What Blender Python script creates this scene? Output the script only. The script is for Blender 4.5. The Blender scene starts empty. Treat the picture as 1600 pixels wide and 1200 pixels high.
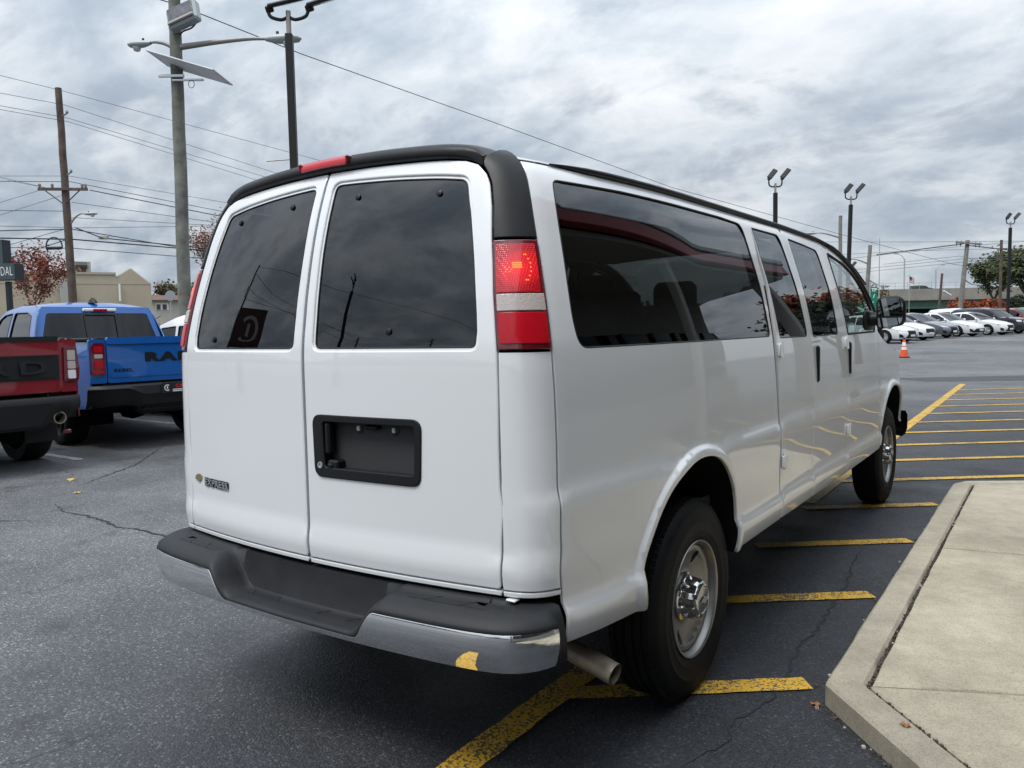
import bpy, bmesh, math, random
import numpy as np
from mathutils import Vector, Matrix
from mathutils.geometry import delaunay_2d_cdt
random.seed(7)
SC = bpy.context.scene
COL = SC.collection
R = math.radians

# ---------------------------------------------------------------- camera
def cam_axes(yaw, pitch, roll):
    fw = np.array([math.sin(yaw) * math.cos(pitch), math.cos(yaw) * math.cos(pitch), math.sin(pitch)])
    r = np.array([math.cos(yaw), -math.sin(yaw), 0.0]); u = np.cross(r, fw)
    return math.cos(roll) * r + math.sin(roll) * u, -math.sin(roll) * r + math.cos(roll) * u, fw
CAM = np.array([2.1153, -2.8338, 1.4312])
cr, cu, cf = cam_axes(R(-35.177), R(-3.970), R(-1.176))
cam = bpy.data.cameras.new('camera')
cam.sensor_width = 36.0
cam.lens = 1235.9 / 1600 * 36
cam.clip_start = 0.05
cam.clip_end = 3000
camo = bpy.data.objects.new('camera', cam)
M = Matrix.Identity(4)
for i in range(3):
    M[i][0], M[i][1], M[i][2], M[i][3] = cr[i], cu[i], -cf[i], CAM[i]
camo.matrix_world = M
COL.objects.link(camo)
SC.camera = camo

# ---------------------------------------------------------------- sky, sun, exposure
SUN_AZ, SUN_EL = R(192), R(60)          # azimuth clockwise from +y
SC.view_settings.view_transform = 'Standard'
SC.view_settings.look = 'None'
SC.view_settings.exposure = 0.55
SC.view_settings.gamma = 1.0
SC.view_settings.use_curve_mapping = False
SC.cycles.use_denoising = True
SC.cycles.max_bounces = 10
SC.cycles.transparent_max_bounces = 24
SC.cycles.glossy_bounces = 5
SC.cycles.caustics_reflective = False
SC.cycles.caustics_refractive = False

def node(nt, typ, **kw):
    n = nt.nodes.new(typ)
    for k, v in kw.items():
        if k == 'inp':
            for a, b in v.items():
                n.inputs[a].default_value = b
        else:
            setattr(n, k, v)
    return n
def link(nt, a, b): nt.links.new(a, b)
def ramp(nt, stops, interp='LINEAR'):
    n = nt.nodes.new('ShaderNodeValToRGB'); cr_ = n.color_ramp; cr_.interpolation = interp
    while len(cr_.elements) < len(stops): cr_.elements.new(0.5)
    for e, (p, c) in zip(cr_.elements, stops):
        e.position = p; e.color = (c, c, c, 1) if isinstance(c, (int, float)) else (*c, 1)
    return n
def math_n(nt, op, a, b=None, c=None, clamp=False):
    n = nt.nodes.new('ShaderNodeMath'); n.operation = op; n.use_clamp = clamp
    for i, v in enumerate((a, b, c)):
        if v is None: continue
        if isinstance(v, (int, float)): n.inputs[i].default_value = v
        else: nt.links.new(v, n.inputs[i])
    return n.outputs[0]
def mixc(nt, fac, a, b, mode='MIX'):
    n = nt.nodes.new('ShaderNodeMix'); n.data_type = 'RGBA'; n.blend_type = mode
    for sock, v in ((n.inputs[0], fac), (n.inputs[6], a), (n.inputs[7], b)):
        if isinstance(v, (int, float)): sock.default_value = v
        elif isinstance(v, tuple): sock.default_value = (*v, 1)
        else: nt.links.new(v, sock)
    return n.outputs[2]

def make_world():
    w = bpy.data.worlds.new('World'); SC.world = w; w.use_nodes = True
    nt = w.node_tree; nt.nodes.clear()
    out = nt.nodes.new('ShaderNodeOutputWorld'); bg = nt.nodes.new('ShaderNodeBackground')
    bg.inputs[1].default_value = 0.1
    sky = nt.nodes.new('ShaderNodeTexSky'); sky.sky_type = 'NISHITA'; sky.sun_disc = False
    sky.sun_elevation = SUN_EL; sky.sun_rotation = SUN_AZ; sky.air_density = 1.2; sky.dust_density = 2.5
    tc = nt.nodes.new('ShaderNodeTexCoord')
    sep = nt.nodes.new('ShaderNodeSeparateXYZ'); link(nt, tc.outputs['Generated'], sep.inputs[0])
    zc = math_n(nt, 'MAXIMUM', sep.outputs[2], 0.0)
    den = math_n(nt, 'ADD', zc, 0.42)
    px = math_n(nt, 'DIVIDE', sep.outputs[0], den); py = math_n(nt, 'DIVIDE', sep.outputs[1], den)
    cmb = nt.nodes.new('ShaderNodeCombineXYZ'); link(nt, px, cmb.inputs[0]); link(nt, py, cmb.inputs[1])
    mp = nt.nodes.new('ShaderNodeMapping'); link(nt, cmb.outputs[0], mp.inputs[0])
    mp.inputs['Rotation'].default_value = (0, 0, R(-30)); mp.inputs['Scale'].default_value = (0.95, 1.3, 1)
    mp.inputs['Location'].default_value = (3.1, 1.7, 0)
    def cn(sc, det, rg, dist, off):
        m_ = nt.nodes.new('ShaderNodeVectorMath'); m_.operation = 'ADD'; m_.inputs[1].default_value = (off, -off * .6, off * .3); link(nt, mp.outputs[0], m_.inputs[0])
        n = node(nt, 'ShaderNodeTexNoise', inp={'Scale': sc, 'Detail': det, 'Roughness': rg, 'Distortion': dist}); link(nt, m_.outputs[0], n.inputs['Vector']); return n
    n1, n2, n3 = cn(2.4, 12.0, 0.56, 0.25, 0.0), cn(1.0, 5.0, 0.5, 0.2, 0.0), cn(8.0, 10.0, 0.6, 0.4, 2.0)
    s = math_n(nt, 'MULTIPLY', n1.outputs[0], 0.58)
    s = math_n(nt, 'MULTIPLY_ADD', n2.outputs[0], 0.34, s)
    s = math_n(nt, 'MULTIPLY_ADD', n3.outputs[0], 0.20, s)
    cl0 = ramp(nt, [(0.42, (0.33, 0.395, 0.475)), (0.50, (0.44, 0.505, 0.58)), (0.56, (0.57, 0.63, 0.695)), (0.63, (0.70, 0.74, 0.785)), (0.76, (0.88, 0.905, 0.93))])
    link(nt, s, cl0.inputs[0])
    # darker ragged scud drifting below the deck, and brighter thin spots in it
    d1 = math_n(nt, 'MULTIPLY_ADD', n3.outputs[0], 0.30, math_n(nt, 'MULTIPLY', cn(3.0, 12.0, 0.6, 0.3, 7.7).outputs[0], 0.85))
    dk = ramp(nt, [(0.585, 0.0), (0.665, 0.48), (0.76, 0.70)]); link(nt, d1, dk.inputs[0])
    b1 = math_n(nt, 'MULTIPLY_ADD', n3.outputs[0], 0.22, math_n(nt, 'MULTIPLY', cn(3.6, 12.0, 0.58, 0.3, 13.1).outputs[0], 0.85))
    bk = ramp(nt, [(0.57, 0.0), (0.66, 0.35), (0.76, 0.55)]); link(nt, b1, bk.inputs[0])
    c1 = mixc(nt, dk.outputs[0], cl0.outputs[0], (0.265, 0.325, 0.41))
    cl = nt.nodes.new('ShaderNodeMix'); cl.data_type = 'RGBA'; link(nt, bk.outputs[0], cl.inputs[0]); link(nt, c1, cl.inputs[6]); cl.inputs[7].default_value = (0.84, 0.865, 0.895, 1)
    cl_out = cl.outputs[2]
    # overcast luminance: zenith brighter than horizon
    g = math_n(nt, 'ADD', math_n(nt, 'MULTIPLY_ADD', zc, 1.0, 6.9), math_n(nt, 'MULTIPLY', math_n(nt, 'MULTIPLY', zc, zc), 15.0))
    n = nt.nodes.new('ShaderNodeVectorMath'); n.operation = 'SCALE'
    link(nt, cl_out, n.inputs[0]); link(nt, g, n.inputs['Scale'])
    # thin gaps to blue near the horizon
    hz = math_n(nt, 'SUBTRACT', 1.0, math_n(nt, 'MULTIPLY', zc, 9.0), clamp=True)
    gap = ramp(nt, [(0.45, 0.0), (0.62, 0.55)]); link(nt, n2.outputs[0], gap.inputs[0])
    fac = math_n(nt, 'MULTIPLY', hz, gap.outputs[0])
    col = mixc(nt, fac, n.outputs[0], sky.outputs[0])
    link(nt, col, bg.inputs[0]); link(nt, bg.outputs[0], out.inputs[0])
make_world()
sun = bpy.data.lights.new('sun', 'SUN'); sun.energy = 1.5; sun.angle = R(22); sun.color = (1.0, 0.965, 0.92)
suno = bpy.data.objects.new('sun', sun); COL.objects.link(suno)
sd = Vector((math.sin(SUN_AZ) * math.cos(SUN_EL), math.cos(SUN_AZ) * math.cos(SUN_EL), math.sin(SUN_EL)))
suno.rotation_euler = sd.to_track_quat('Z', 'Y').to_euler()

# ---------------------------------------------------------------- materials
MATS = {}
def mat(name, color=(0.5, 0.5, 0.5), rough=0.5, metal=0.0, coat=0.0, coat_rough=0.03, emit=None, estr=0.0, vary=0.0, vscale=6.0, bump=0.0, bscale=60.0, spec=0.5, rvary=0.0, coat_ior=1.5, transmission=0.0, alpha=1.0):
    m = bpy.data.materials.new(name); m.use_nodes = True; nt = m.node_tree
    b = nt.nodes['Principled BSDF']
    b.inputs['Base Color'].default_value = (*color, 1); b.inputs['Roughness'].default_value = rough
    b.inputs['Metallic'].default_value = metal; b.inputs['Coat Weight'].default_value = coat
    b.inputs['Coat Roughness'].default_value = coat_rough; b.inputs['Specular IOR Level'].default_value = spec
    b.inputs['Coat IOR'].default_value = coat_ior
    b.inputs['Transmission Weight'].default_value = transmission; b.inputs['Alpha'].default_value = alpha
    if emit: b.inputs['Emission Color'].default_value = (*emit, 1); b.inputs['Emission Strength'].default_value = estr
    tc = None
    if vary or bump or rvary:
        tc = nt.nodes.new('ShaderNodeTexCoord')
    if vary or rvary:
        nz = node(nt, 'ShaderNodeTexNoise', inp={'Scale': vscale, 'Detail': 6.0, 'Roughness': 0.6})
        link(nt, tc.outputs['Object'], nz.inputs['Vector'])
        if vary:
            rp = ramp(nt, [(0.3, 1 - vary), (0.7, 1 + vary)])
            link(nt, nz.outputs[0], rp.inputs[0])
            link(nt, mixc(nt, 1.0, color, rp.outputs[0], 'MULTIPLY'), b.inputs['Base Color'])
        if rvary:
            link(nt, math_n(nt, 'MULTIPLY_ADD', nz.outputs[0], rvary * 2, rough - rvary), b.inputs['Roughness'])
    if bump:
        nb = node(nt, 'ShaderNodeTexNoise', inp={'Scale': bscale, 'Detail': 4.0})
        link(nt, tc.outputs['Object'], nb.inputs['Vector'])
        bp = node(nt, 'ShaderNodeBump', inp={'Strength': bump, 'Distance': 0.01})
        link(nt, nb.outputs[0], bp.inputs['Height']); link(nt, bp.outputs[0], b.inputs['Normal'])
    MATS[name] = m
    return m
def glass(name, tint, ior=1.55, rough=0.0):
    m = bpy.data.materials.new(name); m.use_nodes = True; nt = m.node_tree; nt.nodes.clear()
    out = nt.nodes.new('ShaderNodeOutputMaterial')
    tr = nt.nodes.new('ShaderNodeBsdfTransparent'); tr.inputs[0].default_value = (*tint, 1)
    gl = nt.nodes.new('ShaderNodeBsdfGlossy'); gl.inputs['Roughness'].default_value = rough
    gl.inputs[0].default_value = (0.95, 0.97, 1, 1)
    fr = nt.nodes.new('ShaderNodeFresnel'); fr.inputs[0].default_value = ior
    mx = nt.nodes.new('ShaderNodeMixShader')
    link(nt, fr.outputs[0], mx.inputs[0]); link(nt, tr.outputs[0], mx.inputs[1]); link(nt, gl.outputs[0], mx.inputs[2])
    link(nt, mx.outputs[0], out.inputs[0]); MATS[name] = m
    return m

# ---------------------------------------------------------------- object helpers
def tag(o, label=None, cat=None, group=None, kind=None):
    if label: o['label'] = label
    if cat: o['category'] = cat
    if group: o['group'] = group
    if kind: o['kind'] = kind
    return o
def empty(name, loc=(0, 0, 0), rz=0.0, label=None, cat=None, group=None):
    o = bpy.data.objects.new(name, None); COL.objects.link(o)
    o.location = loc; o.rotation_euler = (0, 0, rz); o.empty_display_size = 0.2
    return tag(o, label, cat, group)
def link_mesh(name, me, m, parent=None):
    o = bpy.data.objects.new(name, me); COL.objects.link(o)
    if m is not None: me.materials.append(m)
    if parent is not None: o.parent = parent
    return o
def copy_tree(o, parent=None):
    c = o.copy(); COL.objects.link(c)
    if parent is not None: c.parent = parent
    for ch in list(o.children): copy_tree(ch, c)
    return c

class MB:
    """collects faces; build() makes one mesh object"""
    def __init__(s): s.v = []; s.f = []; s.M = Matrix.Identity(4)
    def add(s, vs, fs):
        k = len(s.v); M_ = s.M
        s.v += [tuple(M_ @ Vector(p)) for p in vs]
        s.f += [tuple(i + k for i in f) for f in fs]
        return s
    def grid(s, P, cu=False, cv=False, flip=False):
        P = np.asarray(P, float); n, m = P.shape[:2]
        fs = []
        for i in range(n if cu else n - 1):
            for j in range(m if cv else m - 1):
                a, b, c, d = i * m + j, ((i + 1) % n) * m + j, ((i + 1) % n) * m + (j + 1) % m, i * m + (j + 1) % m
                fs.append((a, d, c, b) if flip else (a, b, c, d))
        return s.add(P.reshape(-1, 3).tolist(), fs)
    def box(s, c, d, bev=0.0, rz=0.0, rot=None):
        hx, hy, hz = d[0] / 2, d[1] / 2, d[2] / 2
        M0 = Matrix.Translation(c) @ ((rot.to_4x4() if rot is not None else Matrix.Rotation(rz, 4, 'Z')))
        if bev <= 0:
            vs = [(x * hx, y * hy, z * hz) for z in (-1, 1) for y in (-1, 1) for x in (-1, 1)]
            fs = [(0, 2, 3, 1), (4, 5, 7, 6), (0, 1, 5, 4), (2, 6, 7, 3), (0, 4, 6, 2), (1, 3, 7, 5)]
        else:
            b = min(bev, hx * .98, hy * .98, hz * .98)
            vs = []; idx = {}
            for z in (-1, 1):
                for y in (-1, 1):
                    for x in (-1, 1):
                        for a in range(3):
                            p = [x * (hx - b), y * (hy - b), z * (hz - b)]
                            p[a] = (x * hx, y * hy, z * hz)[a]
                            idx[(x, y, z, a)] = len(vs); vs.append(tuple(p))
            fs = []
            I = lambda x, y, z, a: idx[(x, y, z, a)]
            for q in (-1, 1):
                fs.append([I(q, y, z, 0) for y, z in ((-1, -1), (1, -1), (1, 1), (-1, 1))][::q])
                fs.append([I(x, q, z, 1) for x, z in ((1, -1), (-1, -1), (-1, 1), (1, 1))][::q])
                fs.append([I(x, y, q, 2) for x, y in ((-1, -1), (1, -1), (1, 1), (-1, 1))][::q])
            for p in (-1, 1):
                for q in (-1, 1):
                    fs.append([I(p, q, -1, 0), I(p, q, -1, 1), I(p, q, 1, 1), I(p, q, 1, 0)][::p * q])
                    fs.append([I(p, -1, q, 0), I(p, 1, q, 0), I(p, 1, q, 2), I(p, -1, q, 2)][::p * q])
                    fs.append([I(-1, p, q, 1), I(-1, p, q, 2), I(1, p, q, 2), I(1, p, q, 1)][::p * q])
            for x in (-1, 1):
                for y in (-1, 1):
                    for z in (-1, 1):
                        fs.append([I(x, y, z, 0), I(x, y, z, 1), I(x, y, z, 2)][::x * y * z])
        return s.add([tuple(M0 @ Vector(p)) for p in vs], fs)
    def tube(s, path, r, n=8, caps=True, flat=None):
        pts = [Vector(p) for p in path]; k = len(pts)
        rs = r if isinstance(r, (list, tuple)) else [r] * k
        rows = []; up = None
        for i, p in enumerate(pts):
            d = (pts[min(i + 1, k - 1)] - pts[max(i - 1, 0)])
            d = d.normalized() if d.length > 1e-9 else Vector((0, 0, 1))
            if up is None:
                up = Vector((0, 0, 1)) if abs(d.z) < 0.9 else Vector((1, 0, 0))
            a = d.cross(up).normalized(); up = a.cross(d).normalized()
            row = []
            for j in range(n):
                t = 2 * math.pi * j / n
                e1, e2 = rs[i], rs[i] * (flat or 1.0)
                row.append(tuple(p + a * math.cos(t) * e1 + up * math.sin(t) * e2))
            rows.append(row)
        s.grid(rows, cv=True)
        if caps:
            k0 = len(s.v) - k * n
            s.f.append(tuple(k0 + j for j in range(n))); s.f.append(tuple(k0 + (k - 1) * n + j for j in reversed(range(n))))
        return s
    def lathe(s, prof, n=32, M=None, caps=False):
        rows = [[(r_ * math.cos(2 * math.pi * j / n), r_ * math.sin(2 * math.pi * j / n), h) for j in range(n)] for r_, h in prof]
        M0 = s.M
        if M is not None: s.M = s.M @ M
        k0 = len(s.v); s.grid(rows, cv=True, flip=True)
        if caps:
            s.f.append(tuple(k0 + j for j in reversed(range(n)))); s.f.append(tuple(k0 + (len(prof) - 1) * n + j for j in range(n)))
        s.M = M0
        return s
    def prism(s, poly, h0, h1, M=None):
        n = len(poly); M0 = s.M
        if M is not None: s.M = s.M @ M
        s.add([(x, y, h0) for x, y in poly] + [(x, y, h1) for x, y in poly],
              [tuple(reversed(range(n))), tuple(range(n, 2 * n))] + [(i, (i + 1) % n, n + (i + 1) % n, n + i) for i in range(n)])
        s.M = M0
        return s
    def build(s, name, m, parent=None, smooth=30):
        me = bpy.data.meshes.new(name); me.from_pydata(s.v, [], s.f); me.validate(); me.update()
        if smooth:
            me.polygons.foreach_set('use_smooth', [True] * len(me.polygons))
            if smooth < 180: me.set_sharp_from_angle(angle=R(smooth))
        return link_mesh(name, me, m, parent)

def pchip(xs, ys):
    xs = np.array(xs, float); ys = np.array(ys, float); h = np.diff(xs); d = np.diff(ys) / h
    m = np.zeros_like(xs); m[0] = d[0]; m[-1] = d[-1]
    for i in range(1, len(xs) - 1):
        if d[i - 1] * d[i] > 0: m[i] = 2 * d[i - 1] * d[i] / (d[i - 1] + d[i])
    def f(x):
        x = np.asarray(x, float); k = np.clip(np.searchsorted(xs, x) - 1, 0, len(h) - 1)
        t = np.clip((x - xs[k]) / h[k], 0.0, 1.0); tt = t * t; t3 = tt * t
        return (2 * t3 - 3 * tt + 1) * ys[k] + (t3 - 2 * tt + t) * h[k] * m[k] + (-2 * t3 + 3 * tt) * ys[k + 1] + (t3 - tt) * h[k] * m[k + 1]
    return f
def sm(a, b, x):
    t = np.clip((np.asarray(x, float) - a) / (b - a), 0, 1); return t * t * (3 - 2 * t)

def fillet(poly, r, n=5):
    """round the corners of a polygon; r is a number or a list per vertex"""
    out = []; N = len(poly)
    for i in range(N):
        p0, p1, p2 = (np.array(poly[(i + k) % N], float) for k in (-1, 0, 1))
        ri = r[i] if isinstance(r, (list, tuple)) else r
        a, b = p0 - p1, p2 - p1; la, lb = np.linalg.norm(a), np.linalg.norm(b)
        if ri <= 0 or la < 1e-6 or lb < 1e-6: out.append(tuple(p1)); continue
        a /= la; b /= lb; ang = math.acos(max(-1, min(1, a @ b)))
        if ang > 3.0: out.append(tuple(p1)); continue
        d = min(ri / math.tan(ang / 2), la * .48, lb * .48)
        q0, q2 = p1 + a * d, p1 + b * d
        for k in range(n + 1):
            t = k / n; out.append(tuple((1 - t) ** 2 * q0 + 2 * t * (1 - t) * p1 + t * t * q2))
    return out
def resample(poly, step, closed=True):
    out = []; N = len(poly)
    for i in range(N if closed else N - 1):
        a, b = np.array(poly[i], float), np.array(poly[(i + 1) % N], float)
        L = np.linalg.norm(b - a)
        if L < 1e-7: continue
        k = max(1, int(math.ceil(L / step)))
        for j in range(k): out.append(tuple(a + (b - a) * j / k))
    if not closed: out.append(tuple(poly[-1]))
    return out
def area2(poly):
    p = np.array(poly); return 0.5 * float(np.sum(p[:, 0] * np.roll(p[:, 1], -1) - np.roll(p[:, 0], -1) * p[:, 1]))
def offset_poly(poly, d):
    """move a closed loop inwards by d (outwards when d < 0)"""
    p = np.array(poly); s_ = 1 if area2(poly) > 0 else -1
    e = np.roll(p, -1, 0) - p; l = np.linalg.norm(e, axis=1, keepdims=True); e = e / np.maximum(l, 1e-9)
    nrm = np.stack([-e[:, 1], e[:, 0]], 1) * s_
    nn = nrm + np.roll(nrm, 1, 0); nn /= np.maximum(np.linalg.norm(nn, axis=1, keepdims=True), 1e-6)
    c = np.clip(np.sum(nn * nrm, 1, keepdims=True), 0.5, 1)
    return [tuple(q) for q in p + nn * d / c]
def inside(poly, pts):
    pts = np.asarray(pts, float); x, y = pts[:, 0], pts[:, 1]; c = np.zeros(len(pts), bool)
    p = np.array(poly); j = len(p) - 1
    for i in range(len(p)):
        xi, yi, xj, yj = p[i, 0], p[i, 1], p[j, 0], p[j, 1]
        if yi != yj:
            c ^= ((yi > y) != (yj > y)) & (x < (xj - xi) * (y - yi) / (yj - yi) + xi)
        j = i
    return c
def dist_loop(poly, pts):
    p = np.array(poly); q = np.roll(p, -1, 0); pts = np.asarray(pts, float); best = np.full(len(pts), 1e9)
    for a, b in zip(p, q):
        ab = b - a; L = max(ab @ ab, 1e-12)
        t = np.clip(((pts - a) @ ab) / L, 0, 1)
        best = np.minimum(best, np.linalg.norm(pts - (a + t[:, None] * ab), axis=1))
    return best
def triangulate(outer, holes, step, extra=()):
    pts = []; edges = []
    for lp in [outer] + list(holes):
        k = len(pts); pts += lp; edges += [(k + i, k + (i + 1) % len(lp)) for i in range(len(lp))]
    nb = len(pts)
    o = np.array(outer); lo, hi = o.min(0), o.max(0)
    gx = np.arange(lo[0] + step / 2, hi[0], step); gy = np.arange(lo[1] + step / 2, hi[1], step)
    if len(gx) and len(gy):
        G = np.stack(np.meshgrid(gx, gy), -1).reshape(-1, 2)
        ok = inside(outer, G)
        for h in holes: ok &= ~inside(h, G)
        G = G[ok]
        if len(G):
            d = np.min([dist_loop(l, G) for l in [outer] + list(holes)], 0)
            pts += [tuple(g) for g in G[d > step * 0.45]]
    pts += list(extra)
    vs, _, fs, ov, _, _ = delaunay_2d_cdt([Vector(p) for p in pts], edges, [], 0, 1e-6)
    V = np.array([tuple(v) for v in vs]); F = np.array([f for f in fs], int)
    cen = V[F].mean(1); ok = inside(outer, cen)
    for h in holes: ok &= ~inside(h, cen)
    return V, F[ok]
def surf_normals(S, V, out_hint, e=2e-3):
    P = S(V[:, 0], V[:, 1])
    du = S(V[:, 0] + e, V[:, 1]) - S(V[:, 0] - e, V[:, 1]); dv = S(V[:, 0], V[:, 1] + e) - S(V[:, 0], V[:, 1] - e)
    n = np.cross(du, dv); n /= np.maximum(np.linalg.norm(n, axis=1, keepdims=True), 1e-12)
    s_ = np.sign(np.sum(n * out_hint(P), 1)); s_[s_ == 0] = 1
    return P, n * s_[:, None]
def panel(name, m, parent, S, outer, holes=(), step=0.04, depth=0.014, off=0.0, bev=0.003, hint=None, bstep=None, extra=()):
    """a sheet-metal panel on the surface S(u, v) with folded edges and analytic normals"""
    bstep = bstep or step * 0.6
    loops = [resample(outer, bstep)] + [resample(h, bstep) for h in holes]
    inner = [offset_poly(loops[0], bev)] + [offset_poly(h, -bev) for h in loops[1:]] if bev else loops
    V, F = triangulate(inner[0], inner[1:], step, extra)
    P, N = surf_normals(S, V, hint)
    verts = [P + N * off]; norms = [N]; faces = []
    g = np.cross(P[F[:, 1]] - P[F[:, 0]], P[F[:, 2]] - P[F[:, 0]])
    flip = np.sum(g * N[F[:, 0]], 1) < 0
    F = np.where(flip[:, None], F[:, ::-1], F)
    faces += [tuple(f) for f in F.tolist()]
    base = len(P)
    for li, (lp, il) in enumerate(zip(loops, inner)):
        n = len(lp); A = np.array(lp); B = np.array(il)
        PA, NA = surf_normals(S, A, hint); PB, NB = surf_normals(S, B, hint)
        outd = PA - PB; outd -= NA * np.sum(outd * NA, 1, keepdims=True)
        ln = np.linalg.norm(outd, axis=1, keepdims=True)
        if bev <= 0:
            q = offset_poly(lp, -0.004 if li == 0 else 0.004); outd = surf_normals(S, np.array(q), hint)[0] - PA; ln = np.linalg.norm(outd, axis=1, keepdims=True)
        outd = outd / np.maximum(ln, 1e-9)
        r0 = PB + NB * off
        r1 = PA + NA * (off - bev)
        r2 = PA + NA * (off - depth)
        nm = outd + NA; nm /= np.linalg.norm(nm, axis=1, keepdims=True)
        verts += [r0, r1, r1, r2]; norms += [NB, nm, outd, outd]
        # orientation: compare with averaged normal
        i0 = np.arange(n); i1 = (i0 + 1) % n
        gg = np.cross(r0[i1] - r0[i0], r1[i0] - r0[i0]) if bev > 0 else np.cross(r1[i1] - r1[i0], r2[i0] - r1[i0])
        rev = np.sum(np.sum(gg * (nm if bev > 0 else outd), 1)) < 0
        for a0, b0 in ((base, base + n), (base + 2 * n, base + 3 * n)):
            if bev <= 0 and a0 == base: continue
            for i in range(n):
                j = (i + 1) % n
                q = (a0 + i, a0 + j, b0 + j, b0 + i)
                faces.append(q[::-1] if rev else q)
        base += 4 * n
    VV = np.concatenate(verts); NN = np.concatenate(norms)
    me = bpy.data.meshes.new(name); me.from_pydata(VV.tolist(), [], faces)
    me.polygons.foreach_set('use_smooth', [True] * len(me.polygons)); me.update()
    me.normals_split_custom_set_from_vertices(NN.tolist())
    return link_mesh(name, me, m, parent)
def surf_tube(S, loop, r, hint, off=0.0, n=6, closed=True, step=0.03):
    lp = resample(loop, step, closed); P, N = surf_normals(S, np.array(lp), hint)
    pts = (P + N * off).tolist()
    if closed: pts = pts + pts[:2]
    mb = MB(); mb.tube(pts, r, n, caps=not closed)
    return mb
def text_mesh(body, size, depth=0.0, font_bold=0.0, align='CENTER', spacing=1.0):
    cu_ = bpy.data.curves.new('t', 'FONT'); cu_.body = body; cu_.size = size; cu_.extrude = depth; cu_.offset = font_bold
    cu_.align_x = align; cu_.align_y = 'CENTER'; cu_.space_character = spacing; cu_.resolution_u = 3
    o = bpy.data.objects.new('t', cu_); COL.objects.link(o)
    dg = bpy.context.evaluated_depsgraph_get(); me = bpy.data.meshes.new_from_object(o.evaluated_get(dg))
    bpy.data.objects.remove(o); bpy.data.curves.remove(cu_)
    me.materials.clear()
    return me
def frame(o_, x, y):
    """matrix with origin o_, local x along x, local y along y"""
    x = Vector(x).normalized(); z = x.cross(Vector(y)).normalized(); y = z.cross(x)
    m_ = Matrix.Identity(4)
    for i in range(3): m_[i][0], m_[i][1], m_[i][2], m_[i][3] = x[i], y[i], z[i], o_[i]
    return m_
def put_text(name, body, size, M_, m, parent, depth=0.002, bold=0.0, spacing=1.0, sx=1.0):
    me = text_mesh(body, size, depth, bold, spacing=spacing)
    me.transform(M_ @ Matrix.Diagonal((sx, 1, 1, 1)))
    return link_mesh(name, me, m, parent)
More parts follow.
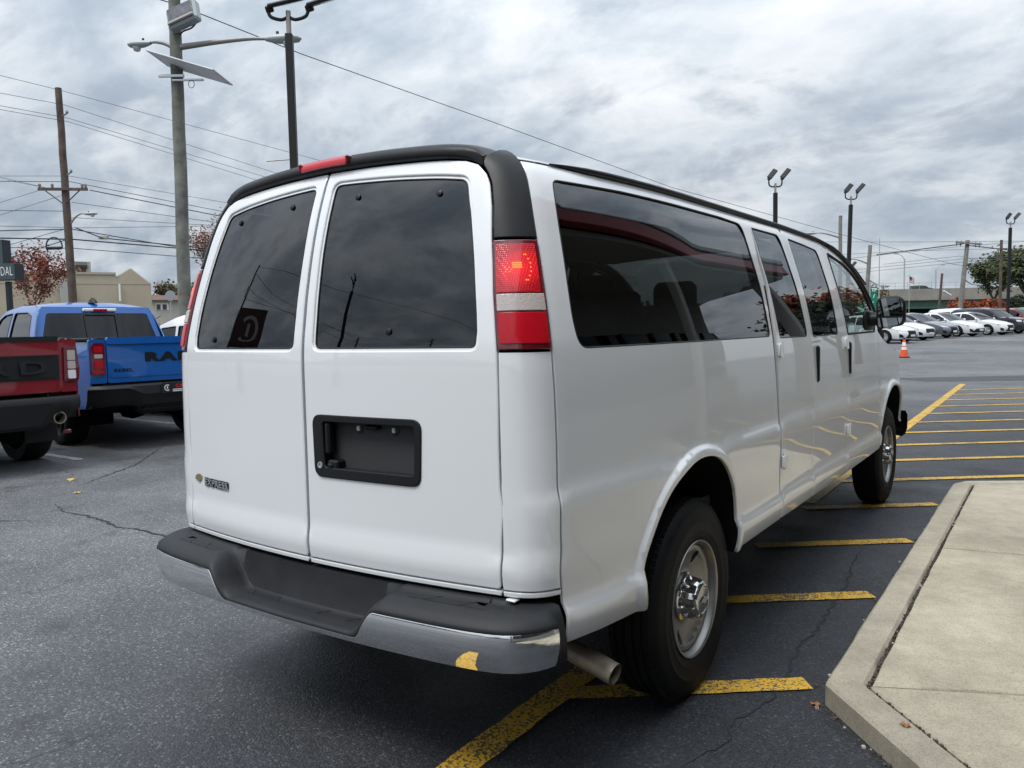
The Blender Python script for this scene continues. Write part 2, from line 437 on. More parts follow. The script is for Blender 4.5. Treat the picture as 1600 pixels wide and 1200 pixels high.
# ---------------------------------------------------------------- ground materials
def asphalt_mat():
    m = bpy.data.materials.new('asphalt'); m.use_nodes = True; nt = m.node_tree; b = nt.nodes['Principled BSDF']
    g = nt.nodes.new('ShaderNodeNewGeometry'); pos = g.outputs['Position']
    def noise(sc, det=5.0, rg=0.6, off=0.0):
        n = node(nt, 'ShaderNodeTexNoise', inp={'Scale': sc, 'Detail': det, 'Roughness': rg}); 
        mp = nt.nodes.new('ShaderNodeMapping'); mp.inputs['Location'].default_value = (off, off * .7, 0)
        link(nt, pos, mp.inputs[0]); link(nt, mp.outputs[0], n.inputs['Vector']); return n.outputs[0]
    sp = nt.nodes.new('ShaderNodeSeparateXYZ'); link(nt, pos, sp.inputs[0])
    # wide tonal drift: darker asphalt plus painted shade round van and kerb, older bleached coat to the left
    big = noise(0.35, 4.0); mid = noise(1.7, 6.0, 0.65, 3.1); stain = noise(0.9, 7.0, 0.7, 8.3)
    # ragged edge where the dark coat and painted shade meet the old surface
    wob = math_n(nt, 'MULTIPLY_ADD', noise(0.8, 5.0, 0.6, 5.5), 1.6, sp.outputs[0])
    seal = ramp(nt, [(0.0, 0.0), (1.0, 1.0)])
    link(nt, math_n(nt, 'MULTIPLY_ADD', wob, 0.30, 0.62, clamp=True), seal.inputs[0])
    near_y = math_n(nt, 'SUBTRACT', 1.0, math_n(nt, 'MULTIPLY_ADD', sp.outputs[1], 0.12, -1.0, clamp=True))
    seal_shade = math_n(nt, 'MULTIPLY', seal.outputs[0], near_y)
    base = mixc(nt, seal_shade, (0.132, 0.135, 0.140), (0.036, 0.039, 0.046))
    r1 = ramp(nt, [(0.3, 0.80), (0.7, 1.2)]); link(nt, big, r1.inputs[0]); base = mixc(nt, 1.0, base, r1.outputs[0], 'MULTIPLY')
    r2 = ramp(nt, [(0.3, 0.80), (0.7, 1.2)]); link(nt, mid, r2.inputs[0]); base = mixc(nt, 1.0, base, r2.outputs[0], 'MULTIPLY')
    r3 = ramp(nt, [(0.28, 0.62), (0.40, 1.0)]); link(nt, stain, r3.inputs[0]); base = mixc(nt, 1.0, base, r3.outputs[0], 'MULTIPLY')
    tone2 = ramp(nt, [(0.38, 0.74), (0.5, 1.0), (0.64, 1.22)]); link(nt, noise(0.22, 6.0, 0.62, 17.0), tone2.inputs[0]); base = mixc(nt, 1.0, base, tone2.outputs[0], 'MULTIPLY')
    spill = ramp(nt, [(0.62, 1.0), (0.70, 0.60)]); link(nt, noise(1.4, 3.0, 0.45, 23.0), spill.inputs[0]); base = mixc(nt, 1.0, base, spill.outputs[0], 'MULTIPLY')
    # aggregate: dark binder pits and pale stones
    v1 = node(nt, 'ShaderNodeTexVoronoi', inp={'Scale': 120.0}); link(nt, pos, v1.inputs['Vector'])
    hs = nt.nodes.new('ShaderNodeSeparateColor'); link(nt, v1.outputs['Color'], hs.inputs[0])
    tone = ramp(nt, [(0.0, 0.62), (0.55, 0.92), (0.82, 1.15), (0.93, 1.5), (1.0, 2.6)]); link(nt, hs.outputs[0], tone.inputs[0])
    base = mixc(nt, 1.0, base, tone.outputs[0], 'MULTIPLY')
    edge = ramp(nt, [(0.30, 1.0), (0.75, 0.62)]); link(nt, v1.outputs['Distance'], edge.inputs[0])
    base = mixc(nt, 0.8, base, edge.outputs[0], 'MULTIPLY')
    fine = node(nt, 'ShaderNodeTexNoise', inp={'Scale': 420.0, 'Detail': 3.0}); link(nt, pos, fine.inputs['Vector'])
    r4 = ramp(nt, [(0.35, 0.75), (0.65, 1.25)]); link(nt, fine.outputs[0], r4.inputs[0]); base = mixc(nt, 1.0, base, r4.outputs[0], 'MULTIPLY')
    # hair cracks
    v2 = node(nt, 'ShaderNodeTexVoronoi', feature='DISTANCE_TO_EDGE', inp={'Scale': 0.55}); 
    wv = nt.nodes.new('ShaderNodeVectorMath'); wv.operation = 'MULTIPLY_ADD'
    nw = node(nt, 'ShaderNodeTexNoise', inp={'Scale': 2.2, 'Detail': 6.0}); link(nt, pos, nw.inputs['Vector'])
    link(nt, nw.outputs['Color'], wv.inputs[0]); wv.inputs[1].default_value = (0.9, 0.9, 0); link(nt, pos, wv.inputs[2])
    link(nt, wv.outputs[0], v2.inputs['Vector'])
    ck = ramp(nt, [(0.0, 0.35), (0.006, 1.0)]); link(nt, v2.outputs['Distance'], ck.inputs[0])
    msk = ramp(nt, [(0.5, 0.0), (0.58, 0.8)]); link(nt, noise(0.6, 3.0, 0.5, 1.9), msk.inputs[0])
    base = mixc(nt, msk.outputs[0], base, mixc(nt, 1.0, base, ck.outputs[0], 'MULTIPLY'))
    link(nt, base, b.inputs['Base Color'])
    rr = ramp(nt, [(0.3, 0.50), (0.7, 0.78)]); link(nt, mid, rr.inputs[0]); link(nt, rr.outputs[0], b.inputs['Roughness'])
    b.inputs['Specular IOR Level'].default_value = 0.45
    bp = node(nt, 'ShaderNodeBump', inp={'Strength': 0.55, 'Distance': 0.006})
    hh = math_n(nt, 'SUBTRACT', math_n(nt, 'MULTIPLY', hs.outputs[0], 0.7), math_n(nt, 'MULTIPLY', v1.outputs['Distance'], 0.9))
    link(nt, hh, bp.inputs['Height']); link(nt, bp.outputs[0], b.inputs['Normal'])
    MATS['asphalt'] = m; return m
def paint_line_mat(name, color, wear=0.35):
    m = bpy.data.materials.new(name); m.use_nodes = True; nt = m.node_tree; b = nt.nodes['Principled BSDF']
    g = nt.nodes.new('ShaderNodeNewGeometry'); pos = g.outputs['Position']
    n = node(nt, 'ShaderNodeTexNoise', inp={'Scale': 60.0, 'Detail': 6.0, 'Roughness': 0.75}); link(nt, pos, n.inputs['Vector'])
    n2 = node(nt, 'ShaderNodeTexNoise', inp={'Scale': 3.5, 'Detail': 4.0}); link(nt, pos, n2.inputs['Vector'])
    v = node(nt, 'ShaderNodeTexVoronoi', inp={'Scale': 95.0}); link(nt, pos, v.inputs['Vector'])
    s = math_n(nt, 'MULTIPLY_ADD', n2.outputs[0], 0.55, n.outputs[0]); s = math_n(nt, 'MULTIPLY_ADD', v.outputs['Distance'], 0.35, s)
    f = ramp(nt, [(1.02 - wear * 0.2, 0.0), (1.18 - wear * 0.2, 1.0)]); link(nt, s, f.inputs[0])
    dirt = ramp(nt, [(0.3, 0.72), (0.7, 1.1)]); link(nt, n2.outputs[0], dirt.inputs[0])
    pc = mixc(nt, 1.0, color, dirt.outputs[0], 'MULTIPLY')
    link(nt, mixc(nt, math_n(nt, 'MULTIPLY', f.outputs[0], 0.9), pc, (0.05, 0.05, 0.05)), b.inputs['Base Color'])
    b.inputs['Roughness'].default_value = 0.62
    bp = node(nt, 'ShaderNodeBump', inp={'Strength': 0.4, 'Distance': 0.004})
    link(nt, v.outputs['Distance'], bp.inputs['Height']); link(nt, bp.outputs[0], b.inputs['Normal'])
    MATS[name] = m; return m
def concrete_mat(name, color, spot=0.3):
    m = bpy.data.materials.new(name); m.use_nodes = True; nt = m.node_tree; b = nt.nodes['Principled BSDF']
    g = nt.nodes.new('ShaderNodeNewGeometry'); pos = g.outputs['Position']
    def noise(sc, det, rg=0.6):
        n = node(nt, 'ShaderNodeTexNoise', inp={'Scale': sc, 'Detail': det, 'Roughness': rg}); link(nt, pos, n.inputs['Vector']); return n.outputs[0]
    oi = nt.nodes.new('ShaderNodeObjectInfo')
    c = color
    r0 = ramp(nt, [(0.0, 0.90), (1.0, 1.08)]); link(nt, oi.outputs['Random'], r0.inputs[0]); c = mixc(nt, 1.0, c, r0.outputs[0], 'MULTIPLY')
    r1 = ramp(nt, [(0.32, 1 - spot), (0.62, 1.08)]); link(nt, noise(1.3, 7, 0.65), r1.inputs[0]); c = mixc(nt, 1.0, c, r1.outputs[0], 'MULTIPLY')
    r2 = ramp(nt, [(0.3, 0.86), (0.7, 1.12)]); link(nt, noise(9.0, 7, 0.7), r2.inputs[0]); c = mixc(nt, 1.0, c, r2.outputs[0], 'MULTIPLY')
    r3 = ramp(nt, [(0.36, 0.68), (0.48, 1.0), (0.70, 1.12)]); link(nt, noise(170.0, 3, 0.7), r3.inputs[0]); c = mixc(nt, 1.0, c, r3.outputs[0], 'MULTIPLY')
    link(nt, c, b.inputs['Base Color']); b.inputs['Roughness'].default_value = 0.88
    bp = node(nt, 'ShaderNodeBump', inp={'Strength': 0.35, 'Distance': 0.004}); link(nt, noise(150.0, 5, 0.7), bp.inputs['Height']); link(nt, bp.outputs[0], b.inputs['Normal'])
    MATS[name] = m; return m
asphalt_mat()
paint_line_mat('yellow_paint', (0.72, 0.42, 0.035), 0.14)
paint_line_mat('white_line_paint', (0.62, 0.62, 0.60), 0.75)
concrete_mat('concrete', (0.455, 0.405, 0.31), 0.3)
concrete_mat('curb_concrete', (0.405, 0.365, 0.285), 0.36)
mat('crack_black', (0.018, 0.018, 0.019), 0.9)
mat('patch_asphalt', (0.045, 0.046, 0.05), 0.75, vary=0.3, vscale=5, bump=0.5, bscale=120)
mat('pebble_dark', (0.07, 0.06, 0.05), 0.9, vary=0.5, vscale=40)
mat('pebble_pale', (0.45, 0.42, 0.37), 0.85)
mat('dry_leaf', (0.30, 0.12, 0.045), 0.8)
mat('pale_leaf', (0.52, 0.33, 0.10), 0.8)

def sheet(name, poly, z, m, parent=None, kind=None):
    me = bpy.data.meshes.new(name); n = len(poly)
    me.from_pydata([(x, y, z) for x, y in poly], [], [tuple(range(n)) if area2(poly) > 0 else tuple(reversed(range(n)))])
    o = link_mesh(name, me, m, parent)
    if kind: o['kind'] = kind
    return o

# ---------------------------------------------------------------- parking lot, hatching, kerb island
def gz(y): return float(np.interp(y, [24, 30, 36, 42, 48, 54], [0, .06, .18, .31, .41, .45]))   # the lot climbs gently towards the far rows
mb = MB(); mb.grid([[(x, y, gz(y)) for x in (1500, -1500)] for y in (-1500, 24, 27, 30, 33, 36, 39, 42, 45, 48, 51, 54, 1500)])
lot = mb.build('parking_lot', MATS['asphalt'], None, smooth=180); lot['kind'] = 'structure'
lot['label'] = 'dark grey weathered asphalt parking lot'
def strip(name, a, b, w, z, m, parent, cut=None):
    a, b = np.array(a), np.array(b); d = (b - a) / np.linalg.norm(b - a); n = np.array([-d[1], d[0]]) * w / 2
    L = np.linalg.norm(b - a); k = max(2, int(L / 0.06)); rng = random.Random(hash((round(a[0], 2), round(b[1], 2))) & 255)
    left = [a + (b - a) * i / k + n * (1 + rng.uniform(-.07, .07)) for i in range(k + 1)]
    right = [a + (b - a) * i / k - n * (1 + rng.uniform(-.07, .07)) for i in range(k + 1)]
    mb = MB(); mb.grid([[(*p, z) for p in right], [(*p, z) for p in left]])
    return mb.build(name, m, parent, smooth=0)
strip('yellow_line', (0.53, -1.9), (0.4975, 0.02), 0.125, 0.004, MATS['yellow_paint'], lot)
strip('yellow_line', (0.435, 3.6), (0.20, 17.35), 0.125, 0.004, MATS['yellow_paint'], lot)
sdir = np.array([0.79, 0.61])
for k in range(14):
    y = 0.345 + 1.235 * k
    p = np.array([1.33, y])
    x0 = 0.54 - 0.0175 * (y)
    t0 = (x0 - p[0]) / sdir[0]
    t1 = 0.0 if k < 4 else (4.4 if k > 4 else 3.2)
    if k >= 4: pass
    strip('yellow_stripe', p + sdir * t0, p + sdir * (t1 - (0.04 if k < 4 else 0)), 0.105, 0.0065, MATS['yellow_paint'], lot)
# white stall marks by the pickups
for y in (-0.95, 1.78, 4.52, 7.26):
    strip('stall_line', (-7.35, y), (-12.6, y), 0.10, 0.004, MATS['white_line_paint'], lot)
# patched strip far off and a darker trench patch
sheet('asphalt_patch', [(-1.6, 18.9), (5.0, 23.5), (5.2, 21.0), (-0.6, 17.9)], 0.003, MATS['patch_asphalt'], lot)
def crack(pts, w, name='crack'):
    rng = random.Random(len(pts) * 31 + int(pts[0][0] * 10))
    P = []
    pts = [np.array(p, float) for p in pts]
    for a, b in zip(pts, pts[1:]):
        k = max(2, int(np.linalg.norm(b - a) / 0.035))
        for i in range(k):
            P.append(a + (b - a) * i / k + np.array([rng.uniform(-.012, .012), rng.uniform(-.012, .012)]))
    P.append(pts[-1]); L, Rr = [], []
    for i, p in enumerate(P):
        d = P[min(i + 1, len(P) - 1)] - P[max(i - 1, 0)]; d /= max(np.linalg.norm(d), 1e-6); n = np.array([-d[1], d[0]])
        ww = w * rng.uniform(0.25, 1.2) * min(1, 4 * (i + 1) / len(P), 4 * (len(P) - i) / len(P))
        L.append((*(p + n * ww), 0.003)); Rr.append((*(p - n * ww), 0.003))
    mb = MB(); mb.grid([Rr, L]); return mb.build(name, MATS['crack_black'], lot, smooth=0)
crack([(-6.2, -.45), (-5.3, -.28), (-4.75, -.14), (-4.54, .05)], 0.010)
crack([(-5.1, .42), (-4.64, .29), (-4.38, .32), (-4.0, .30), (-3.74, .24), (-3.51, .29), (-3.15, .29), (-2.6, .42), (-1.9, .36)], 0.013)
crack([(-7.5, 2.9), (-6.4, 1.9), (-5.9, 1.2), (-5.7, .95)], 0.014)
crack([(1.08, 2.49), (1.09, 2.09), (1.15, 1.7), (1.16, 1.3), (1.19, .92), (1.17, .71), (1.22, .14), (1.15, -.14), (1.19, -.27), (1.05, -.7)], 0.0085)
for q in range(0):
    rng = random.Random(q); y0 = -.5 + q * .55; crack([(1.2, y0), (1.1 + rng.uniform(-.05, .05), y0 + .12), (1.02 + rng.uniform(-.06, .06), y0 + .1)], 0.006)
crack([(-2.9, -1.9), (-2.75, -1.72), (-2.5, -1.66), (-2.3, -1.55)], 0.008)
crack([(-1.9, -2.2), (-1.5, -2.05), (-1.1, -2.06)], 0.004)

# kerb island: kerb stones and slabs, each a piece of its own with open joints
walk = empty('sidewalk'); tag(walk, 'beige concrete sidewalk with kerb beside the van', kind='structure')
HC = 0.09
def slab(name, poly, m, z1=HC, bev=0.012, z0=-0.05):
    p = resample(poly, 0.12); q = offset_poly(p, bev); n = len(p)
    if area2(p) < 0: p = p[::-1]; q = q[::-1]
    rng = random.Random(int(abs(poly[0][0] * 70 + poly[0][1] * 31)))
    jit = [rng.uniform(-.0025, .0025) for _ in p]
    vs = [(*a, z0) for a in p] + [(a[0] + j, a[1] - j, z1 - bev) for a, j in zip(p, jit)] + [(*a, z1) for a in q]
    fs = [(i, (i + 1) % n, n + (i + 1) % n, n + i) for i in range(n)] + [(n + i, n + (i + 1) % n, 2 * n + (i + 1) % n, 2 * n + i) for i in range(n)] + [tuple(range(2 * n, 3 * n))]
    mb = MB(); mb.add(vs, fs); return mb.build(name, m, walk, smooth=40)
g = 0.009; J = 0.016          # half joint widths
A0 = np.array([1.395, 0.185]); DD = np.array([0.665, -0.747]); 
def cx(y): return 1.395 - 0.008 * (y - .2)      # outer kerb face
kw = 0.135
# straight kerb stones
ys = [0.25, 2.42, 4.55]
for ya, yb in zip(ys, ys[1:]):
    slab('kerb_stone', [(cx(ya), ya - (0.06 if ya > .3 else 0.05)), (cx(ya) + kw, ya + (0.0 if ya > .3 else -.015)), (cx(yb) + kw, yb - 2 * g), (cx(yb), yb - .06 - 2 * g)], MATS['curb_concrete'])
# diagonal kerb stones towards the camera
def dg(t, o=0.0): return tuple(A0 + DD * t + np.array([0.747, 0.665]) * o)
slab('kerb_stone', [(1.395, .190), dg(0.012), dg(1.15 - g), dg(1.15 - g, kw), dg(0.05, kw)], MATS['curb_concrete'])
slab('kerb_stone', [dg(1.15 + g), dg(3.2), dg(3.2, kw), dg(1.15 + g, kw)], MATS['curb_concrete'])
# slabs behind the joint
def sx(y): return cx(y) + kw + J
def j1(x): return .242 + .46 * (x - 1.534)
def j2(x): return 2.389 + .18 * (x - 1.53)
def j3(x): return 4.56 + .60 * (x - 1.50)
SZ = HC - .004
xa = 1.545
for lo_, hi_ in ((j1, j2), (j2, j3)):
    for x0_, x1_ in ((None, 3.25 - g), (3.25 + g, 5.0 - g), (5.0 + g, 6.6 - g)):
        ya = lo_(1.54); yb = hi_(1.54); xl0 = sx(ya) if x0_ is None else x0_; xl1 = sx(yb) if x0_ is None else x0_
        slab('sidewalk_slab', [(xl0, lo_(xl0) + g), (x1_, lo_(x1_) + g), (x1_, hi_(x1_) - g), (xl1, hi_(xl1) - g)], MATS['concrete'], z1=SZ, bev=.006)
oo = kw + J * .55
slab('sidewalk_slab', [dg(-.045 + .10, oo), dg(1.5, oo), (3.25 - g, -.62), (3.25 - g, j1(3.25) - g), (1.60, j1(1.60) - g)], MATS['concrete'], z1=SZ, bev=.006)
slab('sidewalk_slab', [dg(1.5 + g * 2, oo), dg(3.2, oo), (3.25 - g, -2.0), (3.25 - g, -.62 - g * 2)], MATS['concrete'], z1=SZ, bev=.006)
slab('sidewalk_slab', [(3.25 + g, -4.0), (6.6 - g, -4.0), (6.6 - g, j1(6.6) - g), (3.25 + g, j1(3.25) - g)], MATS['concrete'], z1=SZ, bev=.006)
# end kerb of the island, running off to the right
slab('kerb_stone', [(cx(4.6), 4.50), (1.50, 4.57), (6.6, j3(6.6) + g), (6.6, j3(6.6) + .15), (1.43, 4.68)], MATS['curb_concrete'])
# grit lying in the open joint, too small to count
mb = MB(); mbp = MB(); rng = random.Random(5)
for i in range(520):
    if i < 330: y = rng.uniform(.24, 4.5); x = cx(y) + kw + J / 2 + rng.uniform(-.006, .006)
    else: t = rng.uniform(.05, 2.2); x, y = dg(t, kw + J * .4 + rng.uniform(-.004, .004))
    s_ = rng.uniform(.003, .0075); (mbp if rng.random() < .06 else mb).box((x, y, HC - .012 + rng.uniform(-.004, .004)), (s_ * 1.4, s_ * 1.8, s_), rz=rng.uniform(0, 3))
for i in range(260):
    t = rng.random()
    if i < 170: y = rng.uniform(.3, 4.4); x = cx(y) - abs(rng.gauss(0, .018)) - .004
    else: x, y = dg(rng.uniform(0, 2.0), -abs(rng.gauss(0, .02)) - .004)
    s_ = rng.uniform(.003, .009); (mbp if rng.random() < .25 else mb).box((x, y, s_ * .4), (s_ * 1.4, s_ * 1.8, s_), rz=rng.uniform(0, 3))
o = mb.build('joint_grit', MATS['pebble_dark'], walk, smooth=0); o['kind'] = 'stuff'
o = mbp.build('joint_pebbles', MATS['pebble_pale'], walk, smooth=0); o['kind'] = 'stuff'
# fallen leaves
def leaf(x, y, z, s_, m, label):
    rng = random.Random(int(x * 100 + y * 37)); a = rng.uniform(0, 6.28); mb = MB()
    mb.M = Matrix.Translation((x, y, z + .006)) @ Matrix.Rotation(a, 4, 'Z') @ Matrix.Rotation(rng.uniform(-.3, .3), 4, 'X')
    pts = [(0, -1), (.35, -.55), (.75, -.5), (.55, -.05), (.8, .35), (.35, .4), (0, 1), (-.35, .4), (-.8, .35), (-.55, -.05), (-.75, -.5), (-.35, -.55)]
    mb.add([(px_ * s_, py_ * s_, .004 * ((i * 7) % 3)) for i, (px_, py_) in enumerate(pts)] + [(0, 0, .003)], [(i, (i + 1) % 12, 12) for i in range(12)])
    return tag(mb.build('fallen_leaf', m, None, smooth=0), label, 'leaf', 'fallen leaves on the lot')
leaf(1.372, .15, 0.0, .024, MATS['dry_leaf'], 'brown fallen leaf against the foot of the kerb corner')
leaf(1.70, -.02, HC - .004, .02, MATS['dry_leaf'], 'brown fallen leaf in the diagonal joint of the kerb')
leaf(-6.1, 1.05, 0.0, .045, MATS['pale_leaf'], 'yellow fallen leaf on asphalt nearer the red pickup')
leaf(-5.35, .75, 0.0, .04, MATS['pale_leaf'], 'yellow fallen leaf on asphalt midway between red pickup and long crack')
# ---------------------------------------------------------------- vehicle materials
mat('white_paint', (0.80, 0.815, 0.83), 0.3, coat=1.0, coat_rough=0.012, coat_ior=1.75, rvary=0.04, vscale=3)
mat('chrome', (0.88, 0.89, 0.90), 0.04, metal=1.0, rvary=0.02, vscale=40)
mat('hub_chrome', (0.55, 0.555, 0.56), 0.13, metal=1.0, rvary=0.05, vscale=30)
mat('black_trim', (0.010, 0.0105, 0.012), 0.42, spec=0.3, rvary=0.06, vscale=12, bump=0.05, bscale=300)
mat('step_plastic', (0.015, 0.016, 0.0185), 0.56, spec=0.35, rvary=0.1, vscale=9, vary=0.25, bump=0.12, bscale=260)
mat('rubber_seal', (0.012, 0.012, 0.013), 0.55)
mat('tyre_rubber', (0.0085, 0.0087, 0.0095), 0.6, rvary=0.08, vscale=14, vary=0.3, bump=0.06, bscale=120, spec=0.2)
mat('steel_wheel', (0.30, 0.295, 0.285), 0.36, metal=0.7, rvary=0.06, vscale=14, vary=0.08)
mat('underbody', (0.010, 0.010, 0.010), 0.9, spec=0.06)
mat('interior_dark', (0.035, 0.036, 0.038), 0.75)
mat('interior_grey', (0.10, 0.10, 0.105), 0.85)
mat('rust_steel', (0.30, 0.26, 0.20), 0.5, metal=0.5, vary=0.35, vscale=14)
mat('red_lens', (0.46, 0.004, 0.014), 0.22, coat=0.35, spec=0.3)
mat('red_lens_lit', (0.65, 0.01, 0.012), 0.12, coat=1.0, emit=(1.0, 0.02, 0.012), estr=0.55)
mat('lamp_filament', (0.9, 0.2, 0.05), 0.3, emit=(1.0, 0.16, 0.02), estr=0.9)
mat('dark_red_lens', (0.13, 0.004, 0.012), 0.15, coat=1.0)
mat('clear_lens', (0.50, 0.43, 0.41), 0.16, coat=1.0, bump=0.2, bscale=160)
mat('badge_gold', (0.42, 0.36, 0.22), 0.3, metal=0.8)
mat('badge_grey', (0.45, 0.46, 0.48), 0.35, metal=0.5)
mat('badge_black', (0.02, 0.02, 0.022), 0.4)
mat('clip_white', (0.75, 0.75, 0.72), 0.5)
mat('mirror_glass', (0.38, 0.41, 0.42), 0.01, metal=1.0)
mat('headlamp', (0.55, 0.57, 0.6), 0.12, coat=1.0, metal=0.3)
mat('amber_lens', (0.6, 0.18, 0.02), 0.15, coat=1.0)
def lens_mat():
    """red ribbed lens with a bulb burning behind it"""
    m = mat('brake_lens', (0.50, 0.006, 0.014), 0.12, coat=1.0); nt = m.node_tree; b = nt.nodes['Principled BSDF']
    g_ = nt.nodes.new('ShaderNodeNewGeometry'); sp = nt.nodes.new('ShaderNodeSeparateXYZ'); link(nt, g_.outputs['Position'], sp.inputs[0])
    dx = math_n(nt, 'SUBTRACT', math_n(nt, 'ABSOLUTE', sp.outputs[0]), .808); dz = math_n(nt, 'SUBTRACT', sp.outputs[2], 1.607)
    d2 = math_n(nt, 'ADD', math_n(nt, 'MULTIPLY', dx, dx), math_n(nt, 'MULTIPLY', dz, dz)); d = math_n(nt, 'SQRT', d2)
    rp = ramp(nt, [(0.0, 1.0), (0.25, 0.55), (0.62, 0.30), (0.72, 0.06), (1.0, 0.0)]); link(nt, math_n(nt, 'MULTIPLY', d, 1 / .078), rp.inputs[0])
    rib = node(nt, 'ShaderNodeTexVoronoi', inp={'Scale': 170.0, 'Randomness': 0.0}); link(nt, g_.outputs['Position'], rib.inputs['Vector'])
    fac = ramp(nt, [(0.2, 1.25), (0.7, 0.5)]); link(nt, rib.outputs['Distance'], fac.inputs[0])
    b.inputs['Emission Color'].default_value = (1.0, 0.012, 0.018, 1)
    link(nt, math_n(nt, 'MULTIPLY', math_n(nt, 'MULTIPLY', rp.outputs[0], 0.62), fac.outputs[0]), b.inputs['Emission Strength'])
    bp = node(nt, 'ShaderNodeBump', inp={'Strength': 0.5, 'Distance': 0.002}); link(nt, rib.outputs['Distance'], bp.inputs['Height']); link(nt, bp.outputs[0], b.inputs['Normal'])
lens_mat()
glass('privacy_glass', (0.085, 0.09, 0.095), 1.72)
glass('clear_glass', (0.62, 0.70, 0.67), 1.55)

# ---------------------------------------------------------------- the van body surface
Wz = pchip([.40, .47, .50, .54, .575, .590, .602, .612, .63, .66, .75, .85, .91, .928, .945, .965, 1.0, 1.1, 1.25, 1.37, 1.45, 1.6, 1.75, 1.85, 1.90, 1.94, 1.965, 1.98, 1.99, 2.0],
           [.94, .980, .992, 1.001, 1.0035, 1.002, .997, .9905, .9885, .9895, .9945, .999, 1.0015, 1.000, .9955, .9915, .990, .987, .981, .972, .959, .927, .887, .858, .840, .816, .792, .768, .742, .70])
Yz = pchip([.40, .62, .66, .725, .742, .765, .785, .85, 1.30, 1.37, 1.5, 1.65, 1.8, 1.9, 1.95, 2.0], [-.98, -.997, -1.001, -1.008, -1.0065, -1.002, -1.0, -1., -1., -.998, -.978, -.942, -.897, -.862, -.842, -.815])
Bz = pchip([.4, 1.37, 1.85, 2.0], [.06, .06, .08, .082])
T0, TC, CX, CY, TR, TL = .85, .2, .115, .125, .075, 1.0
ARCH_R = [(-.445, .478), (-.478, .60), (-.41, .738), (-.30, .852), (-.15, .920), (0, .938), (.14, .908), (.272, .81), (.345, .67), (.362, .478)]
ARCH_F = [(3.445, .52), (3.475, .68), (3.57, .81), (3.72, .905), (3.92, .935), (4.12, .905), (4.28, .81), (4.38, .68), (4.42, .6)]
def smooth_open(pts, n=6):
    P = [np.array(p, float) for p in pts]; out = []
    for i in range(len(P) - 1):
        p0, p1, p2, p3 = P[max(i - 1, 0)], P[i], P[i + 1], P[min(i + 2, len(P) - 1)]
        for k in range(n):
            t = k / n
            out.append(tuple(.5 * ((2 * p1) + (-p0 + p2) * t + (2 * p0 - 5 * p1 + 4 * p2 - p3) * t * t + (-p0 + 3 * p1 - 3 * p2 + p3) * t ** 3)))
    out.append(tuple(P[-1])); return out
ARCH_R, ARCH_F = smooth_open(ARCH_R), smooth_open(ARCH_F)
def van_plan(z):
    w = Wz(z) - TR; y0 = Yz(z); bw = Bz(z); xc = w - CX; yc = y0 + bw * ((xc / .75) ** 2 - 1); slp = 2 * bw * xc / .5625
    return w, y0, bw, xc, yc, slp
def van_bez(q, w, xc, yc, slp):
    y3 = yc + CY
    x = (1 - q) ** 3 * xc + 3 * (1 - q) ** 2 * q * (xc + .065) + 3 * (1 - q) * q * q * (w - .065 * 2 * TR / TL) + q ** 3 * w
    y = (1 - q) ** 3 * yc + 3 * (1 - q) ** 2 * q * (yc + .065 * slp) + 3 * (1 - q) * q * q * (y3 - .065) + q ** 3 * y3
    return x, y
def arch_d(y, z, arch):
    P = np.stack([y, z], -1); best = np.full(P.shape[:-1], 1e9)
    for a, b in zip(arch, arch[1:]):
        a, b = np.array(a), np.array(b); ab = b - a
        t = np.clip(((P - a) @ ab) / (ab @ ab), 0, 1)
        best = np.minimum(best, np.linalg.norm(P - (a + t[..., None] * ab), axis=-1))
    return best
def arch_n(arch, y, z):
    P = np.array(arch); i = int(np.argmin(np.hypot(P[:, 0] - y, P[:, 1] - z))); d = P[min(i + 1, len(P) - 1)] - P[max(i - 1, 0)]; d /= np.linalg.norm(d); return np.array([-d[1], d[0]])
def van_S(t, z):
    t = np.asarray(t, float); z = np.asarray(z, float); w, y0, bw, xc, yc, slp = van_plan(z)
    xr = t / T0 * xc; yr = y0 + bw * ((xr / .75) ** 2 - 1)
    q = np.clip((t - T0) / TC, 0, 1); xb, yb = van_bez(q, w, xc, yc, slp)
    ys = yc + CY + (t - T0 - TC); v = np.clip((t - T0 - TC) / TL, 0, 1); ws = w + TR * (1 - (1 - v) ** 2)
    ws = ws - .30 * np.clip((ys - 4.15) / .75, 0, 2) ** 2.2
    # rolled lips of the wheel arches
    lip = np.zeros_like(ws)
    for arch, c in ((ARCH_R, -.05), (ARCH_F, 3.93)):
        near = np.abs(ys - c) < .75
        if np.any(near & (z < 1.1)):
            d = arch_d(ys, z, arch); lip = lip + np.where(near, .018 * (1 - sm(.024, .047, d)) * (1 - .18 * np.clip(1 - d / .02, 0, 1) ** 2), 0) * (sm(3.434, 3.475, ys) if c > 1 else 1.0)
    ws = ws + lip
    x = np.where(t < T0, xr, np.where(t < T0 + TC, xb, ws)); y = np.where(t < T0, yr, np.where(t < T0 + TC, yb, ys))
    return np.stack([x, y, z], -1)
def van_SL(t, z): return van_S(t, z) * np.array([-1.0, 1, 1])
def van_hint(P): return (P - np.array([0, 1.9, 1.25])) / np.array([1, 4.0, 1.2])
_q = np.linspace(0, 1, 60)
def sideT(y, z):
    w, y0, bw, xc, yc, slp = van_plan(z)
    if y >= yc + CY: return float(T0 + TC + (y - yc - CY))
    xb, yb = van_bez(_q, w, xc, yc, slp)
    return float(T0 + TC * np.interp(y, yb, _q))
def rearT(x, z): return float(x * T0 / van_plan(z)[3])
_sq = pchip([.5, .66, .9, 1.1, 1.37, 1.67, 1.85, 1.95, 2.0], [.90, .89, .82, .85, .87, .81, .765, .74, .72])
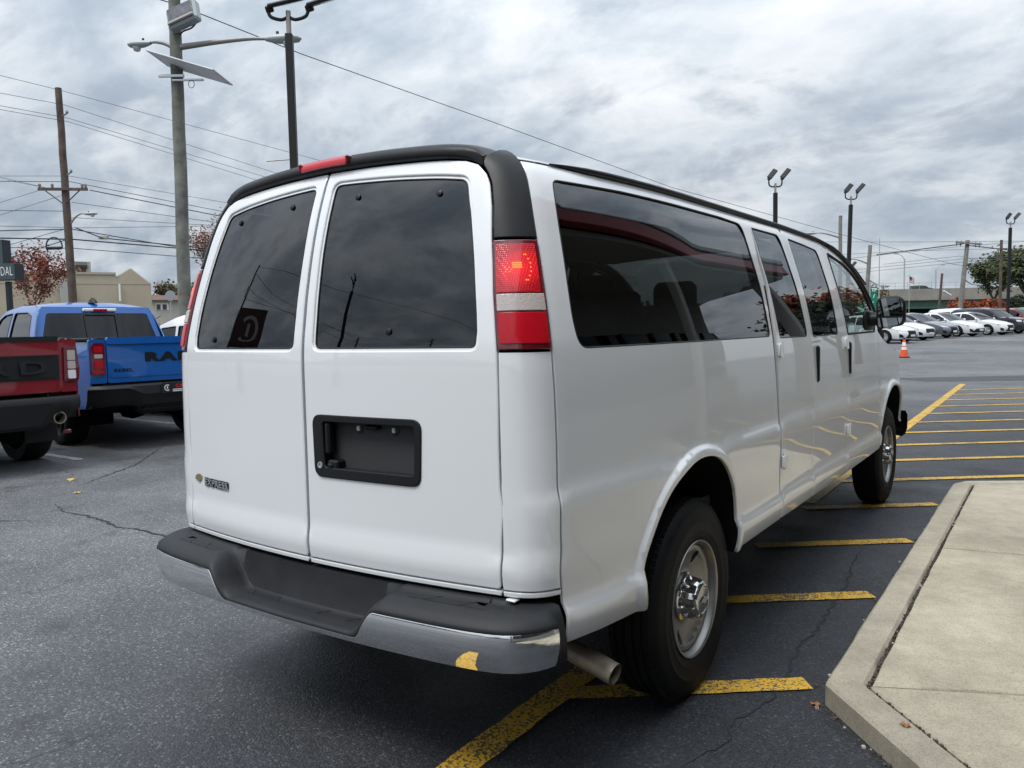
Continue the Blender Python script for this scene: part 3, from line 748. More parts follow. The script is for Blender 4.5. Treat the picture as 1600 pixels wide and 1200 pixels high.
def seamT(z): return float(T0 + TC * _sq(z))
def SD(pts): return [(sideT(y, z), z) for y, z in pts]
def RD(pts): return [(rearT(x, z), z) for x, z in pts]

van = empty('passenger_van', (0, 0, 0), 0, 'white extended passenger van with black roof trim seen from its rear corner', 'van')
G = .0035   # half a panel gap

DOOR_EDGE = [(.767, .668), (.769, .8), (.767, 1.1), (.766, 1.37), (.742, 1.53), (.713, 1.70), (.694, 1.80), (.674, 1.87), (.655, 1.905), (.622, 1.938), (.575, 1.955), (.50, 1.966), (.40, 1.973), (.2, 1.981)]
def de(z): return np.interp(z, [p[1] for p in DOOR_EDGE[:9]], [p[0] for p in DOOR_EDGE[:9]])
_re = smooth_open([(.7055, 1.43), (.693, 1.52), (.667, 1.66), (.638, 1.78), (.627, 1.815)], 4)
_te = smooth_open([(.51, 1.9175), (.45, 1.924), (.3, 1.936), (.15, 1.944)], 3)
RWIN = fillet([(.047, 1.370), (.703, 1.370)] + _re + [(.600, 1.905)] + _te + [(.04, 1.948), (.040, 1.7)], [.035, .028] + [0] * len(_re) + [.05] + [0] * len(_te) + [.035, .5])
PLATE = fillet([(.055, .957), (.492, .957), (.500, 1.155), (.050, 1.155)], .03)
W1 = fillet([(-.768, 1.370), (.893, 1.372), (.893, 1.60), (.865, 1.902), (.60, 1.909), (.18, 1.907), (-.30, 1.906), (-.694, 1.897), (-.720, 1.802), (-.762, 1.591), (-.779, 1.46)], [.05, .03, .4, .05, 0, 0, .5, .04, .5, .5, .3])
W2 = fillet([(1.04, 1.362), (1.528, 1.360), (1.512, 1.60), (1.447, 1.900), (1.01, 1.899), (1.03, 1.6)], [.02, .025, .5, .05, .02, .5])
W3 = fillet([(1.643, 1.358), (2.215, 1.360), (2.232, 1.60), (2.185, 1.868), (1.90, 1.884), (1.612, 1.895), (1.635, 1.6)], [.02, .025, .5, .06, 0, .02, .5])
W4 = fillet([(2.468, 1.357), (3.32, 1.36), (3.355, 1.44), (3.30, 1.57), (3.17, 1.69), (3.0, 1.765), (2.80, 1.82), (2.425, 1.872), (2.45, 1.6)], [.02, .05, .05, .2, .2, .3, .5, .03, .4])
seal = MATS['rubber_seal']
def van_side(sg):
    S = van_S if sg > 0 else van_SL; wp = MATS['white_paint']
    kw_ = dict(hint=van_hint)
    def window(parent, poly, gm, lab=None, off=-.004, r=.0035):
        lp = resample(poly, .03); gp = offset_poly(lp, -.008)
        g_ = panel('window', gm, parent, S, SD(gp) if off > -.009 else RD(gp), step=.08, off=off, depth=.004, bev=0, **kw_)
        conv = SD if off > -.009 else RD
        sb = surf_tube(S, conv(lp), r, van_hint, off=-.003, n=6); sb.build('window_seal', seal, parent, smooth=180)
        return g_
    # rear quarter panel
    zs = np.linspace(.495, 1.948, 36)
    out = [(seamT(z) + G, float(z)) for z in zs]
    out += SD([(y, 1.948) for y in np.linspace(-.62, 1.0, 22)] + [(1.012 - G, 1.945), (1.012 - G, .484)])
    out += SD([(.40, .480)] + [p for p in ARCH_R[::-1]] + [(-.70, .484)])
    arch_pts = []
    for d in (.008, .016, .024, .030, .0355, .041, .047, .060, .080):
        for y, z in resample(ARCH_R, .03, closed=False)[1:-1]:
            v = arch_n(ARCH_R, y, z)
            p = np.array([y, z]) + v * d
            if p[1] > .50 and -.80 < p[0] < .95: arch_pts.append((sideT(*p), float(p[1])))
    q = panel('side_panel', wp, van, S, out, [SD(W1)], step=.045, extra=arch_pts, **kw_)
    window(q, W1, MATS['privacy_glass'])
    # sliding-side double doors
    d1 = panel('side_door', wp, van, S, SD(fillet([(1.012 + G, .484), (1.585 - G, .484), (1.585 - G, 1.4), (1.535, 1.943), (1.0 + G, 1.945), (1.012 + G, 1.6)], [.02, .02, .4, .06, .01, 0])), [SD(W2)], step=.05, **kw_)
    window(d1, W2, MATS['privacy_glass'])
    d2 = panel('side_door', wp, van, S, SD(fillet([(1.585 + G, .484), (2.40 - G, .484), (2.40 - G, 1.4), (2.345, 1.938), (1.542, 1.943), (1.585 + G, 1.4)], [.02, .02, .4, .06, .05, .4])), [SD(W3)], step=.05, **kw_)
    window(d2, W3, MATS['privacy_glass'])
    d3 = panel('front_door', wp, van, S, SD(fillet([(2.40 + G, .484), (3.43 - G, .50), (3.43 - G, 1.40), (3.36, 1.555), (3.22, 1.705), (3.03, 1.79), (2.82, 1.848), (2.60, 1.900), (2.352, 1.936), (2.40 + G, 1.4)], [.02, .02, .03, .1, .2, .2, .3, .3, .03, .4])), [SD(W4)], step=.05, **kw_)
    window(d3, W4, MATS['clear_glass'], r=.008)
    arch_pts = []
    for d in (.008, .016, .024, .030, .0355, .041, .047, .060):
        for y, z in resample(ARCH_F, .05, closed=False)[1:-1]:
            v = arch_n(ARCH_F, y, z); p = np.array([y, z]) + v * d
            if 3.46 < p[0] < 4.7 and p[1] > .63: arch_pts.append((sideT(*p), float(p[1])))
    panel('front_fender', wp, van, S, SD([(4.80, .62), (4.80, .98), (4.74, 1.06), (4.40, 1.15), (3.90, 1.235), (3.60, 1.30), (3.43 + G, 1.36), (3.43 + G, .53)] + ARCH_F), step=.05, extra=arch_pts, **kw_)
    # corner below the lamp, lamp, black cap above
    zl = np.linspace(.668, 1.364, 16)
    panel('rear_corner_panel', wp, van, S, [(seamT(z) - G, float(z)) for z in zl] + [(rearT(de(z) + 2 * G, z), float(z)) for z in zl[::-1]], step=.04, **kw_)
    panel('rear_corner_hem', wp, van, S, [(seamT(z) - G, z) for z in (.648, .663)] + [(rearT(de(z) + 2 * G, z), z) for z in (.663, .648)], step=.04, depth=.02, **kw_)
    zc = np.linspace(1.700, 1.985, 22)
    def capin(z):
        x = float(np.interp(z, [1.70, 1.80, 1.87, 1.905, 1.938, 1.96, 1.985], [.713, .694, .674, .655, .630, .625, .635])); return x + 2 * G
    panel('rear_corner_cap', MATS['black_trim'], van, S, [(seamT(z) - G, float(z)) for z in zc] + [(rearT(capin(z), z), float(z)) for z in zc[::-1]], step=.03, depth=.02, off=.004, **kw_)
    # tail lamp
    ztl = np.linspace(1.372, 1.692, 12)
    tin = lambda z, i=0.0: rearT(de(z) + 2 * G + i, z)
    tout = lambda z, i=0.0: seamT(z) - G - i
    lamp = panel('tail_lamp', MATS['dark_red_lens'], van, S, [(tout(z), float(z)) for z in ztl] + [(tin(z), float(z)) for z in ztl[::-1]], step=.03, depth=.03, off=.006, **kw_)
    def lens(name, z0, z1, a, b, m, off=.009):
        zz = np.linspace(z0, z1, 8)
        pts = [(tin(z) + (tout(z) - tin(z)) * b, float(z)) for z in zz] + [(tin(z) + (tout(z) - tin(z)) * a, float(z)) for z in zz[::-1]]
        return panel(name, m, lamp, S, fillet(pts, .004, 2), step=.02, depth=.006, off=off, bev=.002, **kw_)
    lens('brake_lens', 1.535, 1.678, .05, .90, MATS['brake_lens'])
    lens('reverse_lens', 1.482, 1.531, .05, .95, MATS['clear_lens'], .010)
    lens('lower_lens', 1.388, 1.478, .06, .95, MATS['red_lens'])
    # bright bulb seen through the facets of the brake lens
    zc_, tc_ = 1.607, tin(1.607) + (tout(1.607) - tin(1.607)) * .47
    hot = MB()
    for i in range(-7, 8):
        for j in range(-9, 10):
            du, dv = i * .0062, j * .0062
            if not ((abs(i) <= 2 and 0 <= j <= 2) or (-6 <= i <= -3 and -2 <= j <= 0 and (i + j) % 2 == 0) or (.042 < math.hypot(du, dv) < .049 and du > .008 and j % 2 == 0)): continue
            P, N = surf_normals(S, np.array([[tc_ + du, zc_ + dv]]), van_hint)
            m_ = Matrix.Translation(P[0] + N[0] * .0092) @ Vector(N[0]).to_track_quat('Z', 'Y').to_matrix().to_4x4()
            s0 = .0021 if abs(i) > 2 or j < 0 else .0027
            hot.add([tuple(m_ @ Vector(q_)) for q_ in ((-s0, -s0, 0), (s0, -s0, 0), (s0, s0, 0), (-s0, s0, 0), (0, 0, .0016))], [(0, 1, 4), (1, 2, 4), (2, 3, 4), (3, 0, 4)])
    o = hot.build('bulb_facets', MATS['lamp_filament'], lamp, smooth=0); o['kind'] = 'stuff'
    # rear door
    x0 = .006 * sg * 0 + .0065
    pts = [(x0, .668)] + DOOR_EDGE + [(x0, 1.984)]
    rd_loop = RD(fillet(pts, [.01] + [.012] + [0] * 13 + [.008]))
    rd = panel('rear_door', wp, van, S, rd_loop, [RD(RWIN)] + ([RD(PLATE)] if sg > 0 else []), step=.04, depth=.02, bev=.004, **kw_)
    lp = resample(RWIN, .03)
    # stamped ledge round the glass
    panel('window_frame', wp, rd, S, RD(offset_poly(lp, -.012)), [RD(offset_poly(lp, .010))], step=.05, off=-.009, depth=.006, bev=.002, bstep=.025, **kw_)
    panel('window', MATS['privacy_glass'], rd, S, RD(offset_poly(lp, .004)), step=.08, off=-.011, depth=.003, bev=0, **kw_)
    surf_tube(S, RD(offset_poly(lp, .011)), .0028, van_hint, off=-.010, n=6).build('window_seal', seal, rd, smooth=180)
    for sx_, sz_ in ((.166, 1.884), (.50, 1.862), (.374, 1.432)) if sg > 0 else ((.166, 1.884), (.50, 1.862), (.56, 1.415)):
        P, N = surf_normals(S, np.array([[rearT(sx_, sz_), sz_]]), van_hint)
        m_ = Matrix.Translation(P[0] - N[0] * .011) @ Vector(N[0]).to_track_quat('Z', 'Y').to_matrix().to_4x4()
        mb = MB(); mb.M = m_; mb.lathe([(.0, .007), (.006, .007), (.0105, .005), (.0115, .0)], 12); mb.build('window_stud', MATS['black_trim'], rd, smooth=40)
    panel('door_hem', wp, rd, S, RD([(x0, .648), (.767, .648), (.767, .663), (x0, .663)]), step=.05, depth=.02, **kw_)
    # inside trim with the same openings
    panel('interior_trim', MATS['interior_dark'], van, S, SD([(-.80, 1.02), (-.80, 1.94), (2.36, 1.93), (2.60, 1.89), (3.0, 1.78), (3.3, 1.58), (3.40, 1.40), (3.40, 1.02)]),
          [SD(offset_poly(resample(w_, .05), -.012)) for w_ in (W1, W2, W3, W4)], step=.12, bstep=.06, off=-.035, depth=.01, bev=0, **kw_)
    panel('door_trim', MATS['interior_dark'], rd, S, RD([(.01, .66), (.76, .66), (.755, 1.37), (.70, 1.68), (.62, 1.92), (.01, 1.965)]), [RD(offset_poly(lp, -.006))], step=.1, off=-.04, depth=.01, bev=0, bstep=.06, **kw_)
    # wheel housings
    for ar, c, r_ in ((ARCH_R, 0, .47), (ARCH_F, 3.937, .47)):
        mb = MB(); rowa, rowb = [], []
        pts_ = ar
        for y, z in pts_:
            x_ = float(van_S(sideT(y, z), z)[0]) - .016
            rowa.append((sg * x_, y, z)); rowb.append((sg * .62, y, z + .01))
        mb.grid([rowa, rowb]); k = len(rowb)
        cen = (sg * .62, float(np.mean([p[0] for p in pts_])), .45)
        mb.add(rowb + [cen], [(i, i + 1, k) for i in range(k - 1)])
        mb.build('wheel_housing', MATS['underbody'], van, smooth=60)
    # drip moulding along the roof edge
    path = []
    for y in np.linspace(-.66, 3.3, 42):
        zt = float(np.interp(y, [-.66, -.6, 1.6, 2.3, 2.62, 2.9, 3.1, 3.3], [1.953, 1.956, 1.964, 1.948, 1.918, 1.855, 1.79, 1.70]))
        p = van_S(sideT(y, min(zt, 1.985)), min(zt, 1.985)); path.append((sg * (p[0] + .006), p[1], zt))
    mb = MB(); mb.tube(path, [.004, .010, .016] + [.018] * 28 + [.016] * 5 + [.013] * 6, 8, flat=.72); mb.build('roof_rail_strip', MATS['black_trim'], van, smooth=180)
    return rd, d1, d2, d3, q
rdR, d1R, d2R, d3R, qR = van_side(1)
rdL, d1L, d2L, d3L, qL = van_side(-1)
rdR['label'] = 'right rear door with the empty licence plate recess'
rdL['label'] = 'left rear door with the chrome letter badge'

# roof, windscreen, hood, nose
def edge_pt(y, z, inset=0.0):
    p = van_S(sideT(y, z), z); return float(p[0]) - inset
mb = MB(); rows = []
for y in np.linspace(-.80, 2.50, 40):
    ze = float(np.interp(y, [-.845, 1.6, 2.3, 2.5], [1.952, 1.958, 1.946, 1.925])); xe = min(edge_pt(y, ze) + .004, .80)
    rise = float(np.interp(y, [-.845, -.6, 1.8, 2.5], [.078, .10, .11, .085]))
    rows.append([(xe * s_, y - (.055 * (1 - s_ * s_) if y < -.8 else 0), ze + rise * (1 - abs(s_) ** 3.2)) for s_ in np.linspace(-1, 1, 25)])
mb.grid(rows); mb.build('roof', MATS['white_paint'], van, smooth=60)
AP = [(2.50, 1.925), (2.72, 1.885), (2.92, 1.83), (3.10, 1.76), (3.27, 1.65), (3.40, 1.515), (3.50, 1.40), (3.62, 1.32)]
rows = []
for y, z in smooth_open(AP, 4):
    xe = min(edge_pt(y, z), .97) - .004; k = (1.93 - z) / .6
    rows.append([(xe * s_, y + (.05 + .34 * k) * (1 - abs(s_) ** 2.4), z + .06 * (1 - s_ * s_) * (1 - k)) for s_ in np.linspace(-1, 1, 21)])
mb = MB(); mb.grid(rows); mb.build('windscreen', MATS['clear_glass'], van, smooth=180)
for sg in (1, -1):
    mb = MB(); mb.tube([(sg * (min(edge_pt(y, z), .97) - .006), y, z) for y, z in smooth_open(AP, 4)], .022, 8); mb.build('windscreen_pillar', MATS['black_trim'], van, smooth=180)
rows = []
for y, z in [(3.62, 1.31), (3.75, 1.27), (3.9, 1.236), (4.15, 1.195), (4.4, 1.150), (4.6, 1.10), (4.74, 1.06), (4.80, .98)]:
    xe = edge_pt(y, z) - .003; rows.append([(xe * s_, y + .10 * (1 - s_ * s_), z + (.06 if y < 4.7 else .03) * (1 - abs(s_) ** 2.5)) for s_ in np.linspace(-1, 1, 21)])
mb = MB(); mb.grid(rows); mb.build('hood', MATS['white_paint'], van, smooth=60)
rows = []
for z in (.98, .86, .74, .62):
    xe = edge_pt(4.80, z); rows.append([(xe * s_, 4.80 + .10 * (1 - s_ * s_), z) for s_ in np.linspace(-1, 1, 21)])
mb = MB(); mb.grid(rows); mb.build('grille', MATS['black_trim'], van, smooth=60)
for sg in (1, -1):
    mb = MB(); mb.box((sg * .62, 4.855, .86), (.26, .08, .2), .02); mb.build('headlamp', MATS['headlamp'], van)
# front bumper
rows = []
def fb(s_): return (1.0 * s_ if abs(s_) < 2 else 0)
for dy, z in ((0, .66), (.05, .655), (.075, .62), (.075, .50), (.05, .45), (0, .43)):
    row = []
    for s_ in np.linspace(-1, 1, 33):
        a = s_ * 1.35; row.append((math.copysign(min(1.0, abs(math.sin(min(abs(a), 1.35)) ** .55)), s_) * (.955 + dy * .5), 4.48 + .42 * max(0, math.cos(a)) ** .5 + dy, z))
    rows.append(row)
mb = MB(); mb.grid(rows); mb.build('front_bumper', MATS['black_trim'], van, smooth=50)

# header trim over the rear doors with the high brake lamp
hx = np.linspace(-.638, .638, 41)
zt = pchip([0, .2, .40, .50, .575, .622, .645], [1.9835, 1.981, 1.973, 1.966, 1.956, 1.940, 1.925])
rows = []
for x in hx:
    z0 = float(zt(abs(x))) + .004; y0 = float(van_S(rearT(abs(x), min(z0, 1.985)), min(z0, 1.985))[1])
    sc_ = float(np.interp(abs(x), [0, .5, .60, .638], [1, .95, .85, .62])); sy_ = float(np.interp(abs(x), [0, .52, .638], [1, .8, -.15]))
    rows.append([(x, y0 + (dy * sy_ if dy < 0 else dy), z0 + dz * sc_) for dy, dz in ((.02, -.002), (-.006, -.002), (-.018, .004), (-.023, .013), (-.020, .028), (-.008, .042), (.02, .052), (.06, .058), (.12, .060))])
mb = MB(); mb.grid(rows, flip=True); hd = mb.build('roof_header_trim', MATS['black_trim'], van, smooth=60)
rows = []
for x in np.linspace(-.122, .104, 13):
    z0 = float(zt(abs(x))) + .004; y0 = float(van_S(rearT(abs(x), z0), min(z0, 1.985))[1]); rows.append([(x, y0 + dy, z0 + dz) for dy, dz in ((-.018, .010), (-.0265, .014), (-.026, .028), (-.012, .044), (0, .046))])
mb = MB(); mb.grid(rows, flip=True); hb = mb.build('high_brake_lamp', MATS['red_lens'], hd, smooth=60)
for x in (-.128, .110):
    z0 = float(zt(abs(x))); y0 = float(van_S(rearT(abs(x), z0), z0)[1]); mb = MB(); mb.box((x, y0 - .012, z0 + .032), (.016, .034, .03), .005); mb.build('lamp_end', MATS['dark_red_lens'], hd)

# licence plate recess in the right rear door
S = van_S
pl = resample(PLATE, .02)
fr_ = panel('plate_surround', MATS['black_trim'], rdR, S, RD(offset_poly(pl, -.006)), [RD(fillet([(.098, .985), (.474, .985), (.480, 1.138), (.092, 1.138)], .014))], step=.03, depth=.012, off=.007, bev=.004, hint=van_hint)
def RP(x, z, d):
    P, N = surf_normals(van_S, np.array([[rearT(x, z), z]]), van_hint); return tuple(P[0] + N[0] * d)
rows = []
loop = resample(fillet([(.092, .979), (.480, .979), (.486, 1.144), (.086, 1.144)], .014), .03)
rows = [[RP(x, z, .004) for x, z in loop], [RP(.288 + (x - .288) * .97, 1.06 + (z - 1.06) * .95, -.045) for x, z in loop]]
mb = MB(); mb.grid(rows, cv=True); k = len(loop); mb.add(rows[1], [tuple(range(k))]); mb.build('plate_recess', MATS['step_plastic'], rdR, smooth=40)
for x in (.222, .372):
    mb = MB(); mb.M = frame(RP(x, 1.118, -.036), (1, .06, 0), (0, 0, 1)); mb.box((0, 0, 0), (.013, .017, .014), .002); mb.build('plate_clip', MATS['clip_white'], rdR)
    mb = MB(); mb.M = frame(RP(x, 1.116, -.042), (1, .06, 0), (0, 0, 1)); mb.lathe([(.0, .006), (.017, .004), (.018, -.004)], 14); mb.build('clip_boss', MATS['black_trim'], rdR)
mb = MB(); mb.M = frame(RP(.287, 1.125, -.03), (1, .06, 0), (0, 0, 1)); mb.box((0, 0, 0), (.055, .014, .03), .005); mb.build('plate_light', MATS['black_trim'], rdR)
for x, z in ((.285, 1.055), (.262, .998), (.355, .998), (.21, 1.005)):
    mb = MB(); mb.M = frame(RP(x, z, -.044), (1, .06, 0), (0, 0, 1)); mb.lathe([(0, .002), (.0035, .002), (.005, 0)], 8); mb.build('plate_screw', MATS['rubber_seal'], rdR)
# pull handle at the left of the recess
mb = MB(); mb.M = frame(RP(.108, 1.07, -.012), (1, .06, 0), (0, 0, 1)); mb.box((0, .012, 0), (.022, .105, .03), .006); mb.build('pull_handle', MATS['black_trim'], rdR)
mb = MB(); mb.M = frame(RP(.128, .995, -.022), (1, .06, 0), (0, 0, 1)); mb.box((0, 0, 0), (.045, .03, .045), .006); mb.box((-.006, -.004, .024), (.022, .018, .010), .004); mb.build('latch_block', MATS['black_trim'], rdR)
mb = MB(); mb.M = frame(RP(.080, .992, .007), (1, .06, 0), (0, 0, 1)); mb.lathe([(0, .0005), (.006, .0005), (.0065, .003), (.011, .003), (.0115, 0)], 14); mb.build('key_lock', MATS['badge_grey'], rdR)
# letter badge and emblem on the left rear door
for i in (0,):
    zc0, xc0 = .858, -.560
    for d, m_, bold, nm in ((.0035, MATS['badge_black'], .0042, 'badge_backing'), (.0055, MATS['badge_grey'], .0, 'badge_letters')):
        me = text_mesh('EXPRESS', .040, .0015 if d < .005 else .001, bold, spacing=1.06)
        for v in me.vertices:
            x_ = xc0 + v.co.x * 1.12; z_ = zc0 + v.co.y * .92; z0 = v.co.z
            p = np.array(RP(-x_, z_, d + z0)); v.co = (-p[0], p[1], p[2])
        link_mesh(nm, me, m_, rdL)
    bow = [(-.030, .006), (-.024, .010), (-.012, .010), (-.010, .016), (.012, .016), (.014, .010), (.030, .010), (.024, -.008), (.010, -.008), (.008, -.015), (-.014, -.015), (-.016, -.008), (-.036, -.008)]
    for sc_, d, m_, nm in ((1.0, .004, MATS['badge_gold'], 'bowtie_emblem'),):
        vs = []
        for dd in (.0005, .005):
            for a, b in bow:
                p = RP(-(-.700 + a * .82), .868 + b * 1.0, dd); vs.append((-p[0], p[1], p[2]))
        n_ = len(bow); mb = MB(); mb.add(vs, [tuple(range(n_, 2 * n_))] + [(i_, (i_ + 1) % n_, n_ + (i_ + 1) % n_, n_ + i_) for i_ in range(n_)]); mb.build(nm, m_, rdL, smooth=0)

# rear bumper: chrome face, black step pad
bx_ = [0, .3, .6, .76, .84, .89, .922, .937, .942]
by_ = [-1.172, -1.164, -1.142, -1.120, -1.097, -1.062, -1.015, -.965, -.92]
_bs = np.concatenate([[0], np.cumsum(np.hypot(np.diff(bx_), np.diff(by_)))])
fbx, fby = pchip(_bs, bx_), pchip(_bs, by_); BL = float(_bs[-1])
def bump_S(s_, z):
    s_ = np.asarray(s_, float); z = np.asarray(z, float); a = np.abs(s_)
    bul = .026 * (1 - ((z - .548) / .088) ** 2)
    x, y = fbx(a), fby(a); tx, ty = fbx(a + .01) - fbx(a - .01), fby(a + .01) - fby(a - .01); L = np.hypot(tx, ty) + 1e-9
    return np.stack([np.sign(s_ + 1e-12) * (x + ty / L * bul), y - tx / L * bul, z], -1)
def bhint(P): return np.stack([P[:, 0] * 1.2, P[:, 1] + .2, (P[:, 2] - .53) * .5], -1)
def chrome_top(s_): return .492 + (.588 - .492) * float(sm(.325, .415, abs(s_)))
SE = float(np.interp(-.975, by_, _bs))
ss = np.concatenate([np.linspace(-SE, -.46, 12), np.linspace(-.43, -.31, 14), np.linspace(-.28, .28, 8), np.linspace(.31, .43, 14), np.linspace(.46, SE, 12)])
cl = [(float(s_), .468) for s_ in np.linspace(-SE, SE, 40)] + [(float(s_), chrome_top(s_)) for s_ in ss[::-1]]
bumper = panel('rear_bumper', MATS['chrome'], van, bump_S, cl, step=.03, depth=.012, bev=.004, hint=bhint)
bumper['label'] = 'chrome bumper face'
def pad_top(s_): return .508 + (.628 - .508) * float(sm(.30, .44, abs(s_)))
rows = []
for s_ in np.concatenate([np.linspace(-BL, -SE, 4)[:-1], np.linspace(-SE, -.47, 22), np.linspace(-.45, -.28, 22), np.linspace(-.25, .25, 14), np.linspace(.28, .45, 22), np.linspace(.47, SE, 22), np.linspace(SE, BL, 4)[1:]]):
    a = abs(float(s_)); x, y = float(fbx(a)), float(fby(a)); e = .01
    t_ = np.array([float(fbx(a + e) - fbx(max(a - e, 0))), float(fby(a + e) - fby(max(a - e, 0)))]); t_ /= np.linalg.norm(t_)
    nin = np.array([-t_[1], t_[0]])          # inwards
    zc0 = chrome_top(s_) - .004; zt0 = pad_top(s_)
    tight = float(sm(.32, .46, a))
    row = []
    endf = 1.0 if a <= SE else 0.0
    if a > SE: zc0 = .47
    for dn, z in ((.004, zc0 - .004), (-.002 * tight, zc0 + .002), (-.001, zc0 + .35 * (zt0 - zc0)), (.010, zc0 + .75 * (zt0 - zc0)), (.026, zt0 - .004), (.042, zt0)):
        dn = dn - .85 * max(0.0, .026 * (1 - ((z - .548) / .088) ** 2)) * (1.0 if a <= SE else 0.0) if z < zc0 + .03 else dn
        row.append((x + nin[0] * dn, y + nin[1] * dn, z))
    # run in towards the doors
    wall = -1.078 + .06 * (min(a, .8) / .75) ** 2
    xi, yi = row[-1][0], row[-1][1]
    tgt = np.array([min(xi, .86), max(wall, yi + .004)]) if a < .76 else np.array([min(xi - .09, .86), max(wall, yi)])
    for k, zz in ((.5, zt0 + .001), (.92, zt0 + .001), (1.0, zt0 + .008)):
        row.append((xi + (tgt[0] - xi) * k, yi + (tgt[1] - yi) * k, zz))
    row.append((tgt[0] - .002, tgt[1] + .012, max(zt0 + .012, .632))); row.append((tgt[0] - .004, tgt[1] + .06, .634))
    rows.append([(math.copysign(1, s_) * p[0], p[1], p[2]) for p in row])
mb = MB(); mb.grid(rows, flip=False); pad = mb.build('bumper_step_pad', MATS['step_plastic'], van, smooth=75)
# moulded tread grooves on the pad
def groove(a, b, z, w=.0045):
    a, b = np.array(a), np.array(b); d = (b - a) / np.linalg.norm(b - a); n = np.array([-d[1], d[0]]) * w / 2
    mb = MB(); mb.add([(*(a - n), z), (*(b - n), z), (*(b + n), z), (*(a + n), z)], [(0, 1, 2, 3)]); mb.build('tread_groove', MATS['rubber_seal'], pad, smooth=0)
for sg in (1, -1):
    for xx in (.55, .67):
        y_ = float(np.interp(xx, bx_, by_)); groove((sg * xx, y_ + .050), (sg * (xx + .02), y_ + .072), .6305); groove((sg * (xx + .02), y_ + .080), (sg * (xx + .035), y_ + .098), .6305)
    for x0_, x1_ in ((.49, .65), (.65, .77)):
        y0_, y1_ = float(np.interp(x0_, bx_, by_)), float(np.interp(x1_, bx_, by_)); groove((sg * x0_, y0_ + .050), (sg * x1_, y1_ + .050), .6305, .0025)
    for xx in (.10, .24):
        y_ = float(np.interp(xx, bx_, by_)); groove((sg * xx, y_ + .044), (sg * (xx + .015), y_ + .060), .5105); groove((sg * (xx + .018), y_ + .066), (sg * (xx + .03), y_ + .082), .5105)
# white tow-bracket cover end under the right corner and black sill behind the doors
mb = MB(); mb.box((.80, -.985, .640), (.034, .03, .008), .003); mb.build('rear_bracket', MATS['white_paint'], van)
mb = MB(); mb.grid([[(x, float(van_S(rearT(abs(x), .64), .64)[1]) + .035, z) for x in np.linspace(-.80, .80, 17)] for z in (.44, .67)], flip=True); mb.build('rear_sill', MATS['underbody'], van)
# dark door-jamb core seen in the panel gaps
for sg in (1, -1):
    mb = MB(); rows = []
    for z in np.linspace(.52, 1.93, 24):
        p = [van_S(seamT(z) + k, z) for k in (-.10, -.05, 0, .03, .06)]; rows.append([(sg * (q_[0] - .022), q_[1] + .024, z) for q_ in p])
    mb.grid(rows); mb.build('corner_jamb', MATS['underbody'], van, smooth=180)

# side hardware
def side_hw(sg):
    def at(y, z, d): 
        P, N = surf_normals(van_S, np.array([[sideT(y, z), z]]), van_hint); p = P[0] + N[0] * d; return Vector((sg * p[0], p[1], p[2]))
    dd1, dd2, dd3 = (d1R, d2R, d3R) if sg > 0 else (d1L, d2L, d3L)
    for par, yy, zz in ((dd1, 1.018, 1.305), (dd1, 1.030, .765), (dd2, 2.392, 1.305), (dd2, 2.392, .765)):
        mb = MB(); mb.tube([at(yy, zz - .038, .010), at(yy, zz + .038, .010)], .011, 10); mb.box(at(yy - .018, zz, .006), (.014, .04, .06), .004)
        mb.build('door_hinge', MATS['white_paint'], par, smooth=40)
    for par, yy in ((dd2, 1.70), (dd3, 2.475)):
        c = at(yy, 1.205, .002); mb = MB(); mb.box(c, (.022, .034, .205), .010); mb.build('door_handle', MATS['black_trim'], par)
        mb = MB(); mb.box(at(yy + .026, 1.205, -.001), (.008, .03, .19), .004); mb.build('handle_cup', MATS['rubber_seal'], par)
side_hw(1); side_hw(-1)
# antenna-dot on side glass
P_ = van_S(sideT(1.675, 1.63), 1.63); mb = MB(); mb.M = Matrix.Translation((P_[0] + .001, P_[1], P_[2])) @ Matrix.Rotation(R(90), 4, 'Y'); mb.lathe([(0, .006), (.008, .006), (.011, 0)], 12); mb.build('window_latch_stud', MATS['black_trim'], d2R)

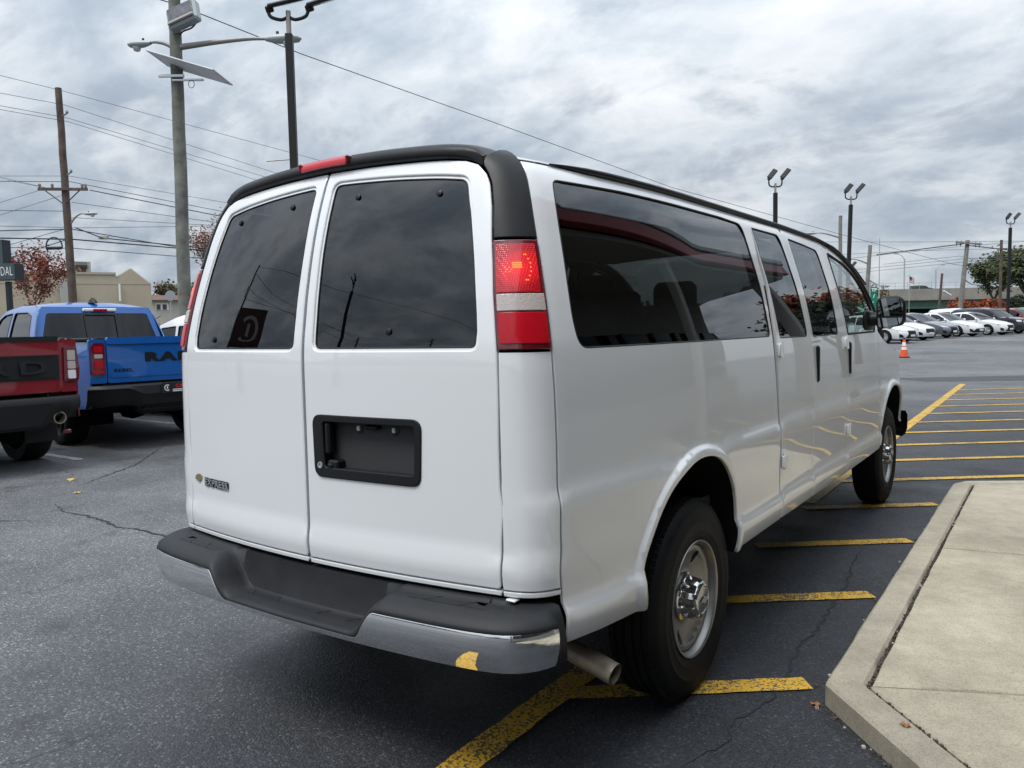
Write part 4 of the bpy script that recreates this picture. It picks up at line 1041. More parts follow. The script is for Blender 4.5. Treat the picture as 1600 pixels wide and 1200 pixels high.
# door mirrors
for sg in (1, -1):
    MY = 3.10
    loop = fillet([(1.028, 1.375), (1.200, 1.405), (1.203, 1.56), (1.165, 1.605), (1.045, 1.603), (1.020, 1.56)], [.02, .05, .04, .05, .04, .03])
    cx_, cz_ = 1.115, 1.49
    rows = []
    for f, dy in ((.90, -.012), (1.0, 0), (1.0, .05), (.93, .10), (.72, .135), (.35, .15)):
        rows.append([(sg * (cx_ + (x - cx_) * f), MY + dy, cz_ + (z - cz_) * f) for x, z in loop])
    mb = MB(); mb.grid(rows, cv=True, flip=sg < 0); k = len(loop); n0 = len(mb.v); mb.f.append(tuple(range(n0 - k, n0)))
    mb.f.append(tuple(reversed(range(k))))
    mr = mb.build('door_mirror', MATS['black_trim'], van, smooth=50)
    def mface(z0, z1, name, tilt):
        pl_ = [(cx_ + (x - cx_) * .86, cz_ + (z - cz_) * .88) for x, z in loop]; pl_ = [(x, min(max(z, z0), z1)) for x, z in pl_]
        mb = MB(); mb.add([(sg * x, MY - .014 - (z - cz_) * tilt, z) for x, z in pl_] + [(sg * cx_, MY - .014 - ((z0 + z1) / 2 - cz_) * tilt, (z0 + z1) / 2)], [((i + 1) % k, i, k) if sg > 0 else (i, (i + 1) % k, k) for i in range(k)])
        mb.build(name, MATS['mirror_glass'], mr, smooth=0)
    mface(1.468, 1.70, 'mirror_glass', .03); mface(1.30, 1.455, 'wide_angle_glass', -.05)
    mb = MB(); mb.tube([(sg * .955, MY + .06, 1.44), (sg * 1.0, MY + .06, 1.45), (sg * 1.07, MY + .05, 1.46)], [.05, .05, .04], 10); mb.box((sg * .962, MY + .05, 1.44), (.03, .24, .14), .012); mb.build('mirror_arm', MATS['black_trim'], mr, smooth=50)

# wheels
def make_wheel(front=False):
    w = empty('wheel', (0, 0, 0)); w.parent = van
    Q = Matrix.Rotation(R(90), 4, 'Y')          # lathe axis -> +x, outer face at +h
    prof = [(.222, .100), (.229, .108), (.240, .1125), (.255, .1165), (.258, .1185), (.262, .1175), (.285, .1200), (.300, .1205), (.303, .1218), (.306, .1204), (.330, .1175), (.345, .1120), (.352, .1100), (.360, .1040), (.370, .0950), (.3775, .0830), (.3810, .0740)]
    for g0 in (.058, .020, -.020, -.058):
        prof += [(.3842 if abs(g0) < .05 else .3825, g0 + .0062), (.3765, g0 + .0045), (.3765, g0 - .0045), (.3842 if abs(g0) < .05 else .3825, g0 - .0062)]
    prof += [(.3810, -.0740), (.3775, -.083), (.370, -.095), (.350, -.110), (.300, -.119), (.24, -.112), (.222, -.10)]
    prof = [(r_, h_ * .90) for r_, h_ in prof]
    mb = MB(); mb.lathe(prof, 96, Q)
    # shoulder sipes
    for i in range(84):
        a = 2 * math.pi * i / 84
        for hx_ in (.067, -.067):
            m_ = Matrix.Rotation(a, 4, 'X') @ Matrix.Translation((hx_, 0, .3800)); mb.M = m_; mb.box((0, 0, 0), (.020, .016, .006)); mb.M = Matrix.Identity(4)
    mb.build('tyre', MATS['tyre_rubber'], w, smooth=32)
    rim = [(.206, -.09), (.208, .03), (.2085, .062), (.213, .080), (.2175, .088), (.2225, .093), (.2245, .0985), (.2225, .1015), (.217, .1000), (.2115, .0950), (.205, .070), (.199, .045)]
    mb = MB(); mb.lathe(rim, 72, Q); mb.build('rim', MATS['steel_wheel'], w, smooth=50)
    hfun = pchip([0, .05, .085, .10, .13, .165, .185, .20, .215], [.050, .050, .048, .046, .052, .064, .074, .074, .062])
    def DS(u, v):
        r_ = np.hypot(u, v); return np.stack([hfun(r_), u, v], -1)
    holes = []
    for i in range(4):
        a = R(62 + 90 * i); c = np.array([math.cos(a), math.sin(a)]); t_ = np.array([-c[1], c[0]])
        pts = []
        for k in range(18):
            b = 2 * math.pi * k / 18; rr = math.cos(b) * .026; tt = math.sin(b) * .019 * (1 + .38 * math.cos(b))
            pts.append(tuple(c * (.156 + rr) + t_ * tt))
        holes.append(pts if area2(pts) > 0 else pts[::-1])
    circ = [(.2035 * math.cos(2 * math.pi * i / 64), .2035 * math.sin(2 * math.pi * i / 64)) for i in range(64)]
    panel('wheel_disc', MATS['steel_wheel'], w, DS, circ, holes if not front else holes, step=.018, depth=.022, bev=.003, hint=lambda P: np.tile(np.array([1.0, 0, 0]), (len(P), 1)), bstep=.02)
    mb = MB(); mb.lathe([(0, -.02), (.20, -.02)], 32, Q); mb.build('brake_drum', MATS['underbody'], w)
    # chrome hub cap, lobed like the wheel nuts it covers
    hl = pchip([0, .25, .45, .6, .75, .9, 1.0], [.0, .0, .0, .0, .0, .0, .0])
    rows = []
    for r_, h, am in ((.094, .048, 0), (.093, .058, 0), (.086, .062, 0), (.083, .064, .2), (.081, .069, 1), (.080, .085, 1), (.077, .102, 1), (.074, .111, .9), (.071, .117, .15), (.066, .1235, 0), (.059, .128, 0), (.053, .1295, 0), (.0505, .1285, 0), (.049, .126, 0), (.0, .1275, 0)):
        row = []
        for j in range(128):
            a = 2 * math.pi * j / 128; pk = float(sm(-.25, .35, math.cos(8 * a))); rr = r_ * (1 - .24 * am * pk); row.append((h, rr * math.cos(a), rr * math.sin(a)))
        rows.append(row)
    mb = MB(); mb.grid(rows, cv=True); mb.build('hub_cap', MATS['hub_chrome'], w, smooth=50)
    mb = MB(); mb.prism([(-.024, -.006), (-.009, -.006), (-.007, -.012), (.009, -.012), (.007, -.006), (.022, -.006), (.024, .006), (.009, .006), (.007, .012), (-.009, .012), (-.007, .006), (-.022, .006)], .1295, .1335, frame((0, 0, 0), (0, 1, 0), (0, 0, 1))); mb.build('hub_emblem', MATS['badge_grey'], w, smooth=0)
    mb = MB(); mb.tube([(.05, .125, -.10), (.085, .118, -.095)], .005, 6); mb.build('valve_stem', MATS['rubber_seal'], w)
    return w
w0 = make_wheel(); w0.location = (.866, 0, .383)
for (x, y, f) in ((.866, 3.937, 0), (-.866, 0, 1), (-.866, 3.937, 1)):
    c = copy_tree(w0, van); c.location = (x, y, .383); c.rotation_euler = (R(17 * (y > 1)), 0, R(180) if f else 0)
# underbody, axle, tailpipe
mb = MB(); mb.box((0, 1.9, .505), (1.50, 5.7, .06)); mb.box((.45, 1.9, .44), (.09, 5.6, .12)); mb.box((-.45, 1.9, .44), (.09, 5.6, .12)); mb.tube([(-.8, 0, .38), (.8, 0, .38)], .05, 10); mb.box((0, 0, .37), (.28, .28, .26), .08); mb.box((-.42, 1.75, .38), (.62, 2.0, .28), .06); mb.box((-.35, -.62, .40), (.9, .55, .24), .06); mb.tube([(.12, -.4, .37), (.12, 3.2, .40)], .06, 10); mb.box((-.86, 1.85, .44), (.10, 2.6, .14), .03); mb.box((.35, 2.9, .42), (.5, .7, .2), .05); mb.build('underbody', MATS['underbody'], van)  # low tank and skirt boxes added to block light from the far side
mb = MB(); mb.box((0, 4.1, .46), (1.5, .9, .06)); mb.tube([(-.8, 3.937, .36), (.8, 3.937, .36)], .045, 10); mb.build('front_axle', MATS['underbody'], van)
pth = [(.50, -.20, .42), (.58, -.45, .415), (.72, -.60, .37), (.90, -.625, .325), (.945, -.630, .314)]
mb = MB(); mb.tube(smooth_open(pth, 5), .037, 16, caps=False); mb.tube(smooth_open(pth, 5)[-8:], .033, 16, caps=False); mb.build('tailpipe', MATS['rust_steel'], van, smooth=60)
# seats inside
mb = MB(); mb.box((0, 1.6, .70), (1.78, 5.0, .04)); mb.build('cabin_floor', MATS['interior_dark'], van)
mb = MB(); mb.grid([[(x, y, 1.925 - .03 * (x / .75) ** 2) for x in np.linspace(-.70, .70, 7)] for y in (-.70, 2.5)]); mb.build('headliner', MATS['interior_grey'], van)
def seat(name, x, y, wd):
    mb = MB(); mb.box((x, y + .12, 1.02), (wd, .46, .14), .04)
    mb.box((x, y - .12, 1.29), (wd, .13, .52), .045, rot=Matrix.Rotation(R(8), 3, 'X'))
    n = max(1, round(wd / .45))
    for i in range(n): mb.box((x - wd / 2 + wd * (i + .5) / n, y - .165, 1.60), (.25, .08, .15), .03)
    return mb.build(name, MATS['interior_grey'], van, smooth=40)
for y in (-.30, .62, 1.48): seat('bench_seat', -.12, y, 1.30)
seat('front_seat', -.48, 2.42, .50); seat('front_seat', .48, 2.42, .50)
mb = MB(); mb.box((0, 3.35, 1.12), (1.7, .35, .3), .08); mb.build('dashboard', MATS['interior_dark'], van)
# ---------------------------------------------------------------- generic vehicle shell
def paint(name, color, metal=0.0, rough=0.3): return mat(name, color, rough, metal=metal, coat=1.0, coat_rough=0.03)
paint('blue_paint', (0.001, 0.105, 0.40), 0.0); paint('red_paint', (0.25, 0.009, 0.016), 0.1)
paint('car_white', (0.74, 0.75, 0.76)); paint('car_grey', (0.16, 0.17, 0.19), 0.5); paint('car_black', (0.012, 0.013, 0.015)); paint('car_silver', (0.48, 0.49, 0.50), 0.7); paint('car_red', (0.30, 0.014, 0.016), 0.3)
mat('black_plastic', (0.011, 0.0115, 0.013), 0.55, spec=0.35, rvary=0.08, vscale=8)
mat('plate_black', (0.015, 0.015, 0.016), 0.4); mat('print_white', (0.78, 0.78, 0.76), 0.5); mat('print_red', (0.55, 0.02, 0.03), 0.5)
mat('alloy', (0.62, 0.63, 0.64), 0.3, metal=0.8)
glass('tinted_glass', (0.14, 0.16, 0.17), 1.6); glass('screen_glass', (0.42, 0.47, 0.46), 1.6); glass('truck_glass', (0.06, 0.065, 0.07), 1.5)
WSEG = {}
def small_wheel(parent, x, y, r, w, alloy=True, side=1, spokes=9, name='wheel'):
    """tyre, rim and spokes; copies share mesh data"""
    key = (round(r, 3), round(w, 3), alloy, spokes)
    e = bpy.data.objects.new(name, None); COL.objects.link(e); e.parent = parent; e.location = (x, y, r); e.rotation_euler = (0, 0, 0 if side > 0 else math.pi)
    if key not in WSEG:
        Q = Matrix.Rotation(R(90), 4, 'Y'); h = w / 2; rr = r * .67
        mb = MB(); mb.lathe([(rr, h * .82), (rr * 1.05, h * .93), (r * .86, h), (r * .95, h * .93), (r, h * .72), (r, -h * .72), (r * .95, -h * .93), (rr, -h * .82)], 40, Q); t = mb.build('tyre', MATS['tyre_rubber'], e, smooth=35)
        mb = MB(); mb.lathe([(rr * .98, -h * .6), (rr * .94, h * .4), (rr * .96, h * .72), (rr * 1.0, h * .86), (rr * 1.01, h * .80)], 40, Q); mb.lathe([(0, h * .15), (rr * .95, h * .15)], 24, Q)
        rm = mb.build('rim', MATS['alloy'] if alloy else MATS['black_plastic'], e, smooth=40)
        mb = MB()
        for i in range(spokes):
            a = 2 * math.pi * i / spokes; mb.M = Matrix.Rotation(a, 4, 'X'); mb.box((h * .58, 0, rr * .55), (h * .22, rr * (.20 if spokes < 12 else .1), rr * .82), .006)
        mb.M = Matrix.Identity(4); mb.lathe([(0, h * .74), (rr * .16, h * .74), (rr * .22, h * .5)], 20, Q)
        sp = mb.build('spokes', MATS['alloy'] if alloy else MATS['black_plastic'], e, smooth=40)
        WSEG[key] = (t, rm, sp)
        mb = MB(); mb.lathe([(0, h * .12), (rr * .93, h * .12)], 20, Q)
    else:
        for o in WSEG[key]:
            c = o.copy(); COL.objects.link(c); c.parent = e
    return e
def vehicle(name, sp, label, cat, group=None):
    """body shell from a side profile: sides with cut wheel arches and window openings, and lofted skins across"""
    root = empty(name, (0, 0, 0), 0, label, cat, group)
    hw = sp['hw']; prof = sp['profile']; body = MATS[sp['paint']]; zb = sp['belt']; L0, L1 = min(p[0] for p in prof), max(p[0] for p in prof)
    ymid, yl = (L0 + L1) / 2, (L1 - L0) / 2
    zr = max(p[1] for p in prof)
    fz = pchip([.15, .30, .50, .62, .78, zb - .02, zb + .05, (zb + zr) / 2, zr - .06, zr], [.90, .965, 1.0, .992, .985, .955, .935, .865, .775, .70])
    pf, pr_ = sp.get('front_taper', .14), sp.get('rear_taper', .10)
    def W(y, z):
        v = (np.asarray(y, float) - ymid) / yl
        return hw * fz(z) * (1 - pf * np.clip(v - .45, 0, 1) ** 2 / .3 - pr_ * np.clip(-v - .5, 0, 1) ** 2 / .25)
    def SS(sg):
        return lambda u, v: np.stack([sg * W(u, v), np.asarray(u, float) + 0 * v, np.asarray(v, float) + 0 * u], -1)
    hint = lambda P: (P - np.array([0, ymid, .7])) / np.array([1, 4, 1.5])
    # side outline: profile from front to rear, then the sill with the arches
    sill = sp.get('sill', .24); out = [(p[0], p[1]) for p in prof]
    bottom = []
    for c in sorted(sp['axles']):
        ra = sp['arch']; zc = sp['wheel_r']
        pts = [(c + ra * math.cos(a), zc + ra * math.sin(a)) for a in np.linspace(math.pi + .1, -.1, 19)]
        pts = [p for p in pts if p[1] > sill - .001]
        bottom += [(pts[0][0], sill)] + pts + [(pts[-1][0], sill)]
    out = out + bottom
    step = sp.get('step', .16)
    for sg in (1, -1):
        side = panel('body_side', body, root, SS(sg), out, [w_ for w_ in sp['windows']], step=step, bstep=.09, depth=.02, bev=.006, hint=hint)
        for w_ in sp['windows']:
            panel('side_window', MATS[sp.get('glass', 'tinted_glass')], side, SS(sg), offset_poly(resample(w_, .08), -.006), step=.25, off=-.012, depth=.004, bev=0, hint=hint)
            lp = resample(w_, .08); P, N = surf_normals(SS(sg), np.array(lp), hint); pp = (P - N * .003).tolist()
            mb = MB(); mb.tube(pp + pp[:2], .009, 5, caps=False); mb.build('window_trim', MATS['rubber_seal'], side, smooth=180)
        for yy, z0, z1 in sp.get('door_seams', ()):
            z = np.linspace(z0, z1, 8); P, N = surf_normals(SS(sg), np.stack([np.full(8, yy), z], 1), hint); mb = MB(); mb.tube((P - N * .001).tolist(), .004, 4); mb.build('door_seam', MATS['rubber_seal'], side, smooth=0)
        for yy, zz in sp.get('handles', ()):
            p = SS(sg)(np.array([yy]), np.array([zz]))[0]; mb = MB(); mb.box(p, (.03, .18, .03), .008); mb.build('door_handle', body, side)
        if sp.get('mirror'):
            my, mz = sp['mirror']; p = SS(sg)(np.array([my]), np.array([mz]))[0]; mb = MB(); mb.box((p[0] + sg * .11, my, mz + .05), (.20, .10, .14), .04); mb.box((p[0] + sg * .01, my, mz), (.08, .05, .04), .01); mb.build('door_mirror', MATS[sp.get('mirror_mat', sp['paint'])], root, smooth=50)
        for c in sp['axles']:
            mb = MB(); ra = sp['arch'] + .01; rows = [[(sg * x_, c + ra * math.cos(a), sp['wheel_r'] + ra * math.sin(a)) for a in np.linspace(-.3, math.pi + .3, 15)] for x_ in (hw * .93, hw * .45)]
            mb.grid(rows); k = len(rows[1]); mb.add(rows[1] + [(sg * hw * .45, c, .3)], [(i, i + 1, k) for i in range(k - 1)]); mb.build('wheel_well', MATS['underbody'], root, smooth=60)
            small_wheel(root, sg * (hw * .985 - sp['tyre_w'] / 2), c, sp['wheel_r'], sp['tyre_w'], sp.get('alloy', True), sg, sp.get('spokes', 9))
            if sp.get('cladding'):
                mb = MB(); pts = []
                for a in np.linspace(-.15, math.pi + .15, 17):
                    yy, zz = c + (sp['arch'] + .02) * math.cos(a), sp['wheel_r'] + (sp['arch'] + .02) * math.sin(a); pts.append((sg * (float(W(yy, zz)) + .005), yy, max(zz, sill)))
                mb.tube(pts, .035, 6, flat=.5); mb.build('arch_flare', MATS['black_plastic'], root, smooth=60)
    # skins across the car
    for nm, m, i0, i1 in sp['skins']:
        seg = prof[i0:i1 + 1]; pts = []
        for p, q in zip(seg, seg[1:]):
            k = max(1, int(math.hypot(q[0] - p[0], q[1] - p[1]) / .10))
            pts += [tuple(np.array(p) + (np.array(q) - np.array(p)) * j / k) for j in range(k)]
        pts.append(seg[-1]); rows = []
        for y, z, dy, dz in pts:
            w_ = float(W(y, z)); rows.append([(s_ * (w_ - .002), y + dy * (1 - abs(s_) ** 2.3), z + dz * (1 - abs(s_) ** 2.6)) for s_ in np.linspace(-1, 1, 17)])
        mb = MB(); mb.grid(rows); mb.build(nm, MATS[m] if m else body, root, smooth=50)
    mb = MB(); mb.box((0, ymid, sill + .10), (hw * 1.5, yl * 1.8, .12)); mb.build('underbody', MATS['underbody'], root)
    if sp.get('seats', True):
        for (x, y) in sp.get('seat_pos', ((-.36, .0), (.36, .0), (-.36, -.85), (.36, -.85))):
            mb = MB(); mb.box((x, y, zb - .05), (.46, .16, .5), .05); mb.box((x, y - .02, zb + .26), (.24, .10, .16), .04); mb.build('seat', MATS['interior_dark'], root, smooth=40)
    root['_W'] = 0
    del root['_W']
    return root, W, SS, hint
def patch(name, m, parent, poly, y, M_=None, bow=0.0, hw=1.0, depth=.02):
    """flat fitting standing on a bowed front or rear face: poly in (x, z) at depth y, bowed like the face"""
    sgn = 1 if depth > 0 else -1
    f = lambda x: y + bow * (1 - min(1, abs(x) / hw) ** 2.2)
    n = len(poly); vs = [(x, f(x), z) for x, z in poly] + [(x, f(x) + depth, z) for x, z in poly]
    mb = MB(); ar = area2(poly) > 0
    front = tuple(range(n, 2 * n)); 
    fs = [front if (ar != (sgn > 0)) else tuple(reversed(front))] + [(i, (i + 1) % n, n + (i + 1) % n, n + i) if (ar == (sgn > 0)) else (i, n + i, n + (i + 1) % n, (i + 1) % n) for i in range(n)]
    mb.add(vs, fs); return mb.build(name, m, parent, smooth=20)
def mirror_poly(p): return [(-x, z) for x, z in p]

# ---------------------------------------------------------------- pickups on the left
def pickup(name, paint_, label, ztop, L, rear, ax=1.25):
    """crew cab pickup; local origin on the ground under the tailgate, +y forwards"""
    hw = 1.02; zt = ztop
    prof = [(L, .45, .12, 0), (L + .02, .75, .12, 0), (L - .02, 1.02, .12, .02), (L - .12, 1.14, .12, .04), (L - .5, 1.21, .1, .06), (L - 1.05, 1.25, .14, .06), (L - 1.22, 1.27, .16, .04), (L - 1.85, 1.80, .06, .04), (L - 2.0, 1.87, .03, .045), (L - 2.5, 1.94, 0, .045), (L - 3.1, 1.93, 0, .045), (L - 3.40, 1.885, -.02, .04), (L - 3.47, 1.85, -.03, .03), (L - 3.62, zt + .02, 0, 0), (L - 3.64, zt, 0, 0), (.06, zt, 0, 0), (.0, zt - .06, 0, 0), (.0, .84, 0, 0), (.02, .55, 0, 0)]
    sp = dict(hw=hw, profile=prof, belt=1.30, paint=paint_, axles=(ax, ax + 3.68), arch=.50, wheel_r=.42, tyre_w=.30, sill=.50, alloy=False, spokes=6, cladding=True, front_taper=.10, rear_taper=.0, glass='truck_glass', step=.2,
              windows=[fillet([(L - 1.45, 1.30), (L - 1.86, 1.74), (L - 2.02, 1.80), (L - 2.38, 1.825), (L - 2.40, 1.29)], .03), fillet([(L - 2.50, 1.29), (L - 2.49, 1.825), (L - 3.05, 1.815), (L - 3.28, 1.76), (L - 3.40, 1.45), (L - 3.40, 1.29)], .04)],
              door_seams=((L - 1.35, .6, 1.2), (L - 2.45, .6, 1.28), (L - 3.45, .6, 1.28)), handles=((L - 2.3, 1.16), (L - 3.3, 1.16)), mirror=(L - 1.40, 1.32), mirror_mat='black_plastic',
              skins=[('front_fascia', 'black_plastic', 0, 3), ('hood', None, 3, 6), ('windscreen', 'truck_glass', 6, 8), ('roof', None, 8, 12)], seats=False)
    root, W, SS, hint = vehicle(name, sp, label, 'pickup')
    # cab back: frame, glass, middle slider, high brake lamp, roof antenna
    yc, yt = L - 3.60, L - 3.47
    def cab(x, z): return (x, yc + (yt - yc) * (z - zt) / (1.85 - zt) - .03 * (1 - (x / .8) ** 2), z)
    def cw(z): return float(W(L - 3.5, z)) - .01
    loop_o = [(-cw(zt), zt), (cw(zt), zt), (cw(1.87), 1.87), (-cw(1.87), 1.87)]
    gl = fillet([(-cw(zt) + .10, zt - .05), (cw(zt) - .10, zt - .05), (cw(1.8) - .10, 1.795), (-cw(1.8) + .10, 1.795)], .05)
    Sc = lambda u, v: np.stack([np.asarray(u, float), yc + (yt - yc) * (np.asarray(v, float) - zt) / (1.85 - zt) - .05 * (1 - (np.asarray(u, float) / .8) ** 2), np.asarray(v, float)], -1)
    hb = lambda P: np.tile(np.array([0, -1.0, 0]), (len(P), 1))
    cbk = panel('cab_back', MATS[paint_], root, Sc, fillet([(-cw(zt), zt - .12), (cw(zt), zt - .12), (cw(1.80), 1.80), (cw(1.89), 1.895), (-cw(1.89), 1.895), (-cw(1.80), 1.80)], [0, 0, .05, .05, .05, .05]), [gl], step=.1, depth=.02, hint=hb)
    panel('rear_window', MATS['truck_glass'], cbk, Sc, offset_poly(resample(gl, .08), -.005), step=.2, off=-.008, depth=.004, bev=0, hint=hb)
    sl_ = [(-.22, zt), (.22, zt), (.22, 1.77), (-.22, 1.77)]
    lp = resample(sl_, .1); P = Sc(np.array(lp)[:, 0], np.array(lp)[:, 1]); mb = MB(); pp = (P + np.array([0, -.004, 0])).tolist(); mb.tube(pp + pp[:2], .010, 5, caps=False); mb.build('window_slider', MATS['rubber_seal'], cbk, smooth=0)
    mb = MB(); mb.box((0, yt - .075, 1.845), (.48, .04, .05), .012); cl_ = mb.build('high_brake_lamp', MATS['print_white'], cbk); mb = MB(); mb.box((0, yt - .097, 1.845), (.20, .02, .036), .004); mb.build('red_lens', MATS['red_lens'], cl_)
    mb = MB(); mb.lathe([(.11, 0), (.08, .05), (.03, .085), (0, .09)], 12, Matrix.Translation((.0, L - 3.3, 1.955)) @ Matrix.Diagonal((.5, 1.2, 1, 1))); mb.build('roof_antenna', MATS['black_plastic'], root, smooth=60)
    # inside: seats and headrests seen through the glass, far light from the windscreen
    for x in (-.45, .45):
        for y in (L - 2.95, L - 2.05): mb = MB(); mb.box((x, y, 1.30), (.55, .16, .62), .05); mb.box((x, y - .02, 1.66), (.27, .10, .15), .04); mb.build('seat', MATS['interior_dark'], root, smooth=40)
    # bed: rails, floor, inner walls
    for sg in (1, -1):
        mb = MB(); mb.box((sg * .93, (L - 3.64) / 2 + .03, zt - .01), (.12, L - 3.72, .04), .012); mb.build('bed_rail', MATS['black_plastic'], root)
        mb = MB(); mb.box((sg * .86, (L - 3.64) / 2, zt - .28), (.03, L - 3.70, .5)); mb.build('bed_wall', MATS['black_plastic'], root)
    mb = MB(); mb.box((0, (L - 3.64) / 2, .85), (1.7, L - 3.70, .04)); mb.build('bed_floor', MATS['black_plastic'], root)
    mb = MB(); mb.box((0, .9, .60), (1.6, 1.6, .22), .05); mb.tube([(-.85, ax, .42), (.85, ax, .42)], .06, 10); mb.lathe([(.0, -.16), (.14, -.12), (.19, 0), (.14, .12), (0, .16)], 16, Matrix.Translation((0, ax, .42))); mb.build('rear_axle', MATS['underbody'], root, smooth=50)
    rear(root, W, zt, MATS[paint_])
    return root
def box_poly(x0, x1, z0, z1, r=0.02): return fillet([(x0, z0), (x1, z0), (x1, z1), (x0, z1)], r)
def rear_red(root, W, zt, pm):
    # outer corners of the bed, tailgate in three bands with an embossed black panel
    for sg in (1, -1):
        p = box_poly(.80, .99, .84, zt - .01, .03); p = p if sg > 0 else mirror_poly(p)
        patch('bed_corner', pm, root, p, .03, bow=.03, hw=1.0, depth=-.05)
        lp = fillet([(.835, .955), (.985, .955), (1.0, 1.10), (.975, 1.345), (.90, 1.36), (.845, 1.335)], .025); lp = lp if sg > 0 else mirror_poly(lp)
        lamp = patch('tail_lamp', MATS['dark_red_lens'], root, lp, .02, bow=.03, depth=-.075)
        for z0, z1, m in ((1.19, 1.30, 'clear_lens'), (1.095, 1.18, 'clear_lens'), (.985, 1.08, 'print_white')):
            q = box_poly(.875, .955, z0, z1, .012); q = q if sg > 0 else mirror_poly(q); patch('lamp_lens', MATS[m], lamp, q, -.045, bow=.03, depth=-.018)
    tg = patch('tailgate', pm, root, box_poly(-.795, .795, .845, zt, .02), .02, bow=.03, depth=-.055)
    patch('tailgate_panel', MATS['black_plastic'], tg, box_poly(-.74, .79, .985, 1.255, .012), -.03, bow=.03, depth=-.018)
    patch('panel_rib', MATS['black_trim'], tg, box_poly(-.72, .74, 1.225, 1.24, .004), -.043, bow=.03, depth=-.01)
    patch('panel_rib', MATS['black_trim'], tg, box_poly(-.72, .74, 1.0, 1.012, .004), -.043, bow=.03, depth=-.01)
    put_text('tailgate_letters', 'FORD', .20, frame((.0, -.052, 1.115), (1, 0, 0), (0, 0, 1)), MATS['step_plastic'], tg, depth=.012, bold=.004, spacing=1.45, sx=2.0)
    patch('tailgate_top_trim', MATS['black_plastic'], tg, box_poly(-.795, .795, zt - .03, zt + .025, .012), .0, bow=.03, depth=-.045)
    # bumper with raised ends, exhaust, mud flap
    mb = MB(); rows = []
    for x in np.linspace(-1.01, 1.01, 33):
        a = abs(x); f = float(sm(.55, .74, a)); b = -.14 + .13 * float(sm(.75, 1.01, a)) ** 2
        rows.append([(x, .05, .80), (x, b + .02, .80), (x, b, .775), (x, b - .005, .70), (x, b + .02, .66 - .12 * (1 - f)), (x, b + .06, .60 - .14 * (1 - f)), (x, .05, .55 - .10 * (1 - f))])
    mb.grid(rows); bp_ = mb.build('rear_bumper', MATS['black_plastic'], root, smooth=35)
    patch('bumper_inset', MATS['black_trim'], bp_, fillet([(-.52, .50), (.52, .50), (.66, .735), (-.66, .735)], .02), -.135, bow=.0, depth=-.012)
    for sg in (1, -1):
        mb = MB(); mb.lathe([(.062, -.02), (.068, 0), (.068, .22), (.056, .22), (.055, -.02)], 20, Matrix.Translation((sg * .74, .12, .565)) @ Matrix.Rotation(R(90), 4, 'X') @ Matrix.Translation((0, 0, 0))); mb.build('exhaust_tip', MATS['rust_steel'], root, smooth=40)
        mb = MB(); mb.box((sg * .80, .50, .46), (.36, .02, .42), .005); mb.build('mud_flap', MATS['black_plastic'], root)
        mb = MB(); mb.box((sg * .86, .02, .395), (.09, .03, .045), .01); mb.build('side_reflector', MATS['dark_red_lens'], root)
